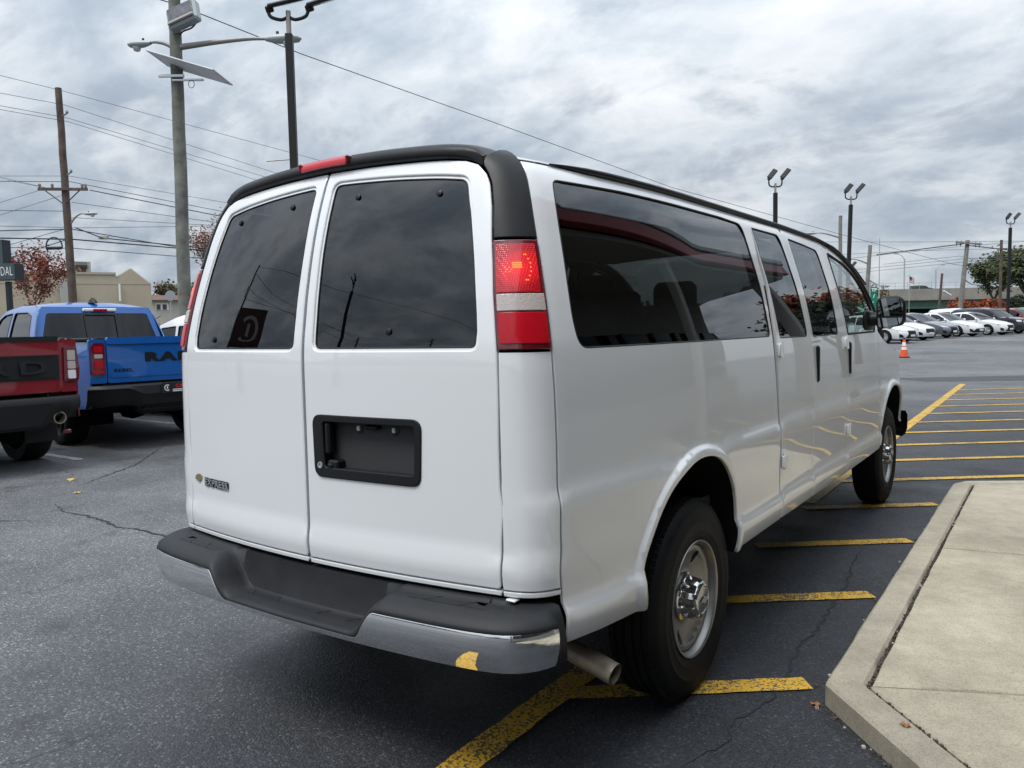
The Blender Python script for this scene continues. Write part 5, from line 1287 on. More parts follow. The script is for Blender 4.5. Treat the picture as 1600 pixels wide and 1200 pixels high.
def rear_blue(root, W, zt, pm):
    for sg in (1, -1):
        p = box_poly(.795, 1.0, .86, zt - .01, .03); p = p if sg > 0 else mirror_poly(p)
        patch('bed_corner', pm, root, p, .03, bow=.03, depth=-.045)
        lp = fillet([(.82, .965), (.99, .965), (.985, 1.31), (.955, 1.365), (.82, 1.365)], .03); lp = lp if sg > 0 else mirror_poly(lp)
        lamp = patch('tail_lamp', MATS['dark_red_lens'], root, lp, .02, bow=.03, depth=-.06)
        for z0, z1, m, x0, x1 in ((1.245, 1.325, 'red_lens', .85, .95), (1.175, 1.225, 'clear_lens', .85, .95), (1.045, 1.155, 'red_lens', .85, .95), (.985, 1.02, 'red_lens', .835, .975)):
            q = box_poly(x0, x1, z0, z1, .012); q = q if sg > 0 else mirror_poly(q); patch('lamp_lens', MATS[m], lamp, q, -.032, bow=.03, depth=-.016)
    tg = patch('tailgate', pm, root, box_poly(-.79, .79, .86, zt, .02), .02, bow=.03, depth=-.05)
    patch('tailgate_spoiler', pm, tg, box_poly(-.79, .79, zt - .075, zt + .012, .02), .0, bow=.03, depth=-.055)
    patch('tailgate_crease', pm, tg, box_poly(-.76, .76, .925, .965, .015), -.02, bow=.03, depth=-.02)
    patch('tailgate_handle', MATS['black_plastic'], tg, fillet([(-.13, 1.25), (.13, 1.25), (.15, 1.345), (-.15, 1.345)], .03), -.015, bow=.03, depth=-.024)
    put_text('tailgate_letters', 'RAM', .15, frame((.0, -.012, 1.165), (1, 0, 0), (0, 0, 1)), MATS['black_trim'], tg, depth=.012, bold=.010, spacing=1.25, sx=1.9)
    put_text('tailgate_badge', 'REBEL', .055, frame((-.60, -.012, 1.01), (1, 0, 0), (0, 0, 1)), MATS['black_trim'], tg, depth=.006, bold=.003, spacing=1.1, sx=1.5)
    mb = MB(); mb.M = frame((.0, -.006, .985), (1, 0, 0), (0, 0, 1)); mb.lathe([(0, .004), (.03, .004), (.03, 0)], 18); st = mb.build('round_sticker', MATS['print_white'], tg); mb = MB(); mb.M = frame((.0, -.006, .985), (1, 0, 0), (0, 0, 1)); mb.lathe([(0, .0055), (.022, .0055)], 18); mb.build('sticker_disc', MATS['plate_black'], tg)
    put_text('sticker_mark', 'i', .03, frame((.0, -.0125, .985), (1, 0, 0), (0, 0, 1)), MATS['print_white'], tg, depth=.0008, bold=.002)
    mb = MB(); rows = []
    for x in np.linspace(-1.05, 1.05, 43):
        a = abs(x); f = float(sm(.40, .62, a)); b = -.16 + .12 * float(sm(.8, 1.05, a)) ** 2
        rows.append([(x, .05, .83), (x, b + .03, .83), (x, b, .81), (x, b - .012, .79 - .085 * (1 - f)), (x, b + .01, .76 - .10 * (1 - f)), (x, b + .03, .66 - .09 * (1 - f)), (x, b + .08, .58 - .06 * (1 - f)), (x, .06, .55)])
    mb.grid(rows); bp_ = mb.build('rear_bumper', MATS['black_plastic'], root, smooth=30)
    pl = patch('licence_plate', MATS['plate_black'], bp_, box_poly(-.20, .20, .70, .83, .01), -.175, depth=-.012)
    put_text('plate_word', 'CAR', .062, frame((.055, -.189, .782), (1, 0, 0), (0, 0, 1)), MATS['print_red'], bp_, depth=.001, bold=.002, sx=1.25)
    mb = MB()
    for k in range(18):
        a0, a1 = R(50 + 260 * k / 18), R(50 + 260 * (k + 1) / 18); c0 = (-.13, .765)
        mb.add([(c0[0] + r_ * math.cos(a), -.1895, c0[1] + r_ * math.sin(a)) for a, r_ in ((a0, .030), (a1, .030), (a1, .042), (a0, .042))], [(0, 1, 2, 3)])
    mb.build('plate_ring', MATS['print_white'], bp_, smooth=0)
    patch('plate_bar', MATS['print_white'], bp_, box_poly(-.137, -.122, .748, .785, .003), -.187, depth=-.003)
    for z, w_ in ((.738, .21), (.718, .17)): patch('plate_line', MATS['print_white'], bp_, box_poly(-.06, -.06 + w_, z - .006, z + .006, .001), -.187, depth=-.003)
    for sg in (1, -1):
        mb = MB(); mb.lathe([(.05, 0), (.055, .02), (.055, .2), (.045, .2), (.045, 0)], 18, Matrix.Translation((sg * .42, .10, .55)) @ Matrix.Rotation(R(90), 4, 'X')); mb.build('exhaust_tip', MATS['black_trim'], root, smooth=40)
    mb = MB(); mb.box((0, .05, .52), (.9, .2, .16), .05); mb.build('hitch_beam', MATS['black_plastic'], root)
red_truck = pickup('pickup_truck', 'red_paint', 'dark red pickup with black tailgate panel cut off by the left edge', 1.43, 5.75, rear_red, 1.02)
red_truck.location = (-7.0, .62, 0); red_truck.rotation_euler = (0, 0, R(90))
blue_truck = pickup('pickup_truck', 'blue_paint', 'bright blue pickup with black letters on its tailgate', 1.42, 5.80, rear_blue)
blue_truck.location = (-7.62, 3.12, 0); blue_truck.rotation_euler = (0, 0, R(83))

# ---------------------------------------------------------------- parked cars
def sedan_spec(paint_, k=1.0, roof=1.44, spokes=9, alloy=True):
    return dict(hw=.90, paint=paint_, belt=.95, axles=(-1.35, 1.35), arch=.365, wheel_r=.325, tyre_w=.22, sill=.22, alloy=alloy, spokes=spokes, front_taper=.22, rear_taper=.14,
        profile=[(2.04, .20, .22, 0), (2.10, .34, .24, 0), (2.09, .54, .24, 0), (1.98, .68, .24, .02), (1.6, .79, .17, .055), (1.15, .88, .13, .06), (.98, .93, .14, .04), (.22, 1.34, .07, .05), (.0, 1.40, .03, .05), (-.35, roof, 0, .05), (-.85, roof - .02, 0, .05), (-1.15, 1.36, -.03, .05), (-1.82, 1.08, -.09, .04), (-1.92, 1.06, -.09, .03), (-2.16, 1.03, -.11, .02), (-2.24, .85, -.13, 0), (-2.24, .45, -.13, 0), (-2.14, .22, -.12, 0)],
        windows=[fillet([(.80, .955), (.18, 1.285), (-.02, 1.335), (-.32, 1.365), (-.36, .945)], .025), fillet([(-.44, .945), (-.41, 1.365), (-.85, 1.345), (-1.12, 1.285), (-1.40, 1.13), (-1.52, .985), (-1.40, .955)], .03)],
        door_seams=((.92, .35, .93), (-.40, .33, .94), (-1.25, .55, .95)), handles=((-.25, .83), (-1.15, .85)), mirror=(.72, .96),
        skins=[('front_fascia', None, 0, 3), ('hood', None, 3, 6), ('windscreen', 'screen_glass', 6, 8), ('roof', None, 8, 11), ('rear_window', 'tinted_glass', 11, 13), ('boot_lid', None, 13, 14), ('rear_fascia', None, 14, 17)])
def suv_spec(paint_, roof=1.72, hw=.95, spokes=6):
    return dict(hw=hw, paint=paint_, belt=1.08, axles=(-1.42, 1.42), arch=.42, wheel_r=.37, tyre_w=.24, sill=.30, spokes=spokes, front_taper=.16, rear_taper=.10, cladding=False,
        profile=[(2.18, .26, .18, 0), (2.24, .45, .2, 0), (2.22, .78, .2, 0), (2.10, .95, .19, .03), (1.7, 1.03, .13, .06), (1.25, 1.07, .13, .06), (1.10, 1.10, .14, .04), (.48, 1.56, .06, .05), (.25, 1.64, .03, .05), (-.3, roof, 0, .05), (-1.3, roof - .01, 0, .05), (-2.0, roof - .06, -.03, .04), (-2.15, 1.60, -.06, .02), (-2.34, 1.12, -.08, 0), (-2.38, .95, -.08, 0), (-2.38, .50, -.1, 0), (-2.28, .28, -.1, 0)],
        windows=[fillet([(.98, 1.09), (.42, 1.515), (.18, 1.575), (-.22, 1.60), (-.26, 1.075)], .025), fillet([(-.35, 1.075), (-.31, 1.60), (-1.12, 1.60), (-1.20, 1.08)], .025), fillet([(-1.29, 1.08), (-1.22, 1.60), (-1.85, 1.55), (-2.0, 1.48), (-1.95, 1.10)], .03)],
        door_seams=((1.0, .4, 1.08), (-.31, .4, 1.07), (-1.25, .4, 1.08)), handles=((-.12, .98), (-1.08, .98)), mirror=(.85, 1.10),
        skins=[('front_fascia', None, 0, 3), ('hood', None, 3, 6), ('windscreen', 'screen_glass', 6, 8), ('roof', None, 8, 12), ('rear_window', 'tinted_glass', 12, 13), ('tailgate', None, 13, 14), ('rear_fascia', None, 14, 16)])
def face_patch(name, m, parent, poly, prof, W, out=.012, thick=.03):
    """fitting laid on the bowed front skin: poly in (x, z)"""
    fr = [p for p in prof[:5]]; zs = [p[1] for p in fr]
    def f(u, v):
        y, dy, dz = (np.interp(v, zs, [p[i] for p in fr]) for i in (0, 2, 3)); w_ = W(y, v)
        return np.stack([np.asarray(u, float), y + dy * (1 - np.clip(np.abs(u) / w_, 0, 1) ** 2.3), np.asarray(v, float)], -1)
    return panel(name, m, parent, f, poly, step=.08, bstep=.05, depth=thick, off=out, bev=.004, hint=lambda P: np.tile(np.array([0, 1.0, .1]), (len(P), 1)))
def front_sedan(root, style, prof, W):
    P = lambda nm, m, q, o=.012: face_patch(nm, MATS[m], root, q, prof, W, o)
    for sg in (1, -1):
        if style == 'sharp': q = [(.36, .575), (.60, .60), (.74, .655), (.74, .70), (.56, .66), (.38, .615)]
        elif style == 'oval': q = fillet([(.44, .545), (.66, .55), (.74, .60), (.72, .68), (.58, .69), (.46, .64)], .04)
        else: q = [(.40, .60), (.70, .62), (.77, .66), (.76, .695), (.42, .645)]
        P('headlight', 'headlamp', q if sg > 0 else mirror_poly(q)[::-1])
        q = fillet([(.50, .27), (.72, .31), (.72, .47), (.58, .42)], .02); P('bumper_vent', 'black_plastic', q if sg > 0 else mirror_poly(q)[::-1])
    if style == 'wide': g_ = fillet([(-.60, .25), (.60, .25), (.38, .47), (-.38, .47)], .03)
    elif style == 'oval': g_ = fillet([(-.34, .40), (.34, .40), (.38, .56), (.30, .62), (-.30, .62), (-.38, .56)], .04)
    else: g_ = fillet([(-.42, .25), (.42, .25), (.28, .46), (.33, .62), (-.33, .62), (-.28, .46)], .03)
    P('grille', 'black_plastic', g_)
    P('number_plate', 'print_white', box_poly(-.16, .16, .33, .42, .01), .03)
def front_suv(root, prof, W):
    P = lambda nm, m, q, o=.012: face_patch(nm, MATS[m], root, q, prof, W, o)
    for sg in (1, -1):
        q = fillet([(.50, .78), (.82, .80), (.82, .90), (.50, .88)], .02); P('headlight', 'headlamp', q if sg > 0 else mirror_poly(q)[::-1])
        q = box_poly(.52, .76, .45, .58, .03); P('fog_lamp', 'black_plastic', q if sg > 0 else mirror_poly(q)[::-1])
    P('grille', 'black_plastic', fillet([(-.46, .56), (.46, .56), (.48, .88), (-.48, .88)], .03))
    for z in (.63, .71, .79): P('grille_bar', 'chrome', box_poly(-.44, .44, z, z + .024, .005), .03)
    P('number_plate', 'print_white', box_poly(-.16, .16, .42, .52, .01), .03)
def scr(px, py, D): return CAM + (cf + cr * (px - 800) / 1235.9 - cu * (py - 600) / 1235.9) * D
def far_spot(px, D):
    p = scr(px, 520, D); return p[0], p[1]
GRP = 'cars parked in the far right row'
def place_car(root, px, D, yaw, nose=2.25):
    """nose corner seen at px, D metres ahead; yaw clockwise from +y"""
    x, y = far_spot(px, D); f = np.array([math.sin(R(yaw)), math.cos(R(yaw))])
    root.location = (x - f[0] * nose, y - f[1] * nose, gz(y - f[1] * nose)); root.rotation_euler = (0, 0, -R(yaw))
YAW = 116
row = [
    (1424, 40.0, sedan_spec('car_white', spokes=10), 'sharp', 'white sporty sedan with black angular grille nearest the traffic cone', 'car'),
    (1453, 42.6, sedan_spec('car_white', spokes=9), 'oval', 'white sedan with oval headlights just right of the traffic cone', 'car'),
    (1490, 44.8, sedan_spec('car_grey', spokes=5), 'slim', 'dark grey sedan between two white sedans in far row', 'car'),
    (1531, 46.6, sedan_spec('car_white', spokes=7), 'wide', 'white sedan with wide black mouth, nose beside the grey sedan', 'car'),
    (1578, 48.4, sedan_spec('car_white', spokes=10), 'slim', 'white sedan with silver ten spoke front wheel showing, far row', 'car'),
]
for px, D, spc, st, lab, cat in row:
    c, W_, S_, h_ = vehicle('parked_car', spc, lab, cat, GRP); front_sedan(c, st, spc['profile'], W_); place_car(c, px, D, YAW)
def suv(spc, lab, grp=GRP):
    c, W_, *_ = vehicle('parked_suv', spc, lab, 'suv', grp); front_suv(c, spc['profile'], W_); return c
place_car(suv(suv_spec('car_black', 1.74), 'black suv with chrome grille bars right of the white sedans'), 1601, 51.5, YAW)
place_car(suv(suv_spec('car_red', 1.70), 'dark red suv cut off by the right picture edge'), 1640, 54.0, YAW)
for px, D, pn, lab in ((1545, 60.0, 'car_white', 'white suv roof showing behind the first sedans of the far row'), (1597, 62.0, 'car_white', 'white suv behind the black suv in far row'), (1650, 64.0, 'car_black', 'black suv at the right edge behind the red suv')):
    place_car(suv(suv_spec(pn, 1.86, .98), lab), px, D, YAW)
c = suv(suv_spec('car_white', 1.80, .97), 'white suv mostly hidden between the blue pickup and the van', None)
c.location = (-10.95, 5.98, 0); c.rotation_euler = (0, 0, R(90))

# traffic cone
cone = empty('traffic_cone', (-2.95, 30.0, gz(30.0)), 0, 'orange traffic cone with two white bands and black base', 'traffic cone')
mat('cone_orange', (0.75, 0.09, 0.012), 0.45); mat('cone_white', (0.75, 0.75, 0.76), 0.5)
mb = MB(); mb.box((0, 0, .02), (.38, .38, .04), .012); mb.build('base', MATS['black_plastic'], cone)
def cr_(z): return .145 - (z - .04) / .70 * .115
for z0, z1, m, nm in ((.04, .30, 'cone_orange', 'lower_cone'), (.30, .40, 'cone_white', 'band'), (.40, .44, 'cone_orange', 'middle_cone'), (.44, .58, 'cone_white', 'band'), (.58, .68, 'cone_orange', 'upper_cone'), (.68, .745, 'black_plastic', 'tip')):
    mb = MB(); mb.lathe([(cr_(z0), z0), (cr_(z1), z1)] + ([(0, z1 + .005)] if nm == 'tip' else []), 24); mb.build(nm, MATS[m], cone, smooth=60)
# ---------------------------------------------------------------- background materials
mat('old_wood', (0.165, 0.168, 0.145), 0.9, vary=0.45, vscale=3.0, bump=0.5, bscale=14)
mat('dark_wood', (0.10, 0.072, 0.058), 0.9, vary=0.4, vscale=3.0, bump=0.4, bscale=14)
mat('grey_wood', (0.20, 0.185, 0.17), 0.9, vary=0.3, vscale=3.0)
mat('bronze_pole', (0.014, 0.0135, 0.014), 0.5, spec=0.3)
mat('lamp_grey', (0.36, 0.40, 0.40), 0.5, metal=0.2); mat('arm_grey', (0.30, 0.28, 0.26), 0.5, metal=0.3)
mat('lamp_lens', (0.55, 0.57, 0.58), 0.1, coat=1.0); mat('led_face', (0.42, 0.44, 0.46), 0.3)
mat('wire_black', (0.025, 0.026, 0.028), 0.6); mat('wire_grey', (0.09, 0.095, 0.10), 0.6)
mat('solar_cell', (0.020, 0.028, 0.060), 0.12, coat=1.0); mat('solar_back', (0.78, 0.79, 0.82), 0.5); mat('alu', (0.60, 0.61, 0.62), 0.35, metal=0.8)
mat('flood_glass', (0.10, 0.10, 0.11), 0.08, coat=1.0, vary=0.6, vscale=6); mat('insulator', (0.22, 0.20, 0.19), 0.3)
mat('stucco_tan', (0.44, 0.38, 0.28), 0.9, vary=0.10, vscale=0.4, bump=0.2, bscale=30)
mat('stucco_trim', (0.40, 0.35, 0.27), 0.9); mat('roof_brown', (0.13, 0.075, 0.055), 0.9, vary=0.3, vscale=4)
mat('house_wall', (0.45, 0.43, 0.38), 0.9, vary=0.1); mat('unit_grey', (0.38, 0.38, 0.36), 0.7); mat('unit_dark', (0.05, 0.055, 0.06), 0.6)
mat('sign_slate', (0.045, 0.065, 0.075), 0.5); mat('sign_letter', (0.80, 0.82, 0.82), 0.5); mat('sign_dark', (0.008, 0.013, 0.022), 0.45)
mat('bridge_concrete', (0.25, 0.235, 0.205), 0.9, vary=0.2, vscale=0.3); mat('girder_green', (0.040, 0.105, 0.075), 0.6, vary=0.2, vscale=0.5); mat('bridge_dark', (0.02, 0.022, 0.022), 0.9)
mat('sign_green', (0.0, 0.19, 0.115), 0.5); mat('flag_red', (0.45, 0.03, 0.04), 0.8); mat('flag_white', (0.70, 0.70, 0.70), 0.8); mat('flag_blue', (0.02, 0.04, 0.14), 0.8)
mat('stop_back', (0.36, 0.38, 0.40), 0.4, metal=0.5)
mat('bark', (0.075, 0.058, 0.048), 0.95, vary=0.3, vscale=8)
def leaf_mat(name, c0, c1, c2):
    m = bpy.data.materials.new(name); m.use_nodes = True; nt = m.node_tree; b = nt.nodes['Principled BSDF']
    g_ = nt.nodes.new('ShaderNodeNewGeometry')
    rp = nt.nodes.new('ShaderNodeValToRGB'); e = rp.color_ramp.elements; e[0].color = (*c0, 1); e[1].color = (*c2, 1); q = e.new(0.5); q.color = (*c1, 1)
    link(nt, g_.outputs['Random Per Island'], rp.inputs[0]); link(nt, rp.outputs[0], b.inputs['Base Color']); b.inputs['Roughness'].default_value = 0.75
    b.inputs['Specular IOR Level'].default_value = 0.2
    MATS[name] = m
leaf_mat('leaf_red', (0.17, 0.045, 0.035), (0.25, 0.080, 0.055), (0.34, 0.15, 0.11)); leaf_mat('leaf_pink', (0.16, 0.07, 0.055), (0.26, 0.12, 0.10), (0.36, 0.22, 0.17))
leaf_mat('leaf_rust', (0.20, 0.045, 0.022), (0.29, 0.075, 0.035), (0.36, 0.12, 0.06)); leaf_mat('leaf_green', (0.045, 0.065, 0.028), (0.075, 0.095, 0.04), (0.14, 0.14, 0.06))
leaf_mat('leaf_dark', (0.020, 0.030, 0.020), (0.035, 0.046, 0.028), (0.06, 0.06, 0.035)); leaf_mat('leaf_olive', (0.07, 0.065, 0.035), (0.11, 0.09, 0.05), (0.17, 0.12, 0.07))
RZ = math.atan2(cr[1], cr[0])      # local x of things turned square to the view
def spot(px, D):
    p = scr(px, 500, D); return (p[0], p[1], gz(p[1]))
def zpix(px, py, D):
    """height at which a plumb line standing at spot(px, D) crosses image row py"""
    d = scr(px, 500, D) - CAM; d[2] = -CAM[2]; k = (600 - py) / 1235.9
    return float((k * (d @ cf) - d @ cu) / (cu[2] - k * cf[2]))
def loc_frame(e): return Matrix.Translation(e.location) @ Matrix.Rotation(e.rotation_euler[2], 4, 'Z')

# ---------------------------------------------------------------- poles and lamps
def led_heads(e, H, spread=.33, up=.36, yaw=(0, 0), rise=50, s_=1.0, roll=55):
    """two arms and two flat floodlight heads on a pole top"""
    for sg, t in ((-1, yaw[0]), (1, yaw[1])):
        pth = [(0, 0, H), (sg * spread * .35, 0, H - .05), (sg * spread * .85, 0, H), (sg * spread, 0, H + .10), (sg * spread, 0, H + up)]
        mb = MB(); mb.tube(smooth_open(pth, 4), .032, 8); mb.build('arm', MATS['bronze_pole'], e, smooth=60)
        hd = MB(); hd.M = Matrix.Translation((sg * spread, 0, H + up)) @ Matrix.Rotation(R(t), 4, 'Z') @ Matrix.Rotation(R(-rise), 4, 'Y') @ Matrix.Rotation(R(roll), 4, 'X')
        hd.box((.38 * s_, 0, .03), (.74 * s_, .34 * s_, .07), .02); hd.box((.02, 0, -.02), (.14, .12, .12), .02); h = hd.build('lamp_head', MATS['bronze_pole'], e)
        ld = MB(); ld.M = hd.M; ld.box((.46 * s_, 0, -.007), (.40 * s_, .24 * s_, .012)); ld.build('led_panel', MATS['led_face'], h)
def lot_light(px, D, H, label, yaw, w=.13, lean=0.0, rz=None, rise=50, roll=55, up=.30, s_=.66, spread=.28):
    e = empty('lot_light', spot(px, D), RZ if rz is None else rz, label, 'light pole', 'parking lot lights')
    if lean: e.rotation_euler = (0, lean, RZ)
    mb = MB(); mb.box((0, 0, (H - .35) / 2), (w, w, H - .35), .012); mb.box((0, 0, .25), (.55, .55, .5), .04); mb.build('pole', MATS['bronze_pole'], e)
    mb = MB(); mb.tube([(0, 0, H - .4), (0, 0, H + .05)], .045, 10); mb.build('tenon', MATS['arm_grey'], e, smooth=60)
    led_heads(e, H - .05, yaw=yaw, rise=rise, roll=roll, up=up, s_=s_, spread=spread); return e
l0 = lot_light(469, 14.6, zpix(463, 22, 14.6), 'tall black light pole with twin heads rising behind the van roof at left', (5, -5), rise=14, roll=20, up=.16, s_=.95, spread=.36)
mb = MB(); mb.tube([(-.04, 0, zpix(463, 249, 14.6)), (-.50, 0, zpix(422, 252, 14.6))], .012, 6); mb.build('side_rod', MATS['arm_grey'], l0)
lot_light(1211, 34.5, zpix(1213, 292, 34.5), 'twin headed light pole above the middle of the van roof', (10, -10), .16)
lot_light(1322, 39.0, zpix(1327, 316, 39.0), 'twin headed light pole beside the broken pole near the van windscreen', (10, -15), .16, R(1.5))
lot_light(1574, 55.0, zpix(1577, 358, 55.0), 'twin headed light pole in front of the green tree at right', (10, -10), .17, R(.5))
lot_light(1324, 60.0, zpix(1332, 432, 60.0), 'light pole whose single visible head peeks over the van windscreen pillar', (10, -10), .15)

def cobra(e, z, reach, rise, s_, name='street_lamp_arm', ang=0.0, mt='lamp_grey'):
    """curved arm and cobra head; reach along local x (sign = side)"""
    sg = 1 if reach > 0 else -1; M0 = Matrix.Rotation(ang, 4, 'Z')
    pth = smooth_open([(sg * .12, 0, z), (reach * .45, 0, z + rise * .62), (reach * .8, 0, z + rise), (reach, 0, z + rise * .98)], 5)
    mb = MB(); mb.M = M0; n = len(pth); mb.tube(pth, [(.075 - .045 * i / n) * s_ for i in range(n)], 8); a = mb.build(name, MATS['arm_grey'], e, smooth=60)
    hd = MB(); hd.M = M0 @ Matrix.Translation((reach, 0, z + rise * .98)); secs = []
    for t, w_, h0, h1 in ((0, .05, -.05, .05), (.12, .09, -.08, .08), (.3, .13, -.11, .10), (.55, .17, -.10, .09), (.75, .14, -.07, .06), (.82, .03, -.02, .02)):
        secs.append([(sg * t * s_, w_ * s_ * math.cos(b), (h1 if math.sin(b) > 0 else -h0) * s_ * math.sin(b)) for b in np.linspace(0, 2 * math.pi, 12, endpoint=False)])
    hd.grid(secs, cv=True, flip=sg < 0); h = hd.build('lamp_head', MATS[mt], a, smooth=50)
    ld = MB(); ld.M = hd.M; ld.lathe([(.0, -.22 * s_), (.09 * s_, -.19 * s_), (.13 * s_, -.08 * s_)], 14, Matrix.Translation((sg * .52 * s_, 0, 0))); ld.build('lamp_lens', MATS['lamp_lens'], a, smooth=60)
    pc = MB(); pc.M = hd.M; pc.lathe([(.035 * s_, .08 * s_), (.035 * s_, .16 * s_), (0, .165 * s_)], 10, Matrix.Translation((sg * .28 * s_, 0, 0))); pc.build('photocell', MATS['wire_black'], a)
def wood_pole(px, D, ztop, r0, r1, m, label, lean=0.0, name='utility_pole', rz=None, base=-.02):
    e = empty(name, spot(px, D), RZ if rz is None else rz, label, 'utility pole')
    if lean: e.rotation_euler = (0, lean, RZ)
    H = ztop - e.location[2]; mb = MB(); rng = random.Random(int(px)); n = 14
    pts = [(rng.uniform(-.012, .012), 0, base + (H - base) * i / (n - 1)) for i in range(n)]
    mb.tube(pts, [r0 + (r1 - r0) * i / (n - 1) for i in range(n)], 14); mb.build('pole', MATS[m], e, smooth=60); return e
# near wooden pole with floodlight, two street lamps and a solar panel
D = 19.5; pole1 = wood_pole(289, D, zpix(276, -60, D), .165, .135, 'old_wood', 'weathered wooden pole with floodlight, street lamps and solar panel', lean=R(.7))
H0 = lambda py, px=280: zpix(px, py, D) - pole1.location[2]
mx = lambda px: (px - 281) / 1235.9 * D          # metres beside the pole
cobra(pole1, H0(74), mx(418), H0(62) - H0(74), 1.05)
cobra(pole1, H0(72), mx(236), H0(60) - H0(70), .8, ang=R(-16))
mb = MB(); mb.M = Matrix.Translation((mx(299), -.28, H0(30))) @ Matrix.Rotation(R(-14), 4, 'Y') @ Matrix.Rotation(R(-18), 4, 'X') @ Matrix.Rotation(R(-12), 4, 'Z')
mb.box((0, .07, 0), (.80, .26, .56), .05); fl = mb.build('floodlight', MATS['lamp_grey'], pole1)
m2 = MB(); m2.M = mb.M; m2.box((.0, -.075, .05), (.68, .03, .34), .02); m2.build('floodlight_glass', MATS['flood_glass'], fl)
m2 = MB(); m2.M = mb.M; m2.box((.0, -.09, -.18), (.70, .06, .10), .02); m2.build('floodlight_visor', MATS['arm_grey'], fl)
mb = MB(); mb.tube(smooth_open([(.1, 0, H0(56)), (.25, -.15, H0(53)), (.50, -.25, H0(50)), (.62, -.2, H0(38))], 4), .02, 6); mb.build('floodlight_bracket', MATS['wire_black'], pole1, smooth=60)
mb = MB(); mb.M = Matrix.Translation((mx(309), -.32, H0(113))) @ Matrix.Rotation(R(21), 4, 'Y') @ Matrix.Rotation(R(-4), 4, 'X') @ Matrix.Rotation(R(-16), 4, 'Z')
mb.box((0, 0, 0), (1.95, .8, .035), .006); spn = mb.build('solar_panel', MATS['alu'], pole1); m2 = MB(); m2.M = mb.M; m2.box((0, 0, .0195), (1.89, .74, .004)); m2.build('solar_cells', MATS['solar_cell'], spn); m2 = MB(); m2.M = mb.M; m2.box((0, 0, -.0195), (1.89, .74, .004)); m2.build('panel_back', MATS['solar_back'], spn)
mb = MB(); mb.box((-.05, -.2, H0(123)), (.62, .06, .07), .01); mb.box((.35, -.22, H0(130)), (.75, .05, .05), .01); mb.build('panel_bracket', MATS['alu'], pole1)
mb = MB(); mb.tube([(.44 + .07 * math.cos(a), -.25, H0(137) + .09 * math.sin(a)) for a in np.linspace(0, 6.3, 16)], .008, 5); mb.build('cable_loop', MATS['wire_black'], pole1, smooth=60)
# far wooden pole with crossarm and street lamp at the left
D2 = 35.0; pole2 = wood_pole(117, D2, zpix(97, 138, D2), .19, .135, 'dark_wood', 'dark wooden pole with crossarm and small lamp behind the blue pickup', lean=R(-.6))
h2 = lambda py, px=105: zpix(px, py, D2) - pole2.location[2]
mb = MB(); mb.box((0, -.2, h2(297)), (2.15, .10, .12), .01, rot=Matrix.Rotation(R(2), 3, 'Y')); xa = mb.build('crossarm', MATS['dark_wood'], pole2)
for x in (-1.0, -.45, .85, 1.0): mb = MB(); mb.lathe([(.02, 0), (.06, .04), (.05, .10), (.07, .14), (.02, .2)], 10, Matrix.Translation((x, -.2, h2(297) + .05 - x * .035))); mb.build('insulator', MATS['insulator'], xa, smooth=40)
for sg in (-1, 1): mb = MB(); mb.tube([(sg * .75, -.2, h2(299)), (sg * .1, -.15, h2(318))], .025, 6); mb.build('crossarm_brace', MATS['dark_wood'], xa)
cobra(pole2, h2(350), .75, .42, .7)
for py in (183, 275): mb = MB(); mb.tube([(.1, -.05, h2(py)), (.35, -.1, h2(py) + .12)], .03, 6); mb.lathe([(.02, 0), (.06, .05), (.05, .12), (.02, .16)], 10, Matrix.Translation((.36, -.1, h2(py) + .1))); mb.build('insulator_bracket', MATS['insulator'], pole2, smooth=40)
mb = MB(); mb.tube([(.35 * math.cos(a) - .55, -.2, h2(385) + .38 * math.sin(a)) for a in np.linspace(R(-20), R(220), 18)], .03, 6); mb.box((-.55, -.2, h2(388)), (.62, .12, .13), .03); mb.build('cable_splice', MATS['wire_black'], pole2, smooth=60)

# overhead wires
G1, G2, G3 = 'high wires from the dark wooden pole', 'crossarm wires from the dark wooden pole', 'low bundled cables at the left'
def wire(pts, r, label, group, m='wire_black', sag=0.0, px=True):
    P = [Vector(scr(*p)) for p in pts] if px else [Vector(p) for p in pts]
    if px and group in (G1, G2, G3) and abs(pts[-1][0] - pts[-2][0]) > 60:      # run on to the next pole far down the street
        q_ = scr(1000, 500, 120); P.append(Vector((q_[0], q_[1], 7.5 + .4 * (len(bpy.data.objects) % 4))))
    path = []
    for a, b in zip(P, P[1:]):
        for i in range(16):
            t = i / 16; q = a.lerp(b, t); q.z -= sag * 4 * t * (1 - t); path.append(q)
    path.append(P[-1]); mb = MB(); mb.tube(path, r, 5)
    return tag(mb.build('overhead_wire', MATS[m], None, smooth=180), label, 'wire', group)
wire([(150, -30, 18), (279, 8, 19.5), (470, 84, 24), (760, 187, 33), (1050, 293, 44), (1313, 366, 52), (1490, 413, 60), (1640, 432, 70)], .014, 'long dark wire crossing the sky above the van from left to right', None)
G1 = 'high wires from the dark wooden pole'
for n_, (a, b, c) in zip(('topmost', 'second', 'third', 'lowest'), (((-40, 108), (98, 142), (700, 305)), ((-40, 138), (101, 164), (560, 312)), ((-40, 158), (104, 184), (520, 308)), ((-40, 164), (106, 190), (500, 312)))):
    wire([(*a, 30), (*b, 34.8), (*c, 44)], .011, n_ + ' of four thin high wires at the dark pole top', G1, 'wire_grey')
G2 = 'crossarm wires from the dark wooden pole'
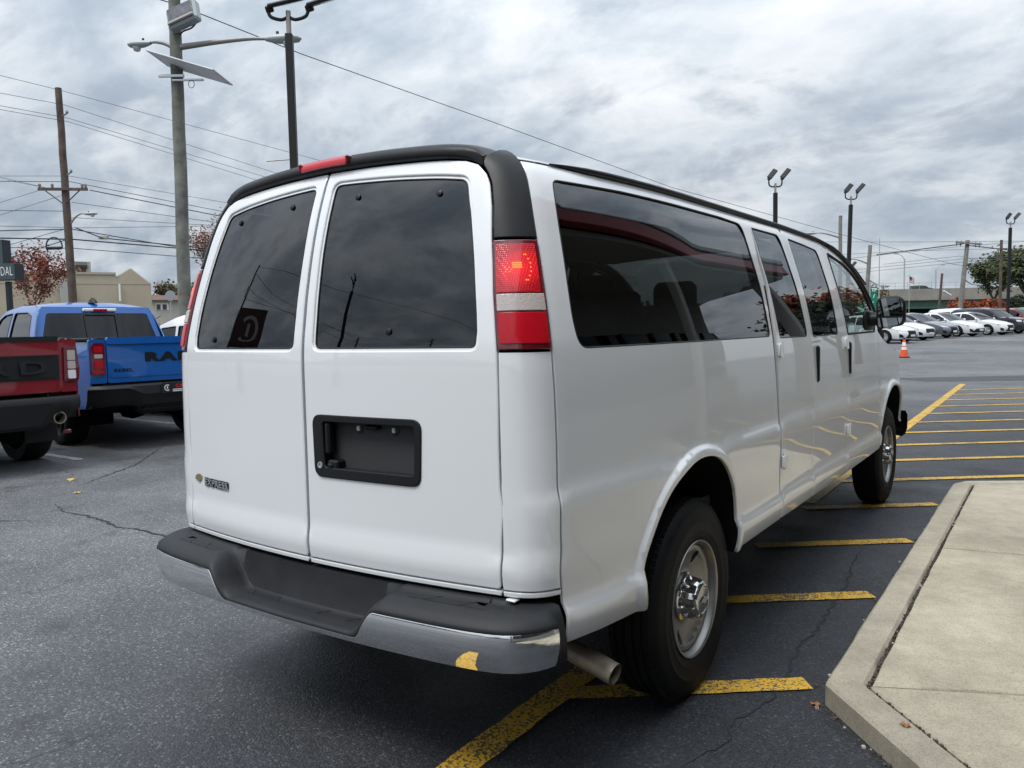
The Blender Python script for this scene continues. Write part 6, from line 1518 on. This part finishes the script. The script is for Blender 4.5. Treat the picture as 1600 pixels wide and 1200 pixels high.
for n_, (a, b, c, r_) in zip(('thin grey wire just above the crossarm', 'dark wire at insulator height above the crossarm', 'short wire meeting the crossarm left tip', 'wire rising from left edge to the crossarm end', 'wire rising from the left edge to just below the crossarm', 'thickest wire leaving the right end of the crossarm', 'thin wire starting a little below the crossarm', 'thin wire starting level with the small street lamp'), (((-40, 275), (108, 275), (520, 345), .010), ((-40, 283), (110, 284), (560, 372), .014), ((-40, 268), (70, 293), (12, 282), .01), ((-60, 335), (66, 296), (66, 296.5), .01), ((-60, 355), (98, 305), (98, 305.5), .01), ((140, 297), (330, 335), (540, 368), .02), ((112, 316), (320, 345), (540, 372), .012), ((112, 340), (330, 352), (540, 385), .011))):
    wire([(*a, 33), (*b, 34.8), (*c, 42)], r_, n_ + ' of dark wooden pole', G2, 'wire_black' if r_ > .012 else 'wire_grey')
G3 = 'low bundled cables at the left'
for n_, (a, b, c, r_) in zip(('level cable reaching in from the left edge', 'cable sagging above the splice box', 'thickest low cable crossing behind both wooden poles', 'lowest cable crossing just above the tan building', 'thin cable climbing from behind the bridal sign', 'thicker cable climbing from the top of bridal sign', 'short thick cable carrying the grey splice box', 'thin level cable running right to the van'), (((-60, 328), (102, 330), (102, 331), .012), ((-60, 362), (112, 358), (330, 395), .022), ((-60, 371), (114, 374), (400, 398), .030), ((-60, 386), (115, 388), (400, 410), .016), ((-40, 398), (105, 357), (105, 358), .012), ((-40, 420), (112, 372), (112, 373), .018), ((118, 356), (160, 372), (320, 388), .026), ((-60, 352), (130, 356), (420, 352), .010))):
    wire([(*a, 33), (*b, 34.9), (*c, 42)], r_, n_ + ', by dark pole', G3)
tag((lambda mb: (mb.box(Vector(scr(162, 371, 35)), (.42, .16, .16), .03, rz=RZ), mb.build('cable_box', MATS['unit_grey'], None))[1])(MB()), 'small grey splice box hanging on low cables at left', 'cable box')
G4 = 'thin wires far off at the right'
for n_, (a, b, c) in zip(('highest level', 'rising', 'upper of the two parallel climbing', 'lower of the two parallel climbing', 'crossing falling', 'gently rising'), (((1290, 378), (1440, 378), (1660, 376)), ((1290, 408), (1500, 385), (1660, 373)), ((1300, 425), (1500, 405), (1640, 398)), ((1300, 430), (1500, 410), (1660, 396)), ((1380, 413), (1500, 400), (1640, 432)), ((1310, 398), (1420, 392), (1660, 386)))):
    wire([(*a, 95), (*b, 90), (*c, 85)], .022, n_ + ' thin wire in low sky behind right light poles', G4, 'wire_grey')
G5 = 'thick wires on the leaning crossarm pole'
for n_, (a, b) in zip(('right', 'left'), (((1508, 383), (1700, 404)), ((1505, 381), (1370, 398)))): wire([(*a, 79.5), (*b, 70)], .05, 'thick wire leaving the leaning crossarm pole towards the ' + n_, G5)

# poles at the right
D = 70; p_ = wood_pole(1312, D, zpix(1313, 337, D), .17, .15, 'grey_wood', 'short grey wooden pole with curved street lamp arm above the van front'); cobra(p_, zpix(1310, 371, D) - p_.location[2], -2.1, .42, 1.1)
D = 75; p_ = wood_pole(1350, D, zpix(1357, 383, D), .22, .17, 'grey_wood', 'leaning grey pole without crossarm left of the flag', lean=R(3.6))
cobra(p_, zpix(1352, 412, D) - p_.location[2], -1.6, .35, 1.0); cobra(p_, zpix(1352, 437, D) - p_.location[2], 1.5, -.5, .8)
D = 80; p_ = wood_pole(1497, D, zpix(1507, 375, D), .26, .19, 'grey_wood', 'tall leaning wooden pole with crossarm at right', lean=R(5.2))
hh = zpix(1507, 380, D) - p_.location[2]
mb = MB(); mb.box((0, -.25, hh), (2.6, .14, .16)); xa = mb.build('crossarm', MATS['grey_wood'], p_)
for x in (-1.2, -.8, .7, 1.1): mb = MB(); mb.lathe([(.03, -.35), (.07, -.25), (.05, -.1), (.07, 0), (.02, .25)], 8, Matrix.Translation((x, -.25, hh))); mb.build('insulator', MATS['insulator'], xa)
cobra(p_, zpix(1500, 436, D) - p_.location[2], 1.2, -.45, 1.0)
D = 78; p_ = wood_pole(1464, D, zpix(1469, 427, D), .13, .11, 'dark_wood', 'thin dark leaning pole before the overpass', lean=R(4.5)); mb = MB(); mb.M = Matrix.Translation((.15, -.2, zpix(1470, 454, D) - p_.location[2])) @ Matrix.Rotation(R(28), 4, 'Y'); mb.box((.45, 0, 0), (.85, .3, .12), .02); mb.build('lamp_head', MATS['solar_back'], p_)
D = 74; p_ = wood_pole(1562, D, zpix(1564, 375, D), .14, .12, 'dark_wood', 'dark upright pole with short crosspiece before the green tree'); mb = MB(); mb.box((0, -.1, zpix(1564, 389, D) - p_.location[2]), (.9, .1, .12)); mb.build('crossarm', MATS['dark_wood'], p_)
e = empty('thin_mast', spot(1373, 66), RZ, 'very thin tall grey mast left of the flag', 'mast'); mb = MB(); mb.tube([(0, 0, 0), (0, 0, zpix(1374, 372, 66) - e.location[2])], [.06, .03], 8); mb.build('mast', MATS['unit_grey'], e, smooth=60)

# overpass
BD = 230.0
br = empty('overpass', spot(1450, BD), RZ + R(2), 'long highway overpass with green girders and mesh fence', 'bridge')
bz = br.location[2]; q = lambda py: zpix(1450, py, BD) - bz
x0, x1 = -60.0, 42.0
for nm, pa, pb, yd, dep, m in (('parapet', 451, 464, 0, 1.0, 'bridge_concrete'), ('deck_edge', 464, 469, -.6, 8.0, 'bridge_concrete'), ('girder', 469, 481, .4, .6, 'girder_green'), ('girder_flange', 480, 482, .1, 1.1, 'girder_green')):
    mb = MB(); z1, z0 = q(pa), q(pb); mb.box(((x0 + x1) / 2, yd + dep / 2, (z0 + z1) / 2), (x1 - x0, dep, z1 - z0)); mb.build(nm, MATS[m], br)
mb = MB(); mb.box(((x0 + x1) / 2, 7, q(472)), (x1 - x0, 12, .8)); mb.build('deck', MATS['bridge_dark'], br)
mb = MB(); mb.box(((x0 + x1) / 2, 13, (q(482)) / 2), (x1 - x0, 1.0, q(470))); mb.build('underdeck_dark', MATS['bridge_dark'], br)  # near-black sheet standing in for the dark under the deck
for x in (-35, -14, 4.5, 24): mb = MB(); mb.box((x, 3, q(482) / 2), (1.2, 1.6, q(482))); mb.build('pier', MATS['bridge_concrete'], br)
for x in np.arange(x0, x1, 3.6): mb = MB(); mb.tube([(x, .5, q(451)), (x, .5, q(441))], .06, 5); mb.build('fence_post', MATS['unit_grey'], br)
for py in (441.3, 446): mb = MB(); mb.tube([(x0, .5, q(py)), (x1, .5, q(py))], .05, 4); mb.build('fence_rail', MATS['unit_grey'], br)
def bridge_lamp(px, top, label, reach, rs=1.0):
    e = empty('highway_lamp', spot(px, BD + 3), RZ, label, 'street lamp'); zt_ = zpix(px, top, BD) - e.location[2]; zb_ = zpix(px, 452, BD) - e.location[2]
    mb = MB(); mb.tube([(0, 0, 0), (0, 0, zt_)], .19, 8); mb.build('pole', MATS['unit_grey'], e, smooth=60); mb = MB(); mb.tube(smooth_open([(0, 0, zt_ - .3), (reach * .4, 0, zt_ + 1.0 * rs), (reach, 0, zt_ + 1.5 * rs)], 4), .09, 6); mb.build('arm', MATS['unit_grey'], e, smooth=60)
    mb = MB(); mb.box((reach * 1.08, 0, zt_ + 1.52 * rs), (1.1, .5, .3), .1); mb.build('lamp_head', MATS['lamp_grey'], e)
bridge_lamp(1412, 403, 'highway lamp on the overpass beside the flag, arm to the left', -2.4); bridge_lamp(1461, 421, 'highway lamp on the overpass right of the flag, arm to the right', 2.0)
c, *_ = vehicle('distant_car', suv_spec('car_black', 1.7), 'dark car driving on the overpass right of the flag', 'car'); p_ = scr(1440, 447, BD + 4); c.location = (p_[0], p_[1], zpix(1440, 451.5, BD + 4) - 1.0); c.rotation_euler = (0, 0, RZ - R(90)); c.scale = (1.35, 1.35, 1.25)
# flag
e = empty('flag', spot(1420, 150), RZ, 'american flag flying on a thin pole above the overpass', 'flag'); zf = zpix(1416, 431, 150) - e.location[2]
mb = MB(); mb.tube([(0, 0, 0), (0, 0, zf + .3)], .05, 8); mb.build('flag_pole', MATS['unit_grey'], e, smooth=60)
for i in range(7):
    mb = MB(); rows = [[(t * .95, .12 * math.sin(t * 7), zf - (.16 * (i + k)) - t * .55) for k in (0, 1)] for t in np.linspace(0, 1, 10)]; mb.grid(rows); mb.build('stripe', MATS['flag_red' if i % 2 == 0 else 'flag_white'], e, smooth=180)
mb = MB(); mb.grid([[(t * .45, .12 * math.sin(t * .45 / .95 * 7) - .02, zf - .6 * k - t * .45 * .55 / .95) for k in (0, 1)] for t in np.linspace(0, 1, 6)]); mb.build('canton', MATS['flag_blue'], e, smooth=180)
# green highway signs
e = empty('highway_sign', spot(1366, 58), RZ, 'green highway sign with two small shields above, behind the van mirror', 'road sign'); zz = lambda py: zpix(1366, py, 58) - e.location[2]; sx_ = 58 / 1235.9
mb = MB(); mb.tube([(-.3, .06, 0), (-.3, .06, zz(444))], .05, 6); mb.tube([(.1, .06, 0), (.1, .06, zz(444))], .05, 6); mb.build('post', MATS['unit_grey'], e)
mb = MB(); mb.box((-10 * sx_, 0, zz(478)), (32 * sx_, .03, 22 * sx_), .008); mb.build('exit_panel', MATS['sign_green'], e)
put_text('exit_letters', 'EXIT', .40, frame((-10 * sx_, -.02, zz(475)), (1, 0, 0), (0, 0, 1)), MATS['sign_letter'], e, depth=.002, bold=.01)
for py, s0, ch in ((453, 11, 'TP'), (463, 9, '/')):
    mb = MB(); mb.box((-1 * sx_, 0, zz(py)), (s0 * sx_, .03, s0 * .92 * sx_), .03); mb.build('shield_panel', MATS['sign_green'], e); put_text('shield_mark', ch, .34, frame((-1 * sx_, -.02, zz(py)), (1, 0, 0), (0, 0, 1)), MATS['sign_letter'], e, depth=.002, bold=.012)

# ---------------------------------------------------------------- trees
def tree(name, loc, H, rad, lm, label, n_leaf=2500, ls=.16, trunk_r=.16, seed=1, cb=.35, spread=1.0, group=None, cat='tree', levels=3, dens=1.0):
    rng = random.Random(seed); e = empty(name, loc, rng.uniform(0, 6), label, cat, group)
    tb = MB(); tips = []
    def grow(p, d, L, r_, lev):
        n = 4; pts = [p]
        for i in range(n):
            d = (d + Vector((rng.uniform(-.16, .16), rng.uniform(-.16, .16), .07))).normalized(); p = p + d * L / n; pts.append(p)
        tb.tube(pts, [r_ * (1 - .45 * i / n) for i in range(n + 1)], 6 if lev < 2 else 4, caps=False)
        if lev >= levels: tips.extend(pts[1:]); return
        if lev >= 1: tips.extend(pts[3:])
        k = rng.randint(3, 5) if lev == 0 else rng.randint(2, 4)
        for i in range(k):
            a = 2 * math.pi * (i + rng.random()) / k; tilt = rng.uniform(.35, .95) * spread
            side = Vector((math.cos(a), math.sin(a), 0)); nd = (d * math.cos(tilt) + side * math.sin(tilt)).normalized()
            grow(pts[-1 if rng.random() < .6 else -2], nd, L * rng.uniform(.62, .85), r_ * .55, lev + 1)
    grow(Vector((0, 0, 0)), Vector((rng.uniform(-.05, .05), rng.uniform(-.05, .05), 1)), H * cb, trunk_r, 0)
    zmax = max(t.z for t in tips); hmax = max(math.hypot(t.x, t.y) for t in tips); fz_, fr_ = (H * .96) / zmax, rad / max(hmax, .1)
    k0 = lambda z: 1 if z < H * cb * .9 else 1
    sc = lambda v: (v[0] * (1 + (fr_ - 1) * min(1, v[2] / (H * cb))), v[1] * (1 + (fr_ - 1) * min(1, v[2] / (H * cb))), v[2] * fz_)
    tb.v = [sc(v) for v in tb.v]; tb.build('trunk', MATS['bark'], e, smooth=60)
    tips = [Vector(sc(t)) for t in tips]; V = []; F = []
    cl = [rng.random() for _ in tips]
    for i in range(n_leaf):
        ti = rng.randrange(len(tips))
        if cl[ti] < .12: continue
        s_ = ls * rng.uniform(.6, 1.3); spread_ = rad * .13
        c = tips[ti] + Vector((rng.gauss(0, spread_), rng.gauss(0, spread_), rng.gauss(0, spread_ * .8)))
        u = Vector((rng.gauss(0, 1), rng.gauss(0, 1), rng.gauss(0, .6))).normalized(); w = u.cross(Vector((rng.gauss(0, 1), rng.gauss(0, 1), rng.gauss(0, 1)))).normalized()
        k = len(V); V += [tuple(c - u * s_), tuple(c + w * s_ * .55), tuple(c + u * s_), tuple(c - w * s_ * .55)]; F.append((k, k + 1, k + 2, k + 3))
    me = bpy.data.meshes.new('crown'); me.from_pydata(V, [], F); link_mesh('crown', me, MATS[lm], e)
    return e
def shrub(name, loc, sx_, sy_, sz_, lm, label, n, ls, rz=0.0, seed=1, cat='shrub'):
    rng = random.Random(seed); V, F = [], []; e = empty(name, loc, rz, label, cat)
    lobes = [(rng.uniform(-.75, .75), rng.uniform(-.6, .6), rng.uniform(.25, .6), rng.uniform(.3, .55)) for _ in range(int(10 + sx_ * 2))]
    for i in range(n):
        lx, ly, lz, lr = lobes[rng.randrange(len(lobes))]; d = Vector((rng.gauss(0, 1), rng.gauss(0, 1), rng.gauss(0, 1))).normalized() * lr * rng.uniform(.55, 1.05)
        c = Vector(((lx + d.x * .6) * sx_ / 2, (ly + d.y) * sy_ / 2, max(.02, (lz + d.z * .6) * sz_))); s_ = ls * rng.uniform(.6, 1.3)
        u = Vector((rng.gauss(0, 1), rng.gauss(0, 1), rng.gauss(0, .7))).normalized(); w = u.cross(Vector((rng.gauss(0, 1), rng.gauss(0, 1), rng.gauss(0, 1)))).normalized()
        k = len(V); V += [tuple(c - u * s_), tuple(c + w * s_ * .6), tuple(c + u * s_), tuple(c - w * s_ * .6)]; F.append((k, k + 1, k + 2, k + 3))
    me = bpy.data.meshes.new('foliage'); me.from_pydata(V, [], F); link_mesh('foliage', me, MATS[lm], e)
    mb = MB()
    for i in range(9): a = rng.uniform(0, 6.28); mb.tube([(rng.uniform(-.4, .4) * sx_, rng.uniform(-.3, .3) * sy_, 0), (rng.uniform(-.4, .4) * sx_, rng.uniform(-.3, .3) * sy_, sz_ * .7)], .02, 5)
    mb.build('stems', MATS['bark'], e); return e
def tz(px, py, D): return zpix(px, py, D) - gz(scr(px, 500, D)[1])
tree('red_leaf_tree', spot(50, 42), tz(50, 378, 42), 1.9, 'leaf_red', 'sparse red leaved tree behind the bridal sign', 3300, .085, .10, 11, .28, 1.0)
tree('red_leaf_tree', spot(352, 48), tz(352, 330, 48), 2.0, 'leaf_pink', 'pinkish sparse tree between near wooden pole and van', 2600, .085, .10, 5, .3, .9)
tree('green_tree', spot(1600, 112), tz(1590, 384, 112), 6.0, 'leaf_green', 'olive green tree at the right edge behind the light pole', 9000, .30, .3, 3, .25, 1.0)
tree('green_tree', spot(1552, 122), tz(1556, 402, 122), 3.6, 'leaf_green', 'smaller olive green tree left of the taller one at right', 4500, .26, .25, 8, .28, .9)
shrub('dark_thicket', spot(1612, 100), 13, 4, 4.6, 'leaf_dark', 'dark low thicket under the green trees at right', 7000, .22, RZ, 3, 'thicket')
shrub('red_bush', spot(1505, 98), 5.0, 3, tz(1505, 459, 98), 'leaf_rust', 'left one of the rusty red bushes above parked cars', 5200, .17, RZ, 5)
shrub('red_bush', spot(1552, 99), 4.6, 3, tz(1552, 456, 99), 'leaf_rust', 'right one of the rusty red bushes below the green tree', 5000, .17, RZ, 6)
shrub('red_bush', spot(1352, 120), 7, 3, tz(1352, 425, 120), 'leaf_olive', 'bare brownish bush left of the green highway signs', 3800, .18, RZ, 7)
shrub('hedge', spot(175, 40), 7.5, 1.0, tz(175, 462, 40), 'leaf_red', 'clipped dark red hedge seen over the blue pickup roof', 3400, .10, RZ, 9, 'hedge')
shrub('hedge', spot(262, 41), 2.6, 1.0, tz(262, 487, 41), 'leaf_red', 'short dark red hedge between blue pickup and white suv', 1500, .10, RZ, 10, 'hedge')
for k, (px, top, D) in enumerate(((256, 441, 92), (277, 443, 96), (300, 440, 94))):
    tree('background_tree', spot(px, D), tz(px, top, D), 2.4, 'leaf_olive', ('dull green tree behind the small house, leftmost of three', 'dull green tree behind the small house, middle of three', 'dull green tree behind the small house, rightmost of three')[k], 1900, .2, .2, 20 + k, .3, .9, 'trees behind the small house')

# ---------------------------------------------------------------- left background: shop building, house, bridal sign
D = 55; bl = empty('stucco_building', spot(120, D), RZ + R(27), 'tan stucco commercial building with gabled parapet', 'building')
X = lambda px: (px - 120) / 1235.9 * D * .88; Z = lambda py: zpix(150, py, D) - bl.location[2]
mb = MB(); mb.box(((X(-260) + X(243)) / 2, 7, Z(443) / 2), (X(243) - X(-260), 14, Z(443))); mb.build('wall', MATS['stucco_tan'], bl)
zl = Z(443)
mb = MB(); mb.prism([(X(-260), zl), (X(243), zl), (X(236), Z(439)), (X(210), Z(419)), (X(186), Z(434)), (X(186), Z(428)), (X(-260), Z(428))], -.5, .02, frame((0, 0, 0), (1, 0, 0), (0, 0, 1))); mb.build('parapet', MATS['stucco_tan'], bl, smooth=0)
mb = MB(); mb.box(((X(-260) + X(186)) / 2, .15, Z(428) + .08), (X(186) - X(-260), .5, .16)); mb.build('parapet_cap', MATS['stucco_trim'], bl)
for a, b in (((243, 442.5), (236, 438.5)), ((236, 438.5), (210, 418.5)), ((210, 418.5), (186, 433))):
    mb = MB(); mb.tube([(X(a[0]), .1, Z(a[1])), (X(b[0]), .1, Z(b[1]))], .10, 6); mb.build('gable_trim', MATS['stucco_trim'], bl)
mb = MB(); mb.tube([(X(191), -.12, Z(470)), (X(191), -.12, Z(443))], .07, 8); mb.build('vent_pipe', MATS['print_white'], bl)
mb = MB(); mb.box((X(105), -.3, Z(460)), (.6, .4, 1.9), .03); mb.build('meter_cabinet', MATS['unit_grey'], bl)
mb = MB(); mb.box((X(131), 2.5, Z(416)), (1.15, 1.2, 1.1), .03); ac = mb.build('rooftop_unit', MATS['unit_grey'], bl)
mb = MB(); mb.box((X(131), 1.75, Z(411)), (.75, .5, .3), .02, rot=Matrix.Rotation(R(-30), 3, 'X')); mb.build('unit_hood', MATS['unit_dark'], ac)
mb = MB(); mb.box((X(131), 1.88, Z(420)), (.55, .04, .3)); mb.build('unit_grille', MATS['unit_dark'], ac)
mb = MB(); mb.box((X(92), 2.5, Z(424)), (.8, .8, .5), .03); mb.build('roof_vent', MATS['unit_grey'], bl)
D = 76; ho = empty('small_house', spot(272, D), RZ + R(20), 'small low house with brown roof between wooden pole and tan building', 'house'); X = lambda px: (px - 272) / 1235.9 * D; Z = lambda py: zpix(272, py, D) - ho.location[2]
mb = MB(); mb.box(((X(240) + X(320)) / 2, 3, Z(468) / 2), (X(320) - X(240), 6, Z(468))); mb.build('wall', MATS['house_wall'], ho)
mb = MB(); mb.prism([(-3.5, Z(469)), (3.5, Z(469)), (0, Z(459))], X(238), X(322), frame((0, 3, 0), (0, 1, 0), (0, 0, 1))); mb.build('roof', MATS['roof_brown'], ho, smooth=0)
mb = MB(); mb.box((X(256), -.02, Z(479)), (1.15, .06, .65)); w_ = mb.build('window', MATS['print_white'], ho)
for dx in (-.32, .22): mb = MB(); mb.box((X(256) + dx, -.06, Z(479.5)), (.36, .04, .5)); mb.build('pane', MATS['unit_dark'], w_)
e = empty('stop_sign', spot(268, 44), RZ, 'grey back of a stop sign between wooden pole and tan building', 'road sign'); zc0 = tz(268, 462, 44)
mb = MB(); mb.tube([(-.02, .04, 0), (-.02, .04, zc0 + .3)], .03, 6); mb.build('post', MATS['unit_grey'], e); mb = MB(); mb.prism([(.30 * math.cos(R(22.5 + 45 * i)), .30 * math.sin(R(22.5 + 45 * i))) for i in range(8)], -.01, .01, frame((0, 0, zc0), (1, 0, 0), (0, 0, 1))); mb.build('octagon', MATS['stop_back'], e, smooth=0)
D = 27; sg_ = empty('shop_sign', spot(17, D), RZ - R(10), 'dark stacked box sign with thin white letters on a post', 'sign'); Z = lambda py: zpix(17, py, D) - sg_.location[2]
mb = MB(); mb.box((0, 0, Z(440) / 2), (.15, .15, Z(440)), .01); mb.build('post', MATS['sign_dark'], sg_)
for nm, xr_, z0, z1, th in (('upper_box', .02, 413, 375, .36), ('lower_box', .46, 438, 412.5, .40)):
    wd = 2.4; mb = MB(); mb.box((xr_ - wd / 2, 0, (Z(z0) + Z(z1)) / 2), (wd, th, Z(z1) - Z(z0)), .008); b_ = mb.build(nm, MATS['sign_dark'], sg_)
    mb = MB(); mb.box((xr_ - wd / 2, -th / 2 - .004, (Z(z0) + Z(z1)) / 2), (wd - .02, .01, Z(z1) - Z(z0) - .02)); mb.build('sign_face', MATS['sign_slate'], b_)
    if nm == 'upper_box': put_text('sign_numeral', '8', .95, frame((xr_ - .32, -th / 2 - .012, (Z(z0) + Z(z1)) / 2), (1, 0, 0), (0, 0, 1)), MATS['sign_letter'], b_, depth=.004, bold=-.012, sx=.85)
    else: put_text('sign_letters', 'BRIDAL', .44, frame((xr_ - .50, -th / 2 - .012, (Z(z0) + Z(z1)) / 2), (1, 0, 0), (0, 0, 1)), MATS['sign_letter'], b_, depth=.004, bold=-.006, spacing=1.05, sx=.55)
# far wood that reads as one mass and closes the horizon
rng = random.Random(77); V, F = [], []
for i in range(15000):
    az = rng.uniform(-math.pi, math.pi)
    if abs(az - R(0)) < R(22): continue
    Dm = rng.uniform(170, 215); hgt = 5.2 + 2.3 * math.sin(az * 9) + 1.3 * math.sin(az * 23 + 1); z = rng.uniform(0, 1) ** .8 * hgt + .3; c = Vector((math.sin(az) * Dm, math.cos(az) * Dm, z)); s_ = rng.uniform(.5, 1.3)
    u = Vector((rng.gauss(0, 1), rng.gauss(0, 1), rng.gauss(0, .7))).normalized(); w = u.cross(Vector((rng.gauss(0, 1), rng.gauss(0, 1), rng.gauss(0, 1)))).normalized(); k = len(V)
    V += [tuple(c - u * s_), tuple(c + w * s_ * .7), tuple(c + u * s_), tuple(c - w * s_ * .7)]; F.append((k, k + 1, k + 2, k + 3))
NS = 240
for i in range(NS):
    az = -math.pi + 2 * math.pi * i / NS; az2 = -math.pi + 2 * math.pi * (i + 1) / NS
    if abs((az + az2) / 2) < R(22): continue
    k = len(V); hg = lambda a_: 3.6 + 1.6 * math.sin(a_ * 9) + .9 * math.sin(a_ * 23 + 1) + .5 * math.sin(a_ * 71)
    V += [(math.sin(az) * 217, math.cos(az) * 217, -.5), (math.sin(az2) * 217, math.cos(az2) * 217, -.5), (math.sin(az2) * 219, math.cos(az2) * 219, hg(az2)), (math.sin(az) * 219, math.cos(az) * 219, hg(az))]; F.append((k, k + 1, k + 2, k + 3))
me = bpy.data.meshes.new('far_woods'); me.from_pydata(V, [], F); tag(link_mesh('far_woods', me, MATS['leaf_dark']), 'distant dark tree line along the horizon', 'woods', None, 'stuff')
# ---------------------------------------------------------------- what the van's paint and glass mirror: the showroom beside it and the lot behind the camera
mat('fascia_red', (0.20, 0.018, 0.026), 0.4, coat=0.3); mat('roof_metal', (0.15, 0.155, 0.16), 0.55, vary=0.1, vscale=1.0); mat('store_wall', (0.30, 0.29, 0.27), 0.8, vary=0.1, vscale=1.0); mat('soffit', (0.35, 0.34, 0.33), 0.8); mat('frame_black', (0.02, 0.02, 0.022), 0.4)
mat('sign_maroon', (0.05, 0.010, 0.012), 0.4); mat('fascia_red', (0.30, 0.022, 0.032), 0.4, coat=0.3); glass('store_glass', (0.25, 0.28, 0.28), 1.55)
dl = empty('showroom', (6.2, 0, 0), 0, 'showroom with red fascia and grey roof mirrored in the van side windows', 'building')
Y0, Y1 = -9.0, 15.2; YM, YL = (Y0 + Y1) / 2, Y1 - Y0
mb = MB(); mb.box((6.0, YM, .35), (12, YL, .7)); mb.build('base_wall', MATS['store_wall'], dl)
mb = MB(); mb.box((6.2, YM, 3.80), (11.6, YL, 1.6)); mb.build('upper_wall', MATS['store_wall'], dl)
mb = MB(); mb.box((6.6, YM, 1.85), (10.6, YL - .6, 2.3)); mb.build('showroom_interior', MATS['interior_dark'], dl)
for y in np.arange(Y0 + .2, Y1 - .4, 1.7):
    mb = MB(); mb.box((.10, y, 1.85), (.16, .16, 2.3), .01); mb.build('mullion', MATS['frame_black'], dl)
    if y < Y1 - 1.8: mb = MB(); mb.box((.16, y + .85, 1.85), (.02, 1.54, 2.28)); mb.build('store_window', MATS['store_glass'], dl)
for y in (-7, .4, 7.8, 14.6): mb = MB(); mb.box((-1.7, y, 2.25), (.32, .32, 4.4), .02); mb.build('canopy_post', MATS['soffit'], dl)
mb = MB(); mb.box((.3, YM + .2, 4.50), (4.6, YL + 1.0, .10)); mb.build('soffit', MATS['soffit'], dl)
mb = MB(); mb.box((-2.1, YM + .2, 4.70), (.14, YL + 1.4, .30), .02); mb.build('fascia', MATS['fascia_red'], dl)
mb = MB(); mb.box((5.0, Y1 + .9, 4.70), (14.0, .14, .30), .02); mb.build('end_fascia', MATS['fascia_red'], dl)
mb = MB(); mb.box((-2.05, YM + .2, 4.93), (.30, YL + 1.5, .14), .02); mb.build('gutter', MATS['lamp_grey'], dl)
mb = MB(); rows = [[(-1.95, Y0 - .5, 4.99), (-1.95, Y1 + .9, 4.99)], [(1.6, Y0 + 3, 6.1), (1.6, Y1 - 3.0, 6.1)], [(9.0, Y0 + 3, 6.1), (9.0, Y1 - 3.0, 6.1)]]; mb.grid(rows)
mb.add([(-1.95, Y1 + .9, 4.99), (12.5, Y1 + .9, 4.99), (9.0, Y1 - 3.0, 6.1), (1.6, Y1 - 3.0, 6.1)], [(0, 1, 2, 3)]); mb.build('roof', MATS['roof_metal'], dl, smooth=0)
tree('red_leaf_tree', (7.2, 33, gz(33)), 6.2, 2.6, 'leaf_rust', 'red tree mirrored in the van front door window', 3500, .16, .16, 31, .3, 1.0)
tree('green_tree', (5.6, 23.5, 0), 4.6, 2.2, 'leaf_dark', 'dark green tree mirrored in the van side door windows', 3500, .14, .16, 32, .3, 1.0)
# behind the camera
ll = lot_light(800, 1, 8.2, 'light pole mirrored in the right rear window of the van', (40, 20), .2, rz=R(40), rise=10); ll.location = (-13.0, -14.8, 0)
def back_pole(x, y, H, label, arms=True):
    e = empty('utility_pole', (x, y, 0), R(40), label, 'utility pole'); mb = MB(); mb.tube([(0, 0, -.02), (0, 0, H)], [.17, .12], 10); mb.build('pole', MATS['dark_wood'], e, smooth=60)
    if arms:
        for z in (H - .5, H - 1.4): mb = MB(); mb.box((0, .15, z), (2.4, .1, .12)); mb.build('crossarm', MATS['dark_wood'], e)
    mb = MB(); mb.lathe([(.0, 0), (.22, 0), (.22, .8), (0, .85)], 14, Matrix.Translation((.35, 0, H - 2.9))); mb.build('transformer', MATS['unit_grey'], e, smooth=40); return e
back_pole(-29, -35, 9.5, 'crossarm pole mirrored low in the right rear window, left of the light pole'); back_pole(-22, -43, 10.5, 'crossarm pole mirrored at the right side of the right rear window'); back_pole(-30, -14, 12.5, 'tall pole mirrored in the left rear window of the van', False)
G6 = 'wires mirrored in the rear windows'
for n_, (a, b, s_) in zip(('upper wire between the mirrored poles', 'lower wire between the mirrored poles', 'short wire joining the two mirrored crossarm poles', 'long low sagging wire from tall mirrored pole', 'topmost wire running off from the tall mirrored pole'), (((-30, -14, 11.6), (-29, -35, 9.3), .5), ((-30, -14, 10.4), (-29, -35, 8.6), .5), ((-29, -35, 9.3), (-22, -43, 10.2), .3), ((-30, -14, 9.5), (-22, -43, 9.2), .7), ((-30, -14, 12.3), (4, -60, 14), 1.0))):
    wire([a, b], .022, n_ + ', rear windows', G6, 'wire_black', s_, False)
ds = empty('dealer_sign', (-16.5, -9.3, 0), R(118), 'dark red dealer sign with white ring mark mirrored in the left rear window', 'sign')
mb = MB(); mb.box((0, 0, 1.4), (.5, .4, 2.8), .02); mb.build('post', MATS['sign_dark'], ds); mb = MB(); mb.box((0, 0, 4.0), (2.2, .7, 2.8), .03); bx0 = mb.build('sign_box', MATS['sign_dark'], ds)
for sy in (-1, 1):
    mb = MB(); mb.box((0, sy * .356, 4.1), (2.05, .012, 2.4)); mb.build('sign_face', MATS['sign_maroon'], bx0)
    mb = MB()
    for k in range(20):
        a0, a1 = R(40 + 280 * k / 20), R(40 + 280 * (k + 1) / 20); mb.add([(r_ * math.cos(a), sy * .366, 4.2 + r_ * math.sin(a)) for a, r_ in ((a0, .55), (a1, .55), (a1, .75), (a0, .75))], [(0, 1, 2, 3)])
    mb.box((0, sy * .366, 4.2), (.22, .01, .62)); mb.build('ring_mark', MATS['unit_grey'], bx0, smooth=0)
